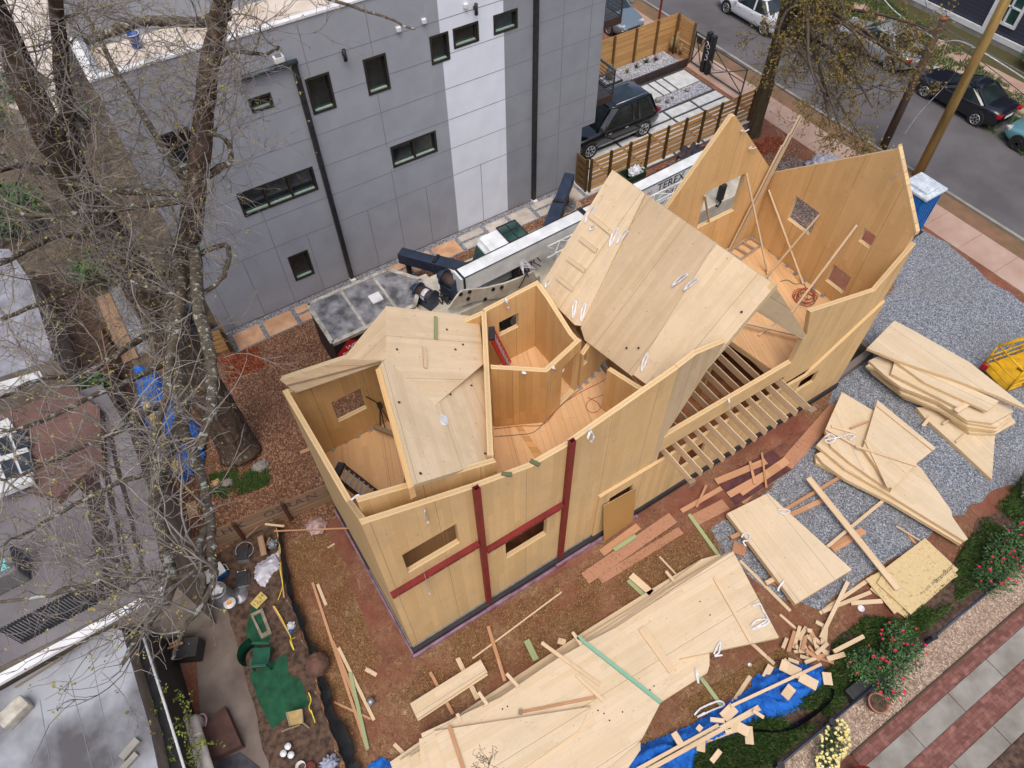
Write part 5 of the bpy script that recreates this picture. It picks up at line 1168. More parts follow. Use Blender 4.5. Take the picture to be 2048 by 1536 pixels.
panel('timber_sheet', [(818, 1515), (950, 1432), (1192, 1268), (1330, 1180), (1452, 1106), (1455, 1150), (1350, 1330), (1180, 1500), (1000, 1620), (830, 1640)], .40, .12, 'middle panel of the long front stack', 'panel', grain=GR, group=PS)
panel('timber_sheet', [(838, 1478), (968, 1430), (1100, 1340), (1215, 1262), (1340, 1176), (1460, 1103), (1462, 1150), (1419, 1306), (1419, 1331), (1415, 1345), (1322, 1404), (1180, 1540), (1000, 1620), (850, 1640)], .53, .12, 'panel just below the top of the long stack, its corner showing in the notch', 'panel', grain=GR, group=PS)
top = panel('timber_sheet', [(842, 1467), (1000, 1395), (1120, 1313), (1232, 1255), (1345, 1180), (1466, 1102), (1558, 1275), (1440, 1300), (1359, 1317), (1322, 1404), (1284, 1478), (1230, 1525), (1110, 1640), (900, 1640), (870, 1560)], .66, .11, 'largest pale top panel of the long front stack, with a notch at its right end', 'panel', grain=GR, group=PS)
panel('timber_sheet', [(868, 1462), (1182, 1413), (1158, 1460), (1050, 1535), (985, 1580), (905, 1575)], .77, .10, 'triangular panel lying on the left part of the long stack', 'panel', grain=GR, group=PS)
panel('timber_sheet', [(1281, 1484), (1240, 1500), (1190, 1530), (1160, 1560), (1240, 1560), (1281, 1500)], .30, .1, 'small panel end poking out below the long stack near the blue tarp', 'panel', grain=GR, group=PS)
bm = NB()
for x, y in ((1196, 1421), (1208, 1427), (1219, 1441), (1245, 1424), (1308, 1372), (1300, 1380), (1005, 1418), (1015, 1413), (1400, 1203), (1420, 1230)):
    c = at(x, y, .66); cyl(bm, c+V(0, 0, .001), c+V(0, 0, .006), .02, n=8)
obj('screw_holes', bm, m_black, top, kind='stuff')
LB = 'loose boards on the site'
def board(a, b, w, z, th, mat, label, name='board', group=LB, z2=None, cat='board'):
    p = at(*a, z); q = at(*b, z if z2 is None else z2); d = (q-p); s = V(-d.y, d.x, 0).normalized()*w/2
    bm = NB(); prism(bm, [p-s, q-s, q+s, p+s], (0, 0, -th), grain=d); return obj(name, bm, mat, label=label, cat=cat, group=group)
Z = .70
for a, b, w, mt, lab in (((1155, 1273), (1322, 1405), .10, m_lumT, 'teal-stained board lying across the top of the long panel stack'),
    ((1083, 1285), (1200, 1370), .09, m_lum, 'pale stick crossing the upper edge of the long panel stack'),
    ((1153, 1350), (1208, 1402), .09, m_lum, 'short pale stick on the long stack, left of the teal board'),
    ((1283, 1256), (1345, 1342), .20, m_lum, 'wide short plank on the long stack, right of the teal board'),
    ((1429, 1155), (1502, 1283), .09, m_lum, 'long pale batten near the right end of the long stack'),
    ((1043, 1424), (1192, 1394), .06, m_lumO, 'orange-brown stick on the long stack above the triangular panel'),
    ((898, 1452), (930, 1548), .09, m_lumO, 'orange-tinted board on the triangular panel near the bottom edge'),
    ((888, 1486), (912, 1545), .06, m_lum, 'thin grey lath on the stack at the bottom edge'),
    ((1145, 1264), (1163, 1290), .08, m_lum, 'short spacer stick at the upper end of the teal board'),
    ((1013, 1347), (1037, 1374), .08, m_lum, 'short spacer stick on the stack edge at the orange upright board'),
    ((957, 1384), (975, 1410), .08, m_lum, 'short spacer stick on the stack edge by the plank bundle'),
    ((914, 1427), (921, 1444), .08, m_lum, 'shortest spacer stick on the left stack edge')):
    board(a, b, w, Z if lab.find('triangular panel near') < 0 else .83, .035, mt, lab)
bm = NB(); c = at(1041, 1424, .72); box(bm, c, (.1, .09, .08), rz=.8); obj('wood_block', bm, m_lum, label='small square block at the end of the orange-brown stick', cat='block')
board((788, 1488), (812, 1512), .09, .05, .04, m_lum, 'stick end poking out of the lowest panel at the bottom left')
board((1500, 1283), (1549, 1328), .09, .04, .04, m_lum, 'board end poking out below the right end of the long stack')
for a, b, w, z, mt, lab in (((1053, 1280), (1072, 1320), .16, .12, m_lumG, 'short green treated board upright to the long stack'),
    ((976, 1252), (1010, 1362), .09, .10, m_lumO, 'reddish board running from the thin lath to the long stack'),
    ((1123, 1184), (945, 1317), .04, .04, m_lum, 'long thin lath lying on the straw in front of the house'),
    ((1262, 1150), (1303, 1186), .2, .14, m_lum, 'short wide plank on the straw by the upper edge of the long stack'),
    ((1256, 1160), (1288, 1190), .12, .05, m_lumG, 'green board end below the short wide plank'),
    ((1319, 1113), (1352, 1148), .05, .06, m_lum, 'thin stick beside the upper edge of the long stack'),
    ((1332, 1142), (1354, 1170), .08, .3, m_lum, 'stick standing off the upper edge of the long stack'),
    ((1125, 1277), (1122, 1289), .2, .10, m_lum, 'small block end beside the long stack'),
    ((915, 1316), (955, 1398), .12, .10, m_lum, 'right support board below the plank bundle'),
    ((860, 1344), (906, 1428), .08, .10, m_lumO, 'left orange support board below the plank bundle'),
    ((1480, 1121), (1581, 1222), .09, .05, m_lum, 'long pale stick left of the lone gravel panel'),
    ((1560, 1229), (1592, 1257), .07, .05, m_lum, 'short stick above the scrap heap'),
    ((1640, 1226), (1748, 1152), .10, .05, m_lum, 'upper of the two boards running from the scrap heap to the strand boards'),
    ((1645, 1223), (1742, 1184), .10, .10, m_lum, 'lower of the two boards running from the scrap heap to the strand boards'),
    ((1642, 1275), (1696, 1163), .10, .16, m_lum, 'long board leaning upward over the scrap heap beside the rose bush'),
    ((1702, 1206), (1765, 1202), .12, .08, m_lum, 'short board lying flat left of the strand board sheets'),
    ((1647, 1290), (1650, 1255), .16, .1, m_lum, 'wide short board in the scrap heap at the rose bush'),
    ((1668, 1303), (1728, 1272), .10, .5, m_lum, 'notched pale board resting in the rose bush'),
    ((1655, 1318), (1690, 1308), .12, .3, m_lum, 'second notched board below the first in the rose bush'),
    ((1466, 1405), (1501, 1352), .10, .05, m_lum, 'board on the straw left of the blue tarp'),
    ((1402, 1355), (1446, 1415), .10, .08, m_lumG, 'greenish board running from the stack to the blue tarp'),
    ((1378, 1028), (1441, 1116), .11, .05, m_lumG, 'green treated board between the long stack and the house'),
    ((1363, 1022), (1443, 976), .14, .06, m_lumO, 'brown board at the edge of the gravel by the house'),
    ((1393, 1014), (1413, 970), .07, .11, m_lumO, 'small stick crossing the brown board'),
    ((1203, 1106), (1277, 1052), .22, .06, m_lumO, 'orange-brown strand plank below the plywood sheet'),
    ((1228, 1100), (1272, 1071), .12, .11, m_lumG, 'green board beside the orange-brown strand plank'),
    ((1617, 955), (1797, 1178), .19, .28, m_lum, 'long wide plank bridging from the gravel to the strand board sheets'),
    ((1562, 1024), (1690, 948), .10, .14, m_lumO, 'orange beam on the gravel running up to the middle panel stack'),
    ((1572, 1034), (1645, 1000), .14, .05, m_lumO, 'short strand strip next to the orange beam'),
    ((1655, 1093), (1780, 990), .09, .14, m_lum, 'beam crossing below the long wide plank'),
    ((1664, 1098), (1728, 1060), .22, .05, m_lumO, 'strand strip below the crossing beam'),
    ((1793, 1052), (1842, 1082), .04, .12, m_lum, 'thin stick above the strand board sheets'),
    ((1814, 1066), (1835, 1092), .08, .04, m_lumO, 'orange offcut under the thin stick'),
    ((625, 1165), (735, 1500), .07, .06, m_lumO, 'longest board on the clay beside the black silt fence'),
    ((635, 1168), (652, 1210), .08, .05, m_lum, 'short pale board at the top of the longest clay board'),
    ((665, 1282), (720, 1420), .08, .05, m_lumO, 'middle board of the bundle on the clay'),
    ((677, 1295), (748, 1440), .08, .05, m_lum, 'right board of the bundle on the clay'),
    ((700, 1345), (735, 1498), .09, .09, m_lumG, 'greenish board of the bundle on the clay'),
    ((668, 1404), (742, 1438), .05, .05, m_lumO, 'thin board at the foot of the bundle on the clay'),
    ((731, 1338), (753, 1350), .10, .03, m_lum, 'small offcut on the bare clay left of the house corner'),
    ((655, 1096), (669, 1087), .05, .03, m_lum, 'tiny offcut on the clay near the left house wall'),
    ((600, 905), (632, 893), .12, .04, m_lumO, 'board on the mulch touching the left house wall')):
    board(a, b, w, z, min(.04, z-.005), mt, lab)
t_ = panel('plank_bundle', [(820, 1407), (961, 1319), (975, 1344), (835, 1438)], .22, .07, 'bundle of two pale planks lying on crossed supports in front of the house corner', 'planks', grain=((820, 1407), (961, 1319)))
panel('plank_layer', [(822, 1412), (962, 1324), (976, 1350), (836, 1442)], .145, .035, '', '', grain=((820, 1407), (961, 1319)), parent=t_)
m_osbr = clt('red_strand_board', lin(164, 112, 82), .9, .06, .2, lin(120, 80, 60), knots=0, lines=0, seam=50)
def osb(name, base, dark):
    s = NT(name); co = s.co('Object'); w = s.n('ShaderNodeTexNoise', {'Vector': co, 'Scale': 9.0, 'Detail': 2.0}).outputs[1]
    wv = s.n('ShaderNodeVectorMath', {0: co, 1: s.n('ShaderNodeVectorMath', {0: w, 1: (.15, .15, .15)}, operation='MULTIPLY').outputs[0]}, operation='ADD').outputs[0]
    v = s.vor(s.n('ShaderNodeVectorMath', {0: wv, 1: (1, .5, 1)}, operation='MULTIPLY').outputs[0], 36)
    r = s.n('ShaderNodeSeparateColor', {0: v.outputs[1]}).outputs[0]
    col = s.ramp(r, [(0, tuple(c*.92 for c in base)), (.25, base), (.7, tuple(c*1.04 for c in base)), (.94, dark)], 'CONSTANT')
    s.bump(r, .15, .004); return s.done(col, .8, 0, .2)
m_osb = osb('strand_board', lin(200, 178, 134), lin(170, 144, 100)); m_osbr = osb('weathered_strand_board', lin(168, 124, 98), lin(140, 102, 80))
board((1170, 1157), (1346, 1035), .36, .05, .03, m_osbr, 'wide strand-board strip lying along the house wall')
board((1200, 1160), (1362, 1060), .24, .03, .02, m_osbr, 'second strand-board strip beside the wide one')
board((1572, 930), (1675, 812), .42, .06, .02, m_osbr, 'rusty brown strand-board strip below the joist ends')
board((1390, 1040), (1452, 1008), .36, .03, .02, m_osbr, 'strand-board offcut at the edge of the gravel')
panel('wet_sheet', [(1430, 960), (1545, 900), (1587, 938), (1470, 1012)], .05, .03, 'dark red wet plywood sheet on the ground below the joists', 'sheet', mat=M('wet_red_plywood', lin(98, 58, 58), lin(70, 40, 42), .4, 3))
panel('wet_sheet', [(1500, 925), (1650, 838), (1660, 850), (1512, 944)], .04, .02, 'long dark strip of wet board below the joists', 'sheet', mat=M('wet_brown_board', lin(120, 78, 60), lin(90, 56, 46), .5, 3))
for a, b, w, z, lab in (((1432, 963), (1532, 922), .2, .1, 'waney plank on the dark red wet sheet'), ((1457, 990), (1560, 932), .2, .1, 'lower plank on the dark red wet sheet'), ((1480, 985), (1575, 920), .25, .09, 'strand strip on the dark red wet sheet'), ((1524, 905), (1533, 975), .06, .15, 'dark stick across the wet sheet'), ((1500, 922), (1510, 968), .08, .14, 'small plank across the wet sheet'), ((1485, 1006), (1500, 985), .2, .05, 'brown offcut at the corner of the wet sheet')):
    board(a, b, w, z, .035, m_lumO, lab)
# lone panel on gravel
pn = panel('timber_sheet', [(1454, 1027), (1536, 986), (1570, 1018), (1704, 1139), (1591, 1208)], .34, .16, 'large pale panel with cut corner lying alone on boards over the gravel', 'panel', grain=((1454, 1027), (1591, 1208)))
for x, y, lab in ((1478, 1098, 'square strand-board pad at the left edge of the lone panel'), (1552, 1160, 'square strand-board pad near the lower end of the lone panel')):
    bm = NB(); c = at(x, y, .05); box(bm, c, (.36, .36, .07), rz=.6); obj('pad', bm, m_osbr, label=lab, cat='pad')
board((1462, 1075), (1500, 1058), .12, .18, .1, m_lumO, 'support beam end left of the lone panel'); board((1532, 1166), (1560, 1152), .12, .18, .1, m_lum, 'support block end below the lone panel')
def gstrap(pix, z, label, w=.04): return strap([at(x, y, z+random.uniform(0, .04)) for x, y in pix], w, label=label)
gstrap([(1556, 1020), (1567, 1018), (1580, 1022), (1570, 1027), (1557, 1024)], .37, 'white strap bundle near the upper corner of the lone panel')
gstrap([(1483, 1075), (1490, 1066), (1500, 1070), (1497, 1080), (1487, 1083), (1492, 1092)], .38, 'white strap loop on the left edge of the lone panel')
gstrap([(1556, 1178), (1565, 1166), (1568, 1162), (1560, 1172), (1556, 1182)], .38, 'blue-tipped white strap on the lower left edge of the lone panel')
gstrap([(1505, 1212), (1520, 1208), (1527, 1222), (1535, 1238), (1520, 1250), (1505, 1258), (1530, 1250), (1538, 1240), (1515, 1240), (1502, 1252)], .70, 'large tangled white strap on the right end of the long stack')
gstrap([(1428, 1308), (1436, 1290), (1441, 1286), (1438, 1305), (1430, 1312), (1445, 1310)], .70, 'white strap on the lower edge of the long stack above the notch')
gstrap([(1393, 1337), (1396, 1352), (1397, 1366), (1393, 1350), (1392, 1338)], .55, 'white strap with blue tip hanging at the notch of the long stack')
gstrap([(1389, 1430), (1400, 1418), (1420, 1408), (1440, 1402), (1448, 1410), (1425, 1420), (1395, 1434), (1410, 1425)], .12, 'twisted white strap on the straw at the blue tarp')
# middle stack
G2 = 'cut timber panels in the middle stack'
pa = ((1633, 890), (1926, 1091))
panel('timber_sheet', [(1630, 909), (1660, 905), (1780, 985), (1840, 1010), (1800, 1000), (1776, 992), (1700, 962), (1632, 925)], .16, .12, 'lowest slim panel of the middle stack', 'panel', grain=pa, group=G2)
panel('timber_sheet', [(1632, 908), (1700, 880), (1830, 940), (1930, 1075), (1922, 1088), (1780, 1003), (1690, 958), (1645, 925)], .30, .12, 'long pointed panel of the middle stack, lower of two', 'panel', grain=pa, group=G2)
panel('timber_sheet', [(1633, 890), (1660, 860), (1760, 870), (1842, 936), (1902, 1020), (1905, 1034), (1936, 1078), (1929, 1082), (1780, 990), (1690, 938)], .43, .12, 'long pointed panel of the middle stack whose tip nears the rose bush', 'panel', grain=pa, group=G2)
panel('timber_sheet', [(1650, 860), (1684, 784), (1748, 822), (1800, 880), (1782, 982), (1700, 925), (1662, 893)], .56, .12, 'kite-shaped panel of the middle stack with its sharp corner upward', 'panel', grain=((1684, 784), (1782, 982)), group=G2)
panel('timber_sheet', [(1726, 896), (1755, 800), (1872, 896), (1836, 924), (1784, 978)], .70, .11, 'topmost pale panel of the middle stack', 'panel', grain=((1755, 800), (1872, 896)), group=G2)
for a, b, w, z, mt, lab in (((1755, 812), (1866, 900), .05, .74, m_lum, 'white-edged batten along the top panel of the middle stack'), ((1712, 892), (1833, 931), .07, .75, m_lum, 'pale stick crossing the top of the middle stack'), ((1652, 857), (1715, 893), .07, .64, m_lum, 'stick on the left part of the middle stack'), ((1732, 880), (1778, 975), .10, .74, m_lum, 'strip along the lower left edge of the top middle panel'), ((1702, 856), (1737, 842), .05, .66, m_lumO, 'dark broken stick on the kite-shaped panel'), ((1663, 852), (1712, 866), .10, .60, m_lum, 'grey-brown board under the sticks of the middle stack')):
    board(a, b, w, z, .04, mt, lab)
gstrap([(1650, 875), (1660, 868), (1672, 876), (1660, 886), (1652, 880), (1680, 874), (1700, 868), (1710, 872), (1700, 880)], .66, 'tangled white strap on the left end of the middle stack')
# right stack
G3 = 'cut timber panels in the right stack'
panel('timber_sheet', [(1833, 815), (1900, 812), (1990, 872), (1984, 959), (1912, 892), (1850, 836)], .14, .12, 'lowest triangular panel of the right stack pointing down', 'panel', grain=((1833, 815), (1984, 959)), group=G3)
base = [(1741, 742), (1796, 718), (1925, 780), (2022, 828), (2027, 846), (1994, 868), (1943, 863), (1880, 825), (1806, 795), (1775, 765)]
for k, lab in enumerate(('panel directly above the downward triangle in the right stack', 'third panel from the ground in the right stack', 'fourth panel from the ground in the right stack', 'fifth panel from the ground in the right stack', 'sixth panel from the ground in the right stack')):
    panel('timber_sheet', [(x+random.uniform(-5, 5)-k*1.2, y+random.uniform(-4, 4)-k*5) for x, y in base], .27+.115*k, .10, lab, 'panel', grain=((1741, 742), (2022, 828)), group=G3)
panel('timber_sheet', [(1790, 721), (1782, 747), (1925, 819), (1962, 790), (1830, 728)], .86, .10, 'narrow panel with a clean white face near the top of the right stack', 'panel', grain=((1782, 747), (1925, 819)), group=G3)
panel('timber_sheet', [(1800, 712), (1998, 802), (1975, 822), (1850, 765), (1790, 722)], .97, .09, 'dark-edged panel just below the big triangle of the right stack', 'panel', grain=((1800, 712), (1998, 802)), group=G3)
panel('timber_sheet', [(1789, 641), (1833, 664), (1940, 725), (2062, 822), (1994, 791), (1905, 757), (1792, 720), (1734, 696)], 1.09, .10, 'big triangular top panel of the right stack', 'panel', grain=((1789, 641), (2048, 817)), group=G3)
for a, b, w, z, mt, lab in (((1914, 793), (1930, 776), .12, .95, m_lum, 'whitish block between the upper panels of the right stack'), ((1912, 822), (1950, 797), .16, .88, m_lum, 'board end under the narrow panel of the right stack'), ((1846, 852), (1862, 832), .10, .2, m_lum, 'stick poking out below the right stack over the gravel'), ((1886, 848), (1900, 838), .06, .25, m_lum, 'small peg on the downward triangle of the right stack'), ((1912, 884), (1932, 868), .06, .2, m_lum, 'small stick on the tip side of the downward triangle')):
    board(a, b, w, z, .05, mt, lab)
# strand board sheets
for k, (pp, lab) in enumerate((([(1740, 1178), (1745, 1172), (1850, 1090), (1915, 1150), (1815, 1238), (1795, 1224)], 'lowest strand board sheet of the pile at the planting strip'), ([(1731, 1158), (1765, 1140), (1860, 1085), (1916, 1152), (1803, 1218), (1789, 1228)], 'middle strand board sheet of the pile, turned slightly left'), ([(1754, 1166), (1772, 1135), (1850, 1076), (1917, 1139), (1822, 1229)], 'top strand board sheet with black printing along its edge'))):
    o = panel('strand_board_sheet', pp, .08+.05*k, .02, lab, 'sheet', mat=m_osb, edge=m_lum, group='strand board sheets in the pile')
bm = NB(); p, q = at(1845, 1192, .186), at(1898, 1142, .186)
xd = (q-p).normalized(); yd = V(-xd.y, xd.x, 0)
text(bm, 'StrandBoard', at(1889, 1146, .183), xd, yd, .17, depth=.001); text(bm, '15/32  24/16', at(1862, 1170, .183), xd, yd, .10, depth=.001); text(bm, 'PS 2', at(1845, 1185, .183), xd, yd, .08, depth=.001)
obj('printing', bm, m_black, o)
# ---- scrap heap of offcuts
random.seed(17)
SC_G = 'offcut sticks in the scrap heap'
heap = [((1577, 1303), (1590, 1262)), ((1588, 1296), (1600, 1252)), ((1597, 1278), (1613, 1254)), ((1600, 1305), (1606, 1270)), ((1605, 1300), (1612, 1272)), ((1613, 1270), (1638, 1297)), ((1620, 1268), (1642, 1288)), ((1588, 1303), (1620, 1303)), ((1618, 1292), (1630, 1308)), ((1632, 1308), (1656, 1286)), ((1640, 1296), (1658, 1306)), ((1632, 1243), (1652, 1254)), ((1620, 1258), (1628, 1275)), ((1615, 1260), (1624, 1262)), ((1592, 1290), (1597, 1300)), ((1600, 1312), (1622, 1318)), ((1622, 1318), (1650, 1310)), ((1610, 1325), (1632, 1316)), ((1577, 1318), (1598, 1326)), ((1628, 1280), (1634, 1300)), ((1640, 1316), (1668, 1325)), ((1606, 1285), (1618, 1310)), ((1646, 1300), (1662, 1318)), ((1566, 1296), (1574, 1276)), ((1612, 1300), (1640, 1320))]
desc = ['short', 'long', 'narrow', 'wide', 'tilted']; side = ['left side', 'upper edge', 'middle', 'right side', 'lower edge']
for i, (a, b) in enumerate(heap):
    board(a, b, random.choice((.07, .09, .1)), .05+.035*(i % 5)+.02, .035, m_lum if i % 4 else m_lumO, f'pale offcut stick in the scrap heap beside the rose bush', 'offcut', SC_G, z2=.06+.03*((i+2) % 4))
for (x, y), (w, h), rz, z, lab in (((1581, 1338), (.28, .5), .5, .22, 'rectangular plywood offcut at the upper end of the blue tarp'), ((1617, 1362), (.26, .44), .45, .25, 'rectangular offcut on the right part of the blue tarp'), ((1577, 1384), (.34, .22), .2, .25, 'small offcut with two holes on the blue tarp'), ((1458, 1425), (.4, .26), .1, .2, 'rectangular offcut beside the twisted strap on the tarp'), ((1480, 1455), (.24, .42), .5, .2, 'offcut leaning at the lower edge of the blue tarp'), ((1498, 1470), (.4, .2), .9, .1, 'offcut at the grassy edge below the tarp'), ((1536, 1343), (.36, .16), .35, .05, 'orange offcut on the straw above the tarp'), ((1655, 1357), (.3, .22), .9, .2, 'offcut between the tarp and the rose bush'), ((1355, 1477), (.3, .16), 1.5, .25, 'small notched offcut on the left part of the tarp'), ((1402, 1492), (.24, .2), .8, .12, 'offcut below the twin boards on the tarp'), ((1432, 1512), (.34, .12), .2, .1, 'narrow offcut on the red clay below the tarp'), ((1399, 1456), (.14, .12), .2, .3, 'tiny offcut on the tarp above the twin boards'), ((1435, 1440), (.1, .34), .9, .3, 'stick offcut on the tarp above the twin boards'), ((1463, 1462), (.1, .3), 1.2, .2, 'short stick below the rectangular strap offcut'), ((1517, 1428), (.08, .28), .4, .3, 'upright-looking stick at the right end of the twin boards')):
    bm = NB(); c = at(x, y, z+.12); prism(bm, [c+Matrix.Rotation(rz, 3, 'Z')@V(a*w/2, b*h/2, 0) for a, b in ((-1, -1), (1, -1), (1, 1), (-1, 1))], (0, 0, -.03)); obj('offcut', bm, m_lum, label=lab, cat='offcut', group='offcuts on and around the blue tarp')
for a, b, w, z, lab in (((1462, 1412), (1643, 1328), .07, .34, 'long thin board lying across the whole blue tarp'), ((1290, 1542), (1519, 1415), .13, .3, 'broader of the twin boards on the left blue tarp'), ((1275, 1540), (1438, 1451), .11, .3, 'upper of the twin boards on the left blue tarp'), ((1388, 1490), (1470, 1460), .10, .12, 'board half under the tarp near the grass'), ((1568, 1318), (1605, 1352), .09, .2, 'board running from the scrap heap onto the tarp')):
    board(a, b, w, z+.05, .04, m_lum, lab)
# ---- wrinkled sheets
from mathutils import noise as NS
def inside(p, poly):
    c = False; j = len(poly)-1
    for i in range(len(poly)):
        if (poly[i].y > p.y) != (poly[j].y > p.y) and p.x < (poly[j].x-poly[i].x)*(p.y-poly[i].y)/(poly[j].y-poly[i].y)+poly[i].x: c = not c
        j = i
    return c
def wrinkled(name, pix, z, amp, mat, label, cat, step=.05, seed=0, f=1.0, group=None, dome=0):
    poly = [at(x, y, z) for x, y in pix]; x0, x1 = min(p.x for p in poly), max(p.x for p in poly); y0, y1 = min(p.y for p in poly), max(p.y for p in poly)
    bm = NB(); vs = {}
    nx, ny = int((x1-x0)/step)+1, int((y1-y0)/step)+1
    def vv(i, j):
        if (i, j) not in vs:
            x, y = x0+i*step, y0+j*step; q = V(x*f, y*f, seed)
            w = NS.noise_vector(q*1.1)*.5
            r = abs(NS.noise(V((x+w.x)*f*1.6+(y)*f*.6, (y+w.y)*f*2.6, seed+3)))
            r2 = abs(NS.noise(V((x+w.y)*f*5, (y+w.x)*f*4, seed+7)))
            h = amp*(1.2-2.6*r)+amp*.45*(1-2.5*r2)+amp*.5*NS.noise(q*.9)
            dm = min((V(x, y, 0)-V(p.x, p.y, 0)).length for p in edge_pts)
            k = min(1, dm/.18); vs[(i, j)] = bm.verts.new((x+w.x*.03, y+w.y*.03, .025+max(0, (z-.02+h+dome*min(1, dm/.5)))*k))
        return vs[(i, j)]
    edge_pts = []
    for i in range(len(poly)):
        a, b = poly[i], poly[(i+1) % len(poly)]; n = max(2, int((b-a).length/.12)); edge_pts += [a.lerp(b, k/n) for k in range(n)]
    for i in range(nx):
        for j in range(ny):
            if inside(V(x0+(i+.5)*step, y0+(j+.5)*step, 0), poly): bm.faces.new((vv(i, j), vv(i+1, j), vv(i+1, j+1), vv(i, j+1)))
    return obj(name, bm, mat, smooth=True, label=label, cat=cat, group=group)
s = NT('blue_tarp'); co_ = s.co('Object'); col_ = s.ramp(s.noise(co_, 3, 4), [(.35, lin(10, 92, 186)), (.65, lin(24, 116, 214))]); s.bump(s.noise(co_, 11, 6, .7, 2.5), .9, .05); m_tarp = s.done(col_, .38, 0, .5)
wrinkled('blue_tarp', [(1193, 1540), (1240, 1510), (1300, 1482), (1386, 1447), (1449, 1408), (1505, 1372), (1502, 1356), (1524, 1345), (1564, 1333), (1607, 1325), (1650, 1333), (1656, 1368), (1603, 1415), (1552, 1439), (1520, 1442), (1465, 1475), (1402, 1502), (1390, 1560), (1200, 1600)], .12, .10, m_tarp, 'crumpled bright blue tarp along the planting strip at the bottom of the site', 'tarp', .04, 2, f=1.7, dome=.04)
wrinkled('blue_tarp', [(735, 1530), (760, 1512), (800, 1530), (810, 1560), (740, 1560)], .1, .08, m_tarp, 'small bit of blue tarp at the bottom edge left of the long stack', 'tarp', .04, 5)
wrinkled('blue_tarp', [(262, 735), (300, 728), (330, 760), (345, 800), (405, 852), (398, 920), (362, 950), (318, 930), (285, 850), (270, 800)], .5, .16, m_tarp, 'dark blue tarp over a pile beside the left fence, below the big tree', 'tarp', .06, 9, dome=.2)
bm = NB(); a, b = at(290, 805, .95), at(358, 945, .75); bar(bm, a, b, .22, .14); obj('insulation_board', bm, M('yellow_insulation', lin(224, 204, 136), lin(190, 170, 110), .8, 4), label='pale yellow insulation board lying on the dark blue tarp', cat='board')
m_film = M('translucent_film', lin(196, 196, 206), lin(160, 158, 168), .3, 4)
wrinkled('plastic_film', [(548, 1105), (556, 1100), (558, 1135), (545, 1145), (530, 1172), (520, 1170), (508, 1155), (510, 1130)], .1, .05, m_film, 'white plastic film draped over scraps beside the silt fence', 'film', .03, 12)
wrinkled('plastic_film', [(610, 1052), (618, 1036), (640, 1030), (655, 1045), (645, 1065), (622, 1070)], .12, .07, M('pinkish_film', lin(190, 168, 160), lin(150, 120, 118), .4, 4), 'pinkish crumpled film by the graffiti fence end', 'film', .035, 15)
wrinkled('black_mat', [(515, 1160), (548, 1158), (548, 1195), (518, 1198)], .02, .01, m_black, 'flat black rubber mat on the soil beside the painted sign', 'mat', .05, 3)
# ---- yellow man-basket
LB_ = T('work_basket', 'yellow steel man basket with open tubular frame at the right picture edge', 'basket', at(2010, 740, .1))
m_yel = M('yellow_steel', lin(226, 178, 22), lin(190, 142, 16), .45, 3, spec=.5)
o_ = V(20.75, 3.95, .12); ex = V(.98, -.22, 0).normalized(); ey = V(-ex.y, ex.x, 0)
P_ = lambda u, v, w: o_+ex*u-ey*v+V(0, 0, w)
bm = NB(); prism(bm, [P_(0, 0, .0), P_(2.1, 0, .0), P_(2.1, 1.1, .0), P_(0, 1.1, .0)], (0, 0, .05)); obj('floor', bm, m_yel, LB_)
bm = NB()
for u in (0, .7, 1.4, 2.1):
    for v in (0, 1.1): tube(bm, [P_(u, v, 0), P_(u, v, 1.1)], .03, 8)
for w in (.3, .6, 1.1):
    for a, b in (((0, 0), (2.1, 0)), ((0, 1.1), (2.1, 1.1)), ((0, 0), (0, 1.1)), ((2.1, 0), (2.1, 1.1))): tube(bm, [P_(*a, w), P_(*b, w)], .028, 8)
obj('railing', bm, m_yel, LB_)
bm = NB()
for u in (0, 1.1):
    for v in (0, 1.1): tube(bm, [P_(u, v, 1.1), P_(1.1, .55, 1.95)], .04, 8)
obj('lifting_frame', bm, m_yel, LB_)
bm = NB(); prism(bm, [P_(1.0, -.0, 1.12), P_(1.9, -.0, 1.12), P_(1.7, .4, 1.6), P_(1.1, .4, 1.6)], (0, 0, .03)); obj('roof_plate', bm, m_yel, LB_)
bm = NB(); box(bm, P_(-.06, 0.12, .15), (.08, .2, .2)); obj('bumper', bm, M('red_bumper', lin(180, 30, 40), None, .4), LB_)
bm = NB(); tube(bm, bez([P_(1.0, .5, .1), P_(1.1, .7, .12), P_(1.3, .6, .1)], 5), .05, 6); obj('work_glove', bm, m_lumO, label='brown glove lying on the yellow basket floor', cat='glove')
# small white litter
random.seed(31)
for x, y, r, lab in ((1722, 1217, .09, 'round white lid on the clay beside the rose bush'), (1499, 1330, .05, 'small white scrap on the straw between stack and tarp'), (742, 1404, .12, 'grey plastic pot lying on the clay beside the board bundle')):
    bm = NB()
    if r > .1: c = at(x, y, .1); cyl(bm, c-V(.08, 0, .0), c+V(.08, .03, 0), .1, .085, n=18); mt = m_galv
    else: c = at(x, y, .01); cyl(bm, c, c+V(0, 0, .02), r, n=18); mt = m_white
    obj('lid' if r < .1 else 'pot', bm, mt, label=lab, cat='lid' if r < .1 else 'pot')
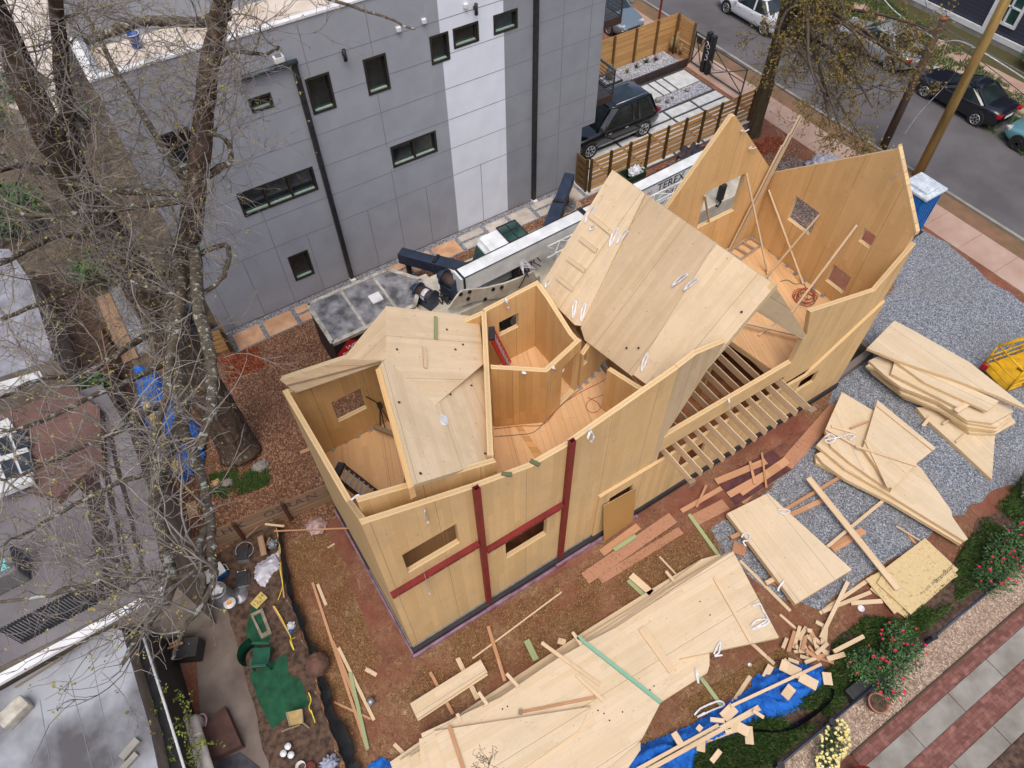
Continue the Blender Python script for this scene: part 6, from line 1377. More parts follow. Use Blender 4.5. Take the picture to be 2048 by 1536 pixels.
# ---------------------------------------------------------------- TREES AND PLANTS
def bark(name, c1, c2, lich=None, amt=.5, sc=3):
    s = NT(name); co = s.co('Object'); g = s.co('Object', (1, 1, .18))
    n1 = s.noise(g, sc*3.2, 7, .72, .4); col = s.ramp(n1, [(.35, c2), (.65, c1)])
    if lich:
        l = s.noise(co, sc*3, 5, .65); col = s.mix(s.ramp(l, [(.56, (0, 0, 0)), (.62, (amt,)*3)]), col, lich)
    s.bump(n1, .8, .04); return s.done(col, .95, 0, .1)
m_bark = bark('dark_bark', lin(104, 88, 76), lin(60, 50, 43), lin(146, 150, 144), .45, 2.5)
m_barkl = bark('lichened_bark', lin(110, 100, 86), lin(70, 62, 52), lin(176, 184, 176), .85, 3)
m_twig = M('grey_twig', lin(152, 145, 138), lin(112, 105, 99), .9, 4)
m_twigd = M('dark_twig', lin(92, 80, 70), lin(66, 58, 50), .9, 4)
m_bud = M('spring_bud', lin(164, 156, 92), lin(128, 120, 66), .8, 9)
m_bud2 = M('mustard_bud', lin(150, 128, 62), lin(112, 98, 48), .8, 9)
def limb(bm, pts, n=9, mi=0, jit=0):
    P, R = [], []
    for x, y, z, w in pts:
        p = at(x, y, z); P.append(p); R.append(max(.012, w/2*((p-EYE).dot(FW))/F))
    Q = bez(P, 5); rr = []
    for i in range(len(Q)):
        f = i/5; k = min(int(f), len(R)-2); rr.append(R[k]+(R[k+1]-R[k])*(f-k))
    if jit: Q = [q+V(random.uniform(-1, 1), random.uniform(-1, 1), random.uniform(-1, 1))*jit for q in Q]
    tube(bm, Q, rr, n, mi); return list(zip(Q, rr))
def rv(): 
    while True:
        v = V(random.uniform(-1, 1), random.uniform(-1, 1), random.uniform(-1, 1))
        if .1 < v.length < 1: return v.normalized()
def crook(bm, p, d, L, r, n, wob, sides, mi=0, up=.0, r2=.004):
    pts = [p]; d = d.normalized(); st = L/n
    for k in range(n):
        d = (d+rv()*wob+V(0, 0, up)).normalized(); pts.append(pts[-1]+d*st)
    tube(bm, pts, r, sides, mi, r2=r2); return pts, d
def buds(bm, p, n, s, spread):
    for _ in range(n):
        c = p+rv()*spread*random.random(); a = rv()*s; b = a.cross(rv()).normalized()*s*.7
        try: bm.faces.new([bm.verts.new(c-a), bm.verts.new(c+b), bm.verts.new(c+a), bm.verts.new(c-b)])
        except Exception: pass
def keepout(p, zones):
    return False
def twigs(bt, bb, nodes, n1, L1, n2, n3, r1=.03, dirbias=V(0, 0, .15), budp=.5, buds_n=3, buds_s=.022, ok=None, wob=.42):
    """three levels of crooked twigs sprouting from limb nodes"""
    for _ in range(n1):
        q, rr = random.choice(nodes); d = (rv()+dirbias).normalized(); L = L1*random.uniform(.5, 1.25)
        if ok and not ok(q+d*L): continue
        P1, e = crook(bt, q, d, L, min(r1, rr*.8), 8, wob*.75, 4, 0, .03)
        for _ in range(n2):
            k = random.randint(2, len(P1)-1); d2 = ((P1[k]-P1[k-1]).normalized()+rv()*.9+V(0, 0, .1)).normalized()
            P2, e2 = crook(bt, P1[k], d2, L*random.uniform(.3, .6), r1*.42, 6, wob, 3, 0, .03, .004)
            for _ in range(n3):
                k = random.randint(1, len(P2)-1); d3 = ((P2[k]-P2[k-1]).normalized()+rv()*.9).normalized()
                P3, e3 = crook(bt, P2[k], d3, L*random.uniform(.14, .34), r1*.24, 4, wob, 3, 0, .02, .003)
                if random.random() < budp: buds(bb, P3[-1], buds_n, buds_s, .05)
random.seed(42)
TR = T('bare_tree', 'huge bare tree with dark trunk and lichened limbs overhanging the left of the site', 'tree', at(482, 900))
bm = NB()
main = limb(bm, [(482, 908, 0, 84), (470, 882, .5, 74), (437, 822, 2, 72), (384, 742, 4, 78), (328, 645, 6, 76), (250, 520, 8, 70), (160, 380, 10, 66), (72, 215, 12, 60), (20, 90, 13, 52), (-60, -80, 14.5, 44)], 22)
for a in ((508, 905),): limb(bm, [(*a, .05, 12), ((a[0]+480)/2, (a[1]+880)/2-12, .5, 30), (450, 845, 1.6, 36)], 10)
obj('trunk', bm, m_bark, TR)
bm = NB(); nodes = []; nl = []
def LM(pts, dest=nodes, n=9, jit=.02): q = limb(bm, pts, n, 0, jit); dest += q[len(q)//5:]; return q
LM([(330, 650, 6, 50), (362, 560, 7.4, 52), (378, 470, 8.8, 46), (390, 380, 10, 43), (402, 285, 11, 41), (414, 170, 12, 39), (438, 40, 13, 37), (455, -60, 14, 34)], nl, 14)
LM([(165, 390, 9.8, 34), (140, 270, 11, 32), (126, 170, 12, 30), (116, 60, 13, 28), (112, -40, 14, 26)], nl, 12)
bl = bm; obj('limb', bm, m_bark, TR); bm = NB()
LM([(335, 600, 6.6, 30), (342, 500, 8.2, 26), (362, 568, 9.0, 24), (359, 623, 9.3, 22), (342, 722, 9.6, 20), (332, 800, 9.8, 16), (300, 900, 10, 10)])
LM([(362, 555, 7.6, 28), (386, 500, 8.8, 26), (396, 612, 9.5, 25), (420, 712, 9.9, 24), (424, 807, 10.1, 22), (410, 869, 10.2, 20), (398, 893, 10.2, 16)])
LM([(345, 560, 7.3, 34), (350, 690, 8.6, 32), (360, 780, 9.0, 32), (363, 850, 9.2, 30), (320, 940, 9.5, 28), (312, 1005, 9.7, 27), (332, 1110, 10, 26), (345, 1170, 10.2, 22), (300, 1245, 10.3, 15), (240, 1330, 10.5, 8)])
LM([(363, 850, 9.2, 24), (388, 905, 9.6, 22), (410, 985, 10, 21), (421, 1065, 10.2, 20), (424, 1125, 10.3, 18), (427, 1160, 10.4, 14), (400, 1215, 10.5, 10), (365, 1265, 10.6, 8), (345, 1320, 10.7, 6)])
LM([(424, 1040, 10.1, 15), (400, 1080, 10.3, 15), (402, 1130, 10.4, 15), (405, 1190, 10.4, 9)])
LM([(427, 1120, 10.3, 12), (370, 1150, 10.4, 11), (300, 1150, 10.5, 10), (200, 1160, 10.6, 9), (100, 1190, 10.7, 7), (-20, 1205, 10.8, 6)])
LM([(455, 30, 13, 26), (390, 45, 12.4, 20), (300, 42, 12, 20), (240, 58, 11.8, 22), (172, 84, 11.6, 14)])
LM([(390, 400, 9.8, 14), (320, 285, 10.5, 13), (240, 155, 11, 11), (160, 10, 11.5, 9)])
LM([(400, 390, 9.9, 16), (320, 385, 10.2, 14), (200, 378, 10.6, 12), (90, 350, 11, 10), (-10, 300, 11.3, 8)])
LM([(398, 395, 9.9, 16), (300, 410, 10.2, 13), (180, 425, 10.6, 10), (60, 430, 11, 8), (-30, 400, 11.2, 6)])
LM([(400, 360, 10.1, 20), (440, 335, 10.4, 14), (458, 322, 10.5, 12), (458, 285, 10.7, 10), (420, 270, 10.9, 7), (340, 300, 11, 5)])
LM([(380, 520, 8.4, 12), (450, 490, 8.8, 10), (452, 540, 8.9, 10), (410, 585, 9, 9), (350, 590, 9.2, 7), (260, 560, 9.6, 5)])
LM([(345, 640, 7, 16), (260, 690, 8, 14), (170, 745, 8.6, 12), (80, 760, 9.2, 9), (-10, 800, 9.6, 7)])
LM([(340, 720, 8.6, 14), (260, 760, 9.2, 12), (170, 800, 9.6, 10), (60, 850, 10, 8), (-20, 870, 10.2, 6)])
LM([(330, 800, 9, 13), (240, 860, 9.5, 11), (140, 905, 9.9, 9), (40, 950, 10.2, 7), (-20, 960, 10.4, 5)])
LM([(320, 940, 9.5, 12), (240, 965, 9.8, 10), (150, 1010, 10, 8), (60, 1060, 10.3, 6), (0, 1090, 10.5, 5)])
LM([(300, 560, 7, 14), (200, 560, 8, 12), (100, 600, 8.6, 10), (0, 640, 9, 8)])
LM([(230, 480, 8.4, 18), (120, 470, 9.2, 14), (20, 520, 9.8, 10), (-40, 540, 10, 8)])
LM([(150, 360, 10, 12), (60, 330, 10.6, 10), (-20, 350, 11, 7)])
LM([(420, 130, 12.2, 16), (470, 100, 12.4, 10), (520, 110, 12.5, 7), (560, 95, 12.6, 5)])
LM([(460, -40, 13.8, 14), (580, -20, 13.5, 9), (700, 10, 13.2, 6), (830, 60, 13.0, 4)])
obj('limb', bm, m_barkl, TR)
bt, bb = NB(), NB()
def okL(p):   # keep the twigs to the left part of the scene
    v = p-EYE; z = v.dot(FW)
    if z < 2.5: return False
    X = 1024+F*v.dot(RT)/z; Y = 768-F*v.dot(UP)/z
    if Y > 620 and random.random() < .4: return False
    return X < 430+max(0, 500-Y)*.45 and Y < 1380
twigs(bt, bb, nodes, 340, 1.9, 5, 4, .017, V(-.25, -.1, .0), .45, 4, .018, okL)
twigs(bt, bb, nl, 95, 2.1, 5, 4, .017, V(.05, -.2, .1), .45, 4, .018, okL)
twigs(bt, bb, [q for q in main if q[0].z > 6], 75, 2.2, 5, 4, .018, V(-.1, -.2, .1), .45, 4, .018, okL)
obj('twigs', bt, m_twig, TR, kind='stuff'); obj('buds', bb, m_bud, TR, kind='stuff')
# street tree
random.seed(77)
ST = T('street_tree', 'street tree with straight trunk and mustard spring buds between the fence and the road', 'tree', at(1505, 270))
bm = NB(); b0_ = at(1505, 270)
pts = [b0_+V(0, 0, -.1), b0_+V(0, 0, .4), b0_+V(.05, .1, 2), b0_+V(.15, .2, 4), b0_+V(.3, .4, 6), b0_+V(.5, .5, 8)]
tube(bm, bez(pts, 4), [.40, .36, .33, .31, .30, .29, .28, .28, .27, .27, .26, .26, .25, .25, .24, .23, .22, .20, .18, .16, .14], 18); obj('trunk', bm, bark('grey_green_bark', lin(96, 84, 64), lin(62, 54, 42)), ST)
bm = NB(); sn = []
c0 = b0_+V(.25, .3, 5.0)
for x, y, z in ((1690, 40, 7.2), (1800, 110, 6.6), (1850, 150, 6.2), (1690, 280, 5.2), (1640, 190, 6), (1520, -60, 8), (1620, -10, 8), (1760, 10, 7.4), (1660, 250, 4.6), (1745, 215, 5.6), (1560, 90, 6.5), (1740, 110, 6.6), (1600, 110, 5.5), (1860, 60, 7.5)):
    e = at(x, y, z); s0 = b0_+V(.25, .3, random.uniform(4.2, 6.5)); mid = s0.lerp(e, .5)+V(0, 0, .5)+rv()*.3
    Q = bez([s0, s0.lerp(mid, .5)+rv()*.15, mid, mid.lerp(e, .5)+rv()*.2, e], 4); tube(bm, Q, .10, 7, r2=.025); sn += [(q, .04) for q in Q[4:]]
# drooping limbs on the road side
for P__ in ([(1590, 90, 6.0), (1625, 140, 5.6), (1655, 190, 5.2), (1700, 195, 5), (1760, 170, 5)], [(1600, 100, 5.8), (1640, 150, 5.3), (1690, 225, 4.6), (1720, 270, 4.1), (1735, 300, 3.8)]):
    Q = bez([at(*p) for p in P__], 5); tube(bm, Q, .055, 6, r2=.015); sn += [(q, .03) for q in Q[5:]]
obj('limb', bm, m_twigd, ST)
bt, bb = NB(), NB()
twigs(bt, bb, sn, 190, 1.15, 6, 6, .015, V(.15, -.25, -.45), .95, 4, .032, None, .25)
obj('twigs', bt, m_twigd, ST, kind='stuff'); obj('buds', bb, m_bud2, ST, kind='stuff')
# leafy shrubs
m_lf = [M('rose_leaf_dark', (.025, .06, .02), (.035, .08, .025), .5, 7), M('rose_leaf_mid', (.05, .115, .032), (.07, .14, .04), .5, 7), M('rose_leaf_light', (.07, .15, .04), (.05, .12, .03), .5, 7)]
m_rose = M('rose_petal', lin(214, 22, 70), lin(232, 60, 104), .5, 9); m_yfl = M('cream_petal', lin(236, 222, 140), lin(244, 236, 180), .5, 9)
def leafball(bm, c, rad, n, s, up=.3, mats=3, shell=.5):
    c = Vector(c)
    for _ in range(n):
        d = rv(); r_ = (random.random()**shell); nz = 1+.25*NS.noise(d*2.2+c)+.15*NS.noise(d*5+c)
        p = c+V(d.x*rad[0], d.y*rad[1], d.z*rad[2])*r_*nz
        if p.z < .02: continue
        a = (rv()+V(0, 0, up*.2)); a.normalize(); b = a.cross((rv()*.6+V(0, 0, 1)+d*.4).normalized()).normalized(); ss = s*random.uniform(.6, 1.3)
        f = bm.faces.new([bm.verts.new(p-a*ss), bm.verts.new(p+b*ss*.45), bm.verts.new(p+a*ss), bm.verts.new(p-b*ss*.45)])
        k = NS.noise(p*3.1)+random.uniform(-.25, .25); f.material_index = 0 if k < -.1 else (2 if k > .3 else 1)
def blossom(bm, p, r, mi=0, n=9):
    for k in range(n):
        a = k*2.4; el = .3+.12*(k % 3)*3; d = V(cos(a)*cos(el), sin(a)*cos(el), sin(el)*.9); s = V(-sin(a), cos(a), .2).normalized()*r*.45
        q = p+d*r*.55
        f = bm.faces.new([bm.verts.new(p+d*r*.08-s*.3), bm.verts.new(q-s), bm.verts.new(p+d*r), bm.verts.new(q+s)]); f.material_index = mi
def shrub(name, label, c, lobes, n, leaf, flowers, fm, fr, seed, cat='shrub', group=None, stemmat=None):
    random.seed(seed); t = T(name, label, cat, (c[0], c[1], 0), group); c = Vector(c)
    bm = NB()
    for k in range(16):
        e = random.choice(lobes); q = c+V(*e[:3])+V(random.uniform(-1, 1)*e[3], random.uniform(-1, 1)*e[4], random.uniform(-.3, .6)*e[5])*.8
        b = V(c.x+random.uniform(-.15, .15), c.y+random.uniform(-.1, .1), 0); tube(bm, bez([b, b.lerp(q, .5)+rv()*.12+V(0, 0, .1), q], 4), .014, 5, r2=.005)
    obj('stems', bm, stemmat or m_twigd, t, kind='stuff')
    bm = NB()
    for e in lobes: leafball(bm, c+V(*e[:3]), e[3:6], int(n*e[3]*e[4]*10), leaf)
    obj('foliage', bm, m_lf, t, kind='stuff')
    if flowers:
        bm = NB(); fl = []
        for _ in range(flowers):
            e = random.choice(lobes); d = rv(); d.z = abs(d.z)*.9+.1; d.y -= .2; d.normalize(); p = c+V(*e[:3])+V(d.x*e[3], d.y*e[4], d.z*e[5])*1.02; fl.append(p)
        for p in fl: blossom(bm, p, fr*random.uniform(.7, 1.2))
        obj('flowers', bm, fm, t, kind='stuff')
    return t
c1 = at(1775, 1335, 0); c2 = at(1990, 1150, 0)
shrub('rose_bush', 'dark green rose bush with pink-red blooms beside the scrap heap', (c1.x-.1, c1.y+.05, .45), [(-.55, .3, 0, .5, .45, .4), (.25, 0, .1, .75, .5, .5), (.75, .35, -.05, .5, .4, .35), (-.5, -.35, -.1, .45, .35, .35)], 420, .04, 42, m_rose, .045, 5)
shrub('rose_bush', 'larger rose bush with pink-red blooms at the right picture edge', (c2.x-.05, c2.y, .55), [(-.3, 0, 0, .7, .5, .5), (.45, .2, .05, .7, .55, .5), (1.2, .2, 0, .6, .5, .5)], 420, .04, 50, m_rose, .045, 6)
c3 = at(1655, 1495, 0)
shrub('flowering_shrub', 'low shrub covered in cream-yellow blossom by the pebble path', (c3.x, c3.y, .35), [(0, 0, 0, .45, .3, .3), (.3, .15, -.05, .3, .25, .25), (-.4, -.2, -.1, .3, .25, .25)], 220, .04, 170, m_yfl, .045, 8)
c4 = at(2045, 1000, 0)
shrub('young_shrub', 'bright green young shrub above the large rose bush at the right edge', (c4.x, c4.y, .6), [(0, 0, 0, .45, .45, .5), (.1, .3, .5, .35, .35, .5)], 90, .05, 0, None, 0, 9)
shrub('foundation_bush', 'round green bush at the foot of the dark house across the street', (38.6, 14.0, .6), [(0, 0, 0, .6, .9, .6)], 300, .07, 0, None, 0, 10)
shrub('foundation_bush', 'low green bush at the right edge beside the dark house', (38.5, 11.6, .5), [(0, 0, 0, .6, .8, .5)], 260, .07, 0, None, 0, 11)
for k, (x, y, z, r, lab) in enumerate(((20, 250, 1.5, 2.0, 'green leafy shrub at the left edge beyond the big trunk'), (140, 255, .8, 1.2, 'ivy-like bush between the big tree and the grey building'), (215, 560, .7, 1.2, 'shadowed evergreen shrub under the big tree'), (178, 790, .5, .7, 'small bright fern-like shrub behind the left fence'), (30, 470, 1.2, 1.6, 'brownish green shrub below the upper left roofs'))):
    c = at(x, y, 0); shrub('garden_shrub', lab, (c.x, c.y, z), [(0, 0, 0, r, r*.8, z*.9), (r*.5, -.3, .2, r*.7, r*.6, z*.7)], 50, .12, 0, None, 0, 20+k)
# weeds climbing over the wall at the bottom left
random.seed(13); WD = T('climbing_weed', 'sprawling yellow-green weed over the dark gutter at the bottom left', 'weed', at(345, 1480))
bm, bb = NB(), NB(); m_weed = M('weed_leaf', lin(130, 140, 60), lin(96, 112, 44), .7, 9)
for k in range(46):
    p = at(random.uniform(300, 395), random.uniform(1440, 1580), 1.4); P1, e = crook(bm, p, V(random.uniform(-.8, .8), random.uniform(-.2, 1), random.uniform(.1, .8)), random.uniform(.5, 1.5), .008, 8, .3, 3)
    for q in P1[2:]:
        for _ in range(5): buds(bb, q+rv()*.06, 1, .032, .03)
obj('stems', bm, m_twigd, WD, kind='stuff'); obj('leaves', bb, m_weed, WD, kind='stuff')
WD2 = T('thin_sapling', 'leafless wispy seedling tips overlapping the panel stack at the bottom edge', 'plant', at(975, 1620)); bm, bb = NB(), NB()
P1, e = crook(bm, at(975, 1560, 5), at(975, 1500, 5.3)-at(975, 1560, 5), .35, .006, 4, .1, 4)
for k in range(16):
    P2, e2 = crook(bm, random.choice(P1[1:]), V(random.uniform(-1, 1), random.uniform(-.3, 1), random.uniform(-.2, .4)), random.uniform(.15, .42), .004, 5, .35, 3)
    for j in range(5):
        P3, _e = crook(bm, random.choice(P2[2:]), rv(), .09, .003, 3, .4, 3); buds(bb, P3[-1], 3, .012, .015)
stem = NB(); s1 = at(975, 1562, 5); tube(stem, [V(s1.x, s1.y, 0)+V(.6, -1.2, 0), V(s1.x, s1.y, 2.5)+V(.3, -.5, 0), s1], .018, 6, r2=.008); obj('stem', stem, m_twigd, WD2)
obj('twigs', bm, m_twigd, WD2, kind='stuff'); obj('buds', bb, m_bud, WD2, kind='stuff')
# grass
def grass(name, pix, n, h, mats, seed, label=None, dens=None):
    random.seed(seed); poly = [at(x, y) for x, y in pix]; x0, x1 = min(p.x for p in poly), max(p.x for p in poly); y0, y1 = min(p.y for p in poly), max(p.y for p in poly); bm = NB(); k = 0; tries = 0
    while k < n and tries < n*8:
        tries += 1; p = V(random.uniform(x0, x1), random.uniform(y0, y1), .01)
        if NS.noise(p*1.3+V(seed, 0, 0)) < -.12+random.uniform(-.2, .1) or not inside(p, poly): continue
        k += 1
        for _ in range(4):
            q = p+V(random.uniform(-.05, .05), random.uniform(-.05, .05), 0); a = random.uniform(0, 6.28); hh = h*random.uniform(.5, 1.3); ln = V(cos(a), sin(a), 0)*hh*random.uniform(.2, .9); s = V(-sin(a), cos(a), 0)*random.uniform(.006, .014)
            f = bm.faces.new([bm.verts.new(q-s), bm.verts.new(q+s), bm.verts.new(q+ln*.5+V(0, 0, hh*.8)+s*.6), bm.verts.new(q+ln+V(0, 0, hh))]); f.material_index = random.choices((0, 1, 2), (5, 4, 1))[0]
    return obj(name, bm, mats, kind='stuff', label=label, cat='grass')
m_gr = [M('grass_dark', (.04, .10, .02), (.055, .12, .03), .7, 5), M('grass_mid', (.085, .17, .035), (.11, .19, .05), .7, 5), M('grass_dry', (.26, .22, .10), (.2, .18, .08), .8, 5)]
grass('grass', [(1190, 1560), (1330, 1500), (1500, 1440), (1600, 1395), (1655, 1340), (1700, 1385), (1640, 1440), (1520, 1540), (1440, 1600)], 9000, .15, m_gr, 1, 'tall dark green grass and weeds below the blue tarp')
grass('grass', [(1840, 1170), (1900, 1140), (1950, 1060), (2060, 940), (2120, 960), (2050, 1130), (1930, 1190), (1850, 1255), (1810, 1245)], 5000, .13, m_gr, 2, 'green grass strip beside the rose bushes')
grass('grass', [(1660, 1350), (1665, 1290), (1730, 1235), (1800, 1240), (1860, 1240), (1800, 1320), (1700, 1390)], 2500, .12, m_gr, 12, 'grass and weeds around the rose bush roots')
grass('leaf_litter', [(440, 1120), (520, 1060), (560, 1060), (600, 1260), (680, 1540), (560, 1600), (490, 1300)], 1500, .02, [M('litter_a', lin(150, 120, 96), None, .9), M('litter_b', lin(96, 70, 54), None, .9), M('litter_c', lin(206, 196, 184), None, .9)], 13, 'leaf litter and chips on the dark yard soil')
grass('leaf_litter', [(10, 300), (200, 260), (300, 560), (300, 760), (220, 700), (100, 480)], 3500, .05, [bpy.data.materials[k] for k in ('litter_a', 'litter_b', 'grass_dark')], 14, 'leaf litter and ivy under the big tree')
grass('grass', [(420, 950), (500, 935), (560, 945), (530, 975), (450, 1000), (425, 985)], 1400, .09, m_gr, 3, 'green grass tufts at the foot of the big tree')
grass('grass', rectpx := [(1700, 60), (1760, 110), (1870, 180), (2050, 320), (2050, 200), (1900, 90), (1740, -20), (1640, -40)], 5000, .16, m_gr, 4, 'grass verge in front of the dark house')
grass('straw', [(1190, 1130), (1330, 1050), (1420, 1060), (1450, 1100), (1300, 1190), (1130, 1290), (1050, 1330), (900, 1400), (800, 1400), (900, 1260), (1050, 1200)], 7000, .035, [M('straw_a', lin(176, 140, 92), None, .9), M('straw_b', lin(140, 104, 66), None, .9), M('straw_c', lin(202, 170, 120), None, .9)], 6, 'loose dry straw scattered on the clay')
grass('straw', [(1360, 1410), (1500, 1330), (1560, 1300), (1590, 1320), (1520, 1350), (1440, 1410), (1350, 1470), (1290, 1480)], 3000, .035, [bpy.data.materials[k] for k in ('straw_a', 'straw_b', 'straw_c')], 7, 'loose dry straw between the long stack and the tarp')
grass('straw', [(575, 1090), (650, 1060), (700, 1180), (760, 1320), (700, 1480), (640, 1400), (600, 1250)], 4000, .03, [bpy.data.materials[k] for k in ('straw_a', 'straw_b', 'straw_c')], 8, 'loose dry straw on the clay left of the house')
# ---------------------------------------------------------------- LEFT SIDE: FENCES, YARD, ROOFS
def board_fence(name, label, pa, pb, h, nb, nposts, mat=m_old, postm=None, gap=.012):
    a, b = at(*pa), at(*pb); d = b-a; n = V(-d.y, d.x, 0).normalized(); t = T(name, label, 'fence', a.lerp(b, .5)); sh = (h-gap*nb)/nb
    for k in range(nb):
        z = .05+k*(sh+gap); bm = NB(); prism(bm, [a+V(0, 0, z), b+V(0, 0, z), b+V(0, 0, z+sh), a+V(0, 0, z+sh)], n*.03, grain=d); obj('board', bm, mat, t)
    for k in range(nposts):
        p = a.lerp(b, k/(nposts-1))-n*.05; bm = NB(); box(bm, p+V(0, 0, h/2+.05), (.09, .09, h+.1), rz=math.atan2(d.y, d.x)); obj('post', bm, postm or m_lumO, t)
    return t, a, b
m_fpost = clt('fence_post_brown', lin(128, 84, 60), .3, .1, .2, lin(90, 60, 45), lines=0, seam=50)
t1, fa, fb = board_fence('graffiti_fence', 'weathered board fence with dark graffiti running up to the left house corner', (392, 1116), (672, 1000), .95, 5, 4, postm=m_fpost)
d = (fb-fa).normalized(); nn = V(d.y, -d.x, 0)
m_graf = M('dark_graffiti', lin(62, 58, 66), lin(90, 84, 88), .8, 9)
bm = NB()
random.seed(4)
for s0, ch in ((.18, 'A'), (.27, 'H'), (.36, 'K'), (.56, 'O'), (.63, 'S'), (.70, 'R'), (.77, 'A'), (.86, 'N')):
    text(bm, ch, fa.lerp(fb, s0)+nn*.008+V(0, 0, .72), d, (0, 0, 1), .42, depth=.002)
obj('graffiti', bm, m_graf, t1)
board_fence('board_fence', 'weathered double rail fence on the left of the big tree', (372, 1108), (262, 850), .95, 4, 4, postm=m_fpost)
board_fence('board_fence', 'older board fence continuing up behind the blue tarp', (260, 842), (232, 700), 1.0, 4, 3, postm=m_fpost)
slat_fence('slat_gate', 'short yellowish slat gate at the left corner of the grey building', at(428, 712), at(462, 700), 1.05, m_cedar, 2, 5, .05, postm=m_postg)
bm = NB(); a, b = at(430, 640, 0), at(465, 708, 0); bar(bm, V(.1, 19.2, .6), V(.12, 18.2, .6), .04, 1.1); obj('fence_panel', bm, m_cedar, label='narrow cedar panel standing at the corner of the grey building', cat='fence')
# silt fence
random.seed(8)
SF = T('silt_fence', 'sagging black silt fence between the clay site and the junk yard', 'fence', at(600, 1250))
path = bez([at(x, y) for x, y in ((556, 1058), (562, 1110), (575, 1180), (600, 1250), (622, 1310), (640, 1380), (655, 1440), (690, 1530), (700, 1580))], 8)
bm = NB(); prev = None; N_ = len(path)
for i, p in enumerate(path):
    lean = .12+.22*abs(sin(i*.33))*(.4+.6*i/N_)+.6*max(0, i/N_-.45); h = .42-.12*abs(sin(i*.6))
    q = [p+V(-lean*k/3*.3+.02*sin(i*1.7+k), 0, h*k/3)+V(lean*(k/3)**2, .02*cos(i+k), 0) for k in range(4)]; cur = [bm.verts.new(v) for v in q]
    if prev:
        for k in range(3): bm.faces.new((prev[k], prev[k+1], cur[k+1], cur[k])).smooth = True
    prev = cur
r_ = bmesh.ops.solidify(bm, geom=bm.faces[:], thickness=.006); obj('fabric', bm, M('black_fabric', (.016, .017, .02), (.03, .032, .036), .55, 6), SF)
for k in (0, 10, 20, 30, 42, 54, 63):
    p = path[min(k, N_-1)]; bm = NB(); bar(bm, p+V(-.03, 0, 0), p+V(-.02, 0, .6), .035); obj('stake', bm, m_lum, SF)
path2 = bez([at(x, y) for x, y in ((1195, 1600), (1300, 1530), (1420, 1460), (1560, 1455), (1640, 1405), (1655, 1375))], 8)
bm = NB(); prev = None
for i, p in enumerate(path2):
    cur = [bm.verts.new(p+V(0, -.03, 0)), bm.verts.new(p+V(0, -.05+.02*sin(i), .16)), bm.verts.new(p+V(0, -.14, .2))]
    if prev:
        for k in range(2): bm.faces.new((prev[k], prev[k+1], cur[k+1], cur[k])).smooth = True
    prev = cur
bmesh.ops.solidify(bm, geom=bm.faces[:], thickness=.006); obj('silt_fence', bm, bpy.data.materials['black_fabric'], label='low black silt fence edging the grass below the blue tarp', cat='fence')
# yellow tape
m_tape = M('yellow_tape', lin(226, 206, 60), lin(190, 170, 50), .5, 8)
for pts, lab in (([(553, 1056), (558, 1085), (562, 1115), (560, 1140), (565, 1170), (556, 1200)], 'yellow caution tape trailing down beside the silt fence'), ([(548, 1212), (562, 1235), (572, 1255), (582, 1276)], 'yellow tape tied along a stick in the yard'), ([(580, 1270), (583, 1285), (588, 1300), (580, 1282), (590, 1275)], 'knotted yellow tape below the blue and white wrapper'), ([(617, 1385), (622, 1400), (618, 1415), (625, 1430), (630, 1445), (622, 1420)], 'yellow tape on the straw beside the turf mat')):
    strap([at(x, y, .12+random.uniform(0, .12)) for x, y in pts], .022, 'caution_tape', m_tape, lab, 'yellow caution tape pieces')
for a, b, w, z, mt, lab in (((548, 1062), (700, 1056), .04, .5, m_lumO, 'thin stick lying over the graffiti fence end'), ((530, 1048), (568, 1052), .06, .6, m_lum, 'short pale board on the graffiti fence top'), ((556, 1075), (568, 1195), .04, .1, m_lumO, 'thin stake lying along the yellow tape'), ((546, 1212), (575, 1262), .04, .1, m_lumO, 'stick with yellow tape in the yard'), ((525, 1105), (540, 1075), .07, .15, m_old, 'brown board leaning in the junk corner'), ((520, 1072), (528, 1110), .16, .3, m_old, 'wide brown board standing by the fence corner'), ((492, 1075), (525, 1045), .04, .3, m_old, 'grey lath leaning against the fence')):
    board(a, b, w, z, .03, mt, lab)
# coolers
def cooler(label, px_, rz, body, lid, extra=None, s=(.5, .3, .32)):
    t = T('cooler', label, 'cooler', at(*px_)); c = at(*px_); R_ = Matrix.Rotation(rz, 3, 'Z')
    bm = NB(); box(bm, c+V(0, 0, s[2]*.45), (s[0], s[1], s[2]*.8), rz=rz, bev=.03); obj('body', bm, body, t)
    bm = NB(); box(bm, c+V(0, 0, s[2]*.95), (s[0]*1.04, s[1]*1.05, .08), rz=rz, bev=.03); obj('lid', bm, lid, t)
    bm = NB(); e = R_@V(s[0]*.55, 0, 0); tube(bm, [c+e+R_@V(0, -.1, .25), c+e*1.12+R_@V(0, -.1, .18), c+e*1.12+R_@V(0, .1, .18), c+e+R_@V(0, .1, .25)], .012, 6); obj('handle', bm, m_white if lid != m_black else m_alu, t)
    if extra: extra(c, R_, t)
    return t
def cups(c, R_, t):
    bm = NB()
    for y in (-.1, .1): q = c+R_@V(.18, y, .348); cyl(bm, q, q+V(0, 0, .004), .035, n=14)
    obj('cup_holder', bm, m_galv, t, kind='stuff')
cooler('blue cooler with white lid at the corner of the weathered fence', (436, 1155), .15, M('cooler_blue', lin(24, 58, 100), lin(30, 90, 160), .4, 5), M('cooler_white', (.66, .67, .68), None, .4), cups, (.56, .34, .36))
cooler('black and silver cooler inside the wire hoop', (491, 1113), 1.15, m_alu, m_black, None, (.40, .30, .28))
cooler('black and silver cooler lying beside the zinc lid', (489, 1163), 1.25, m_alu, m_black, None, (.38, .32, .22))
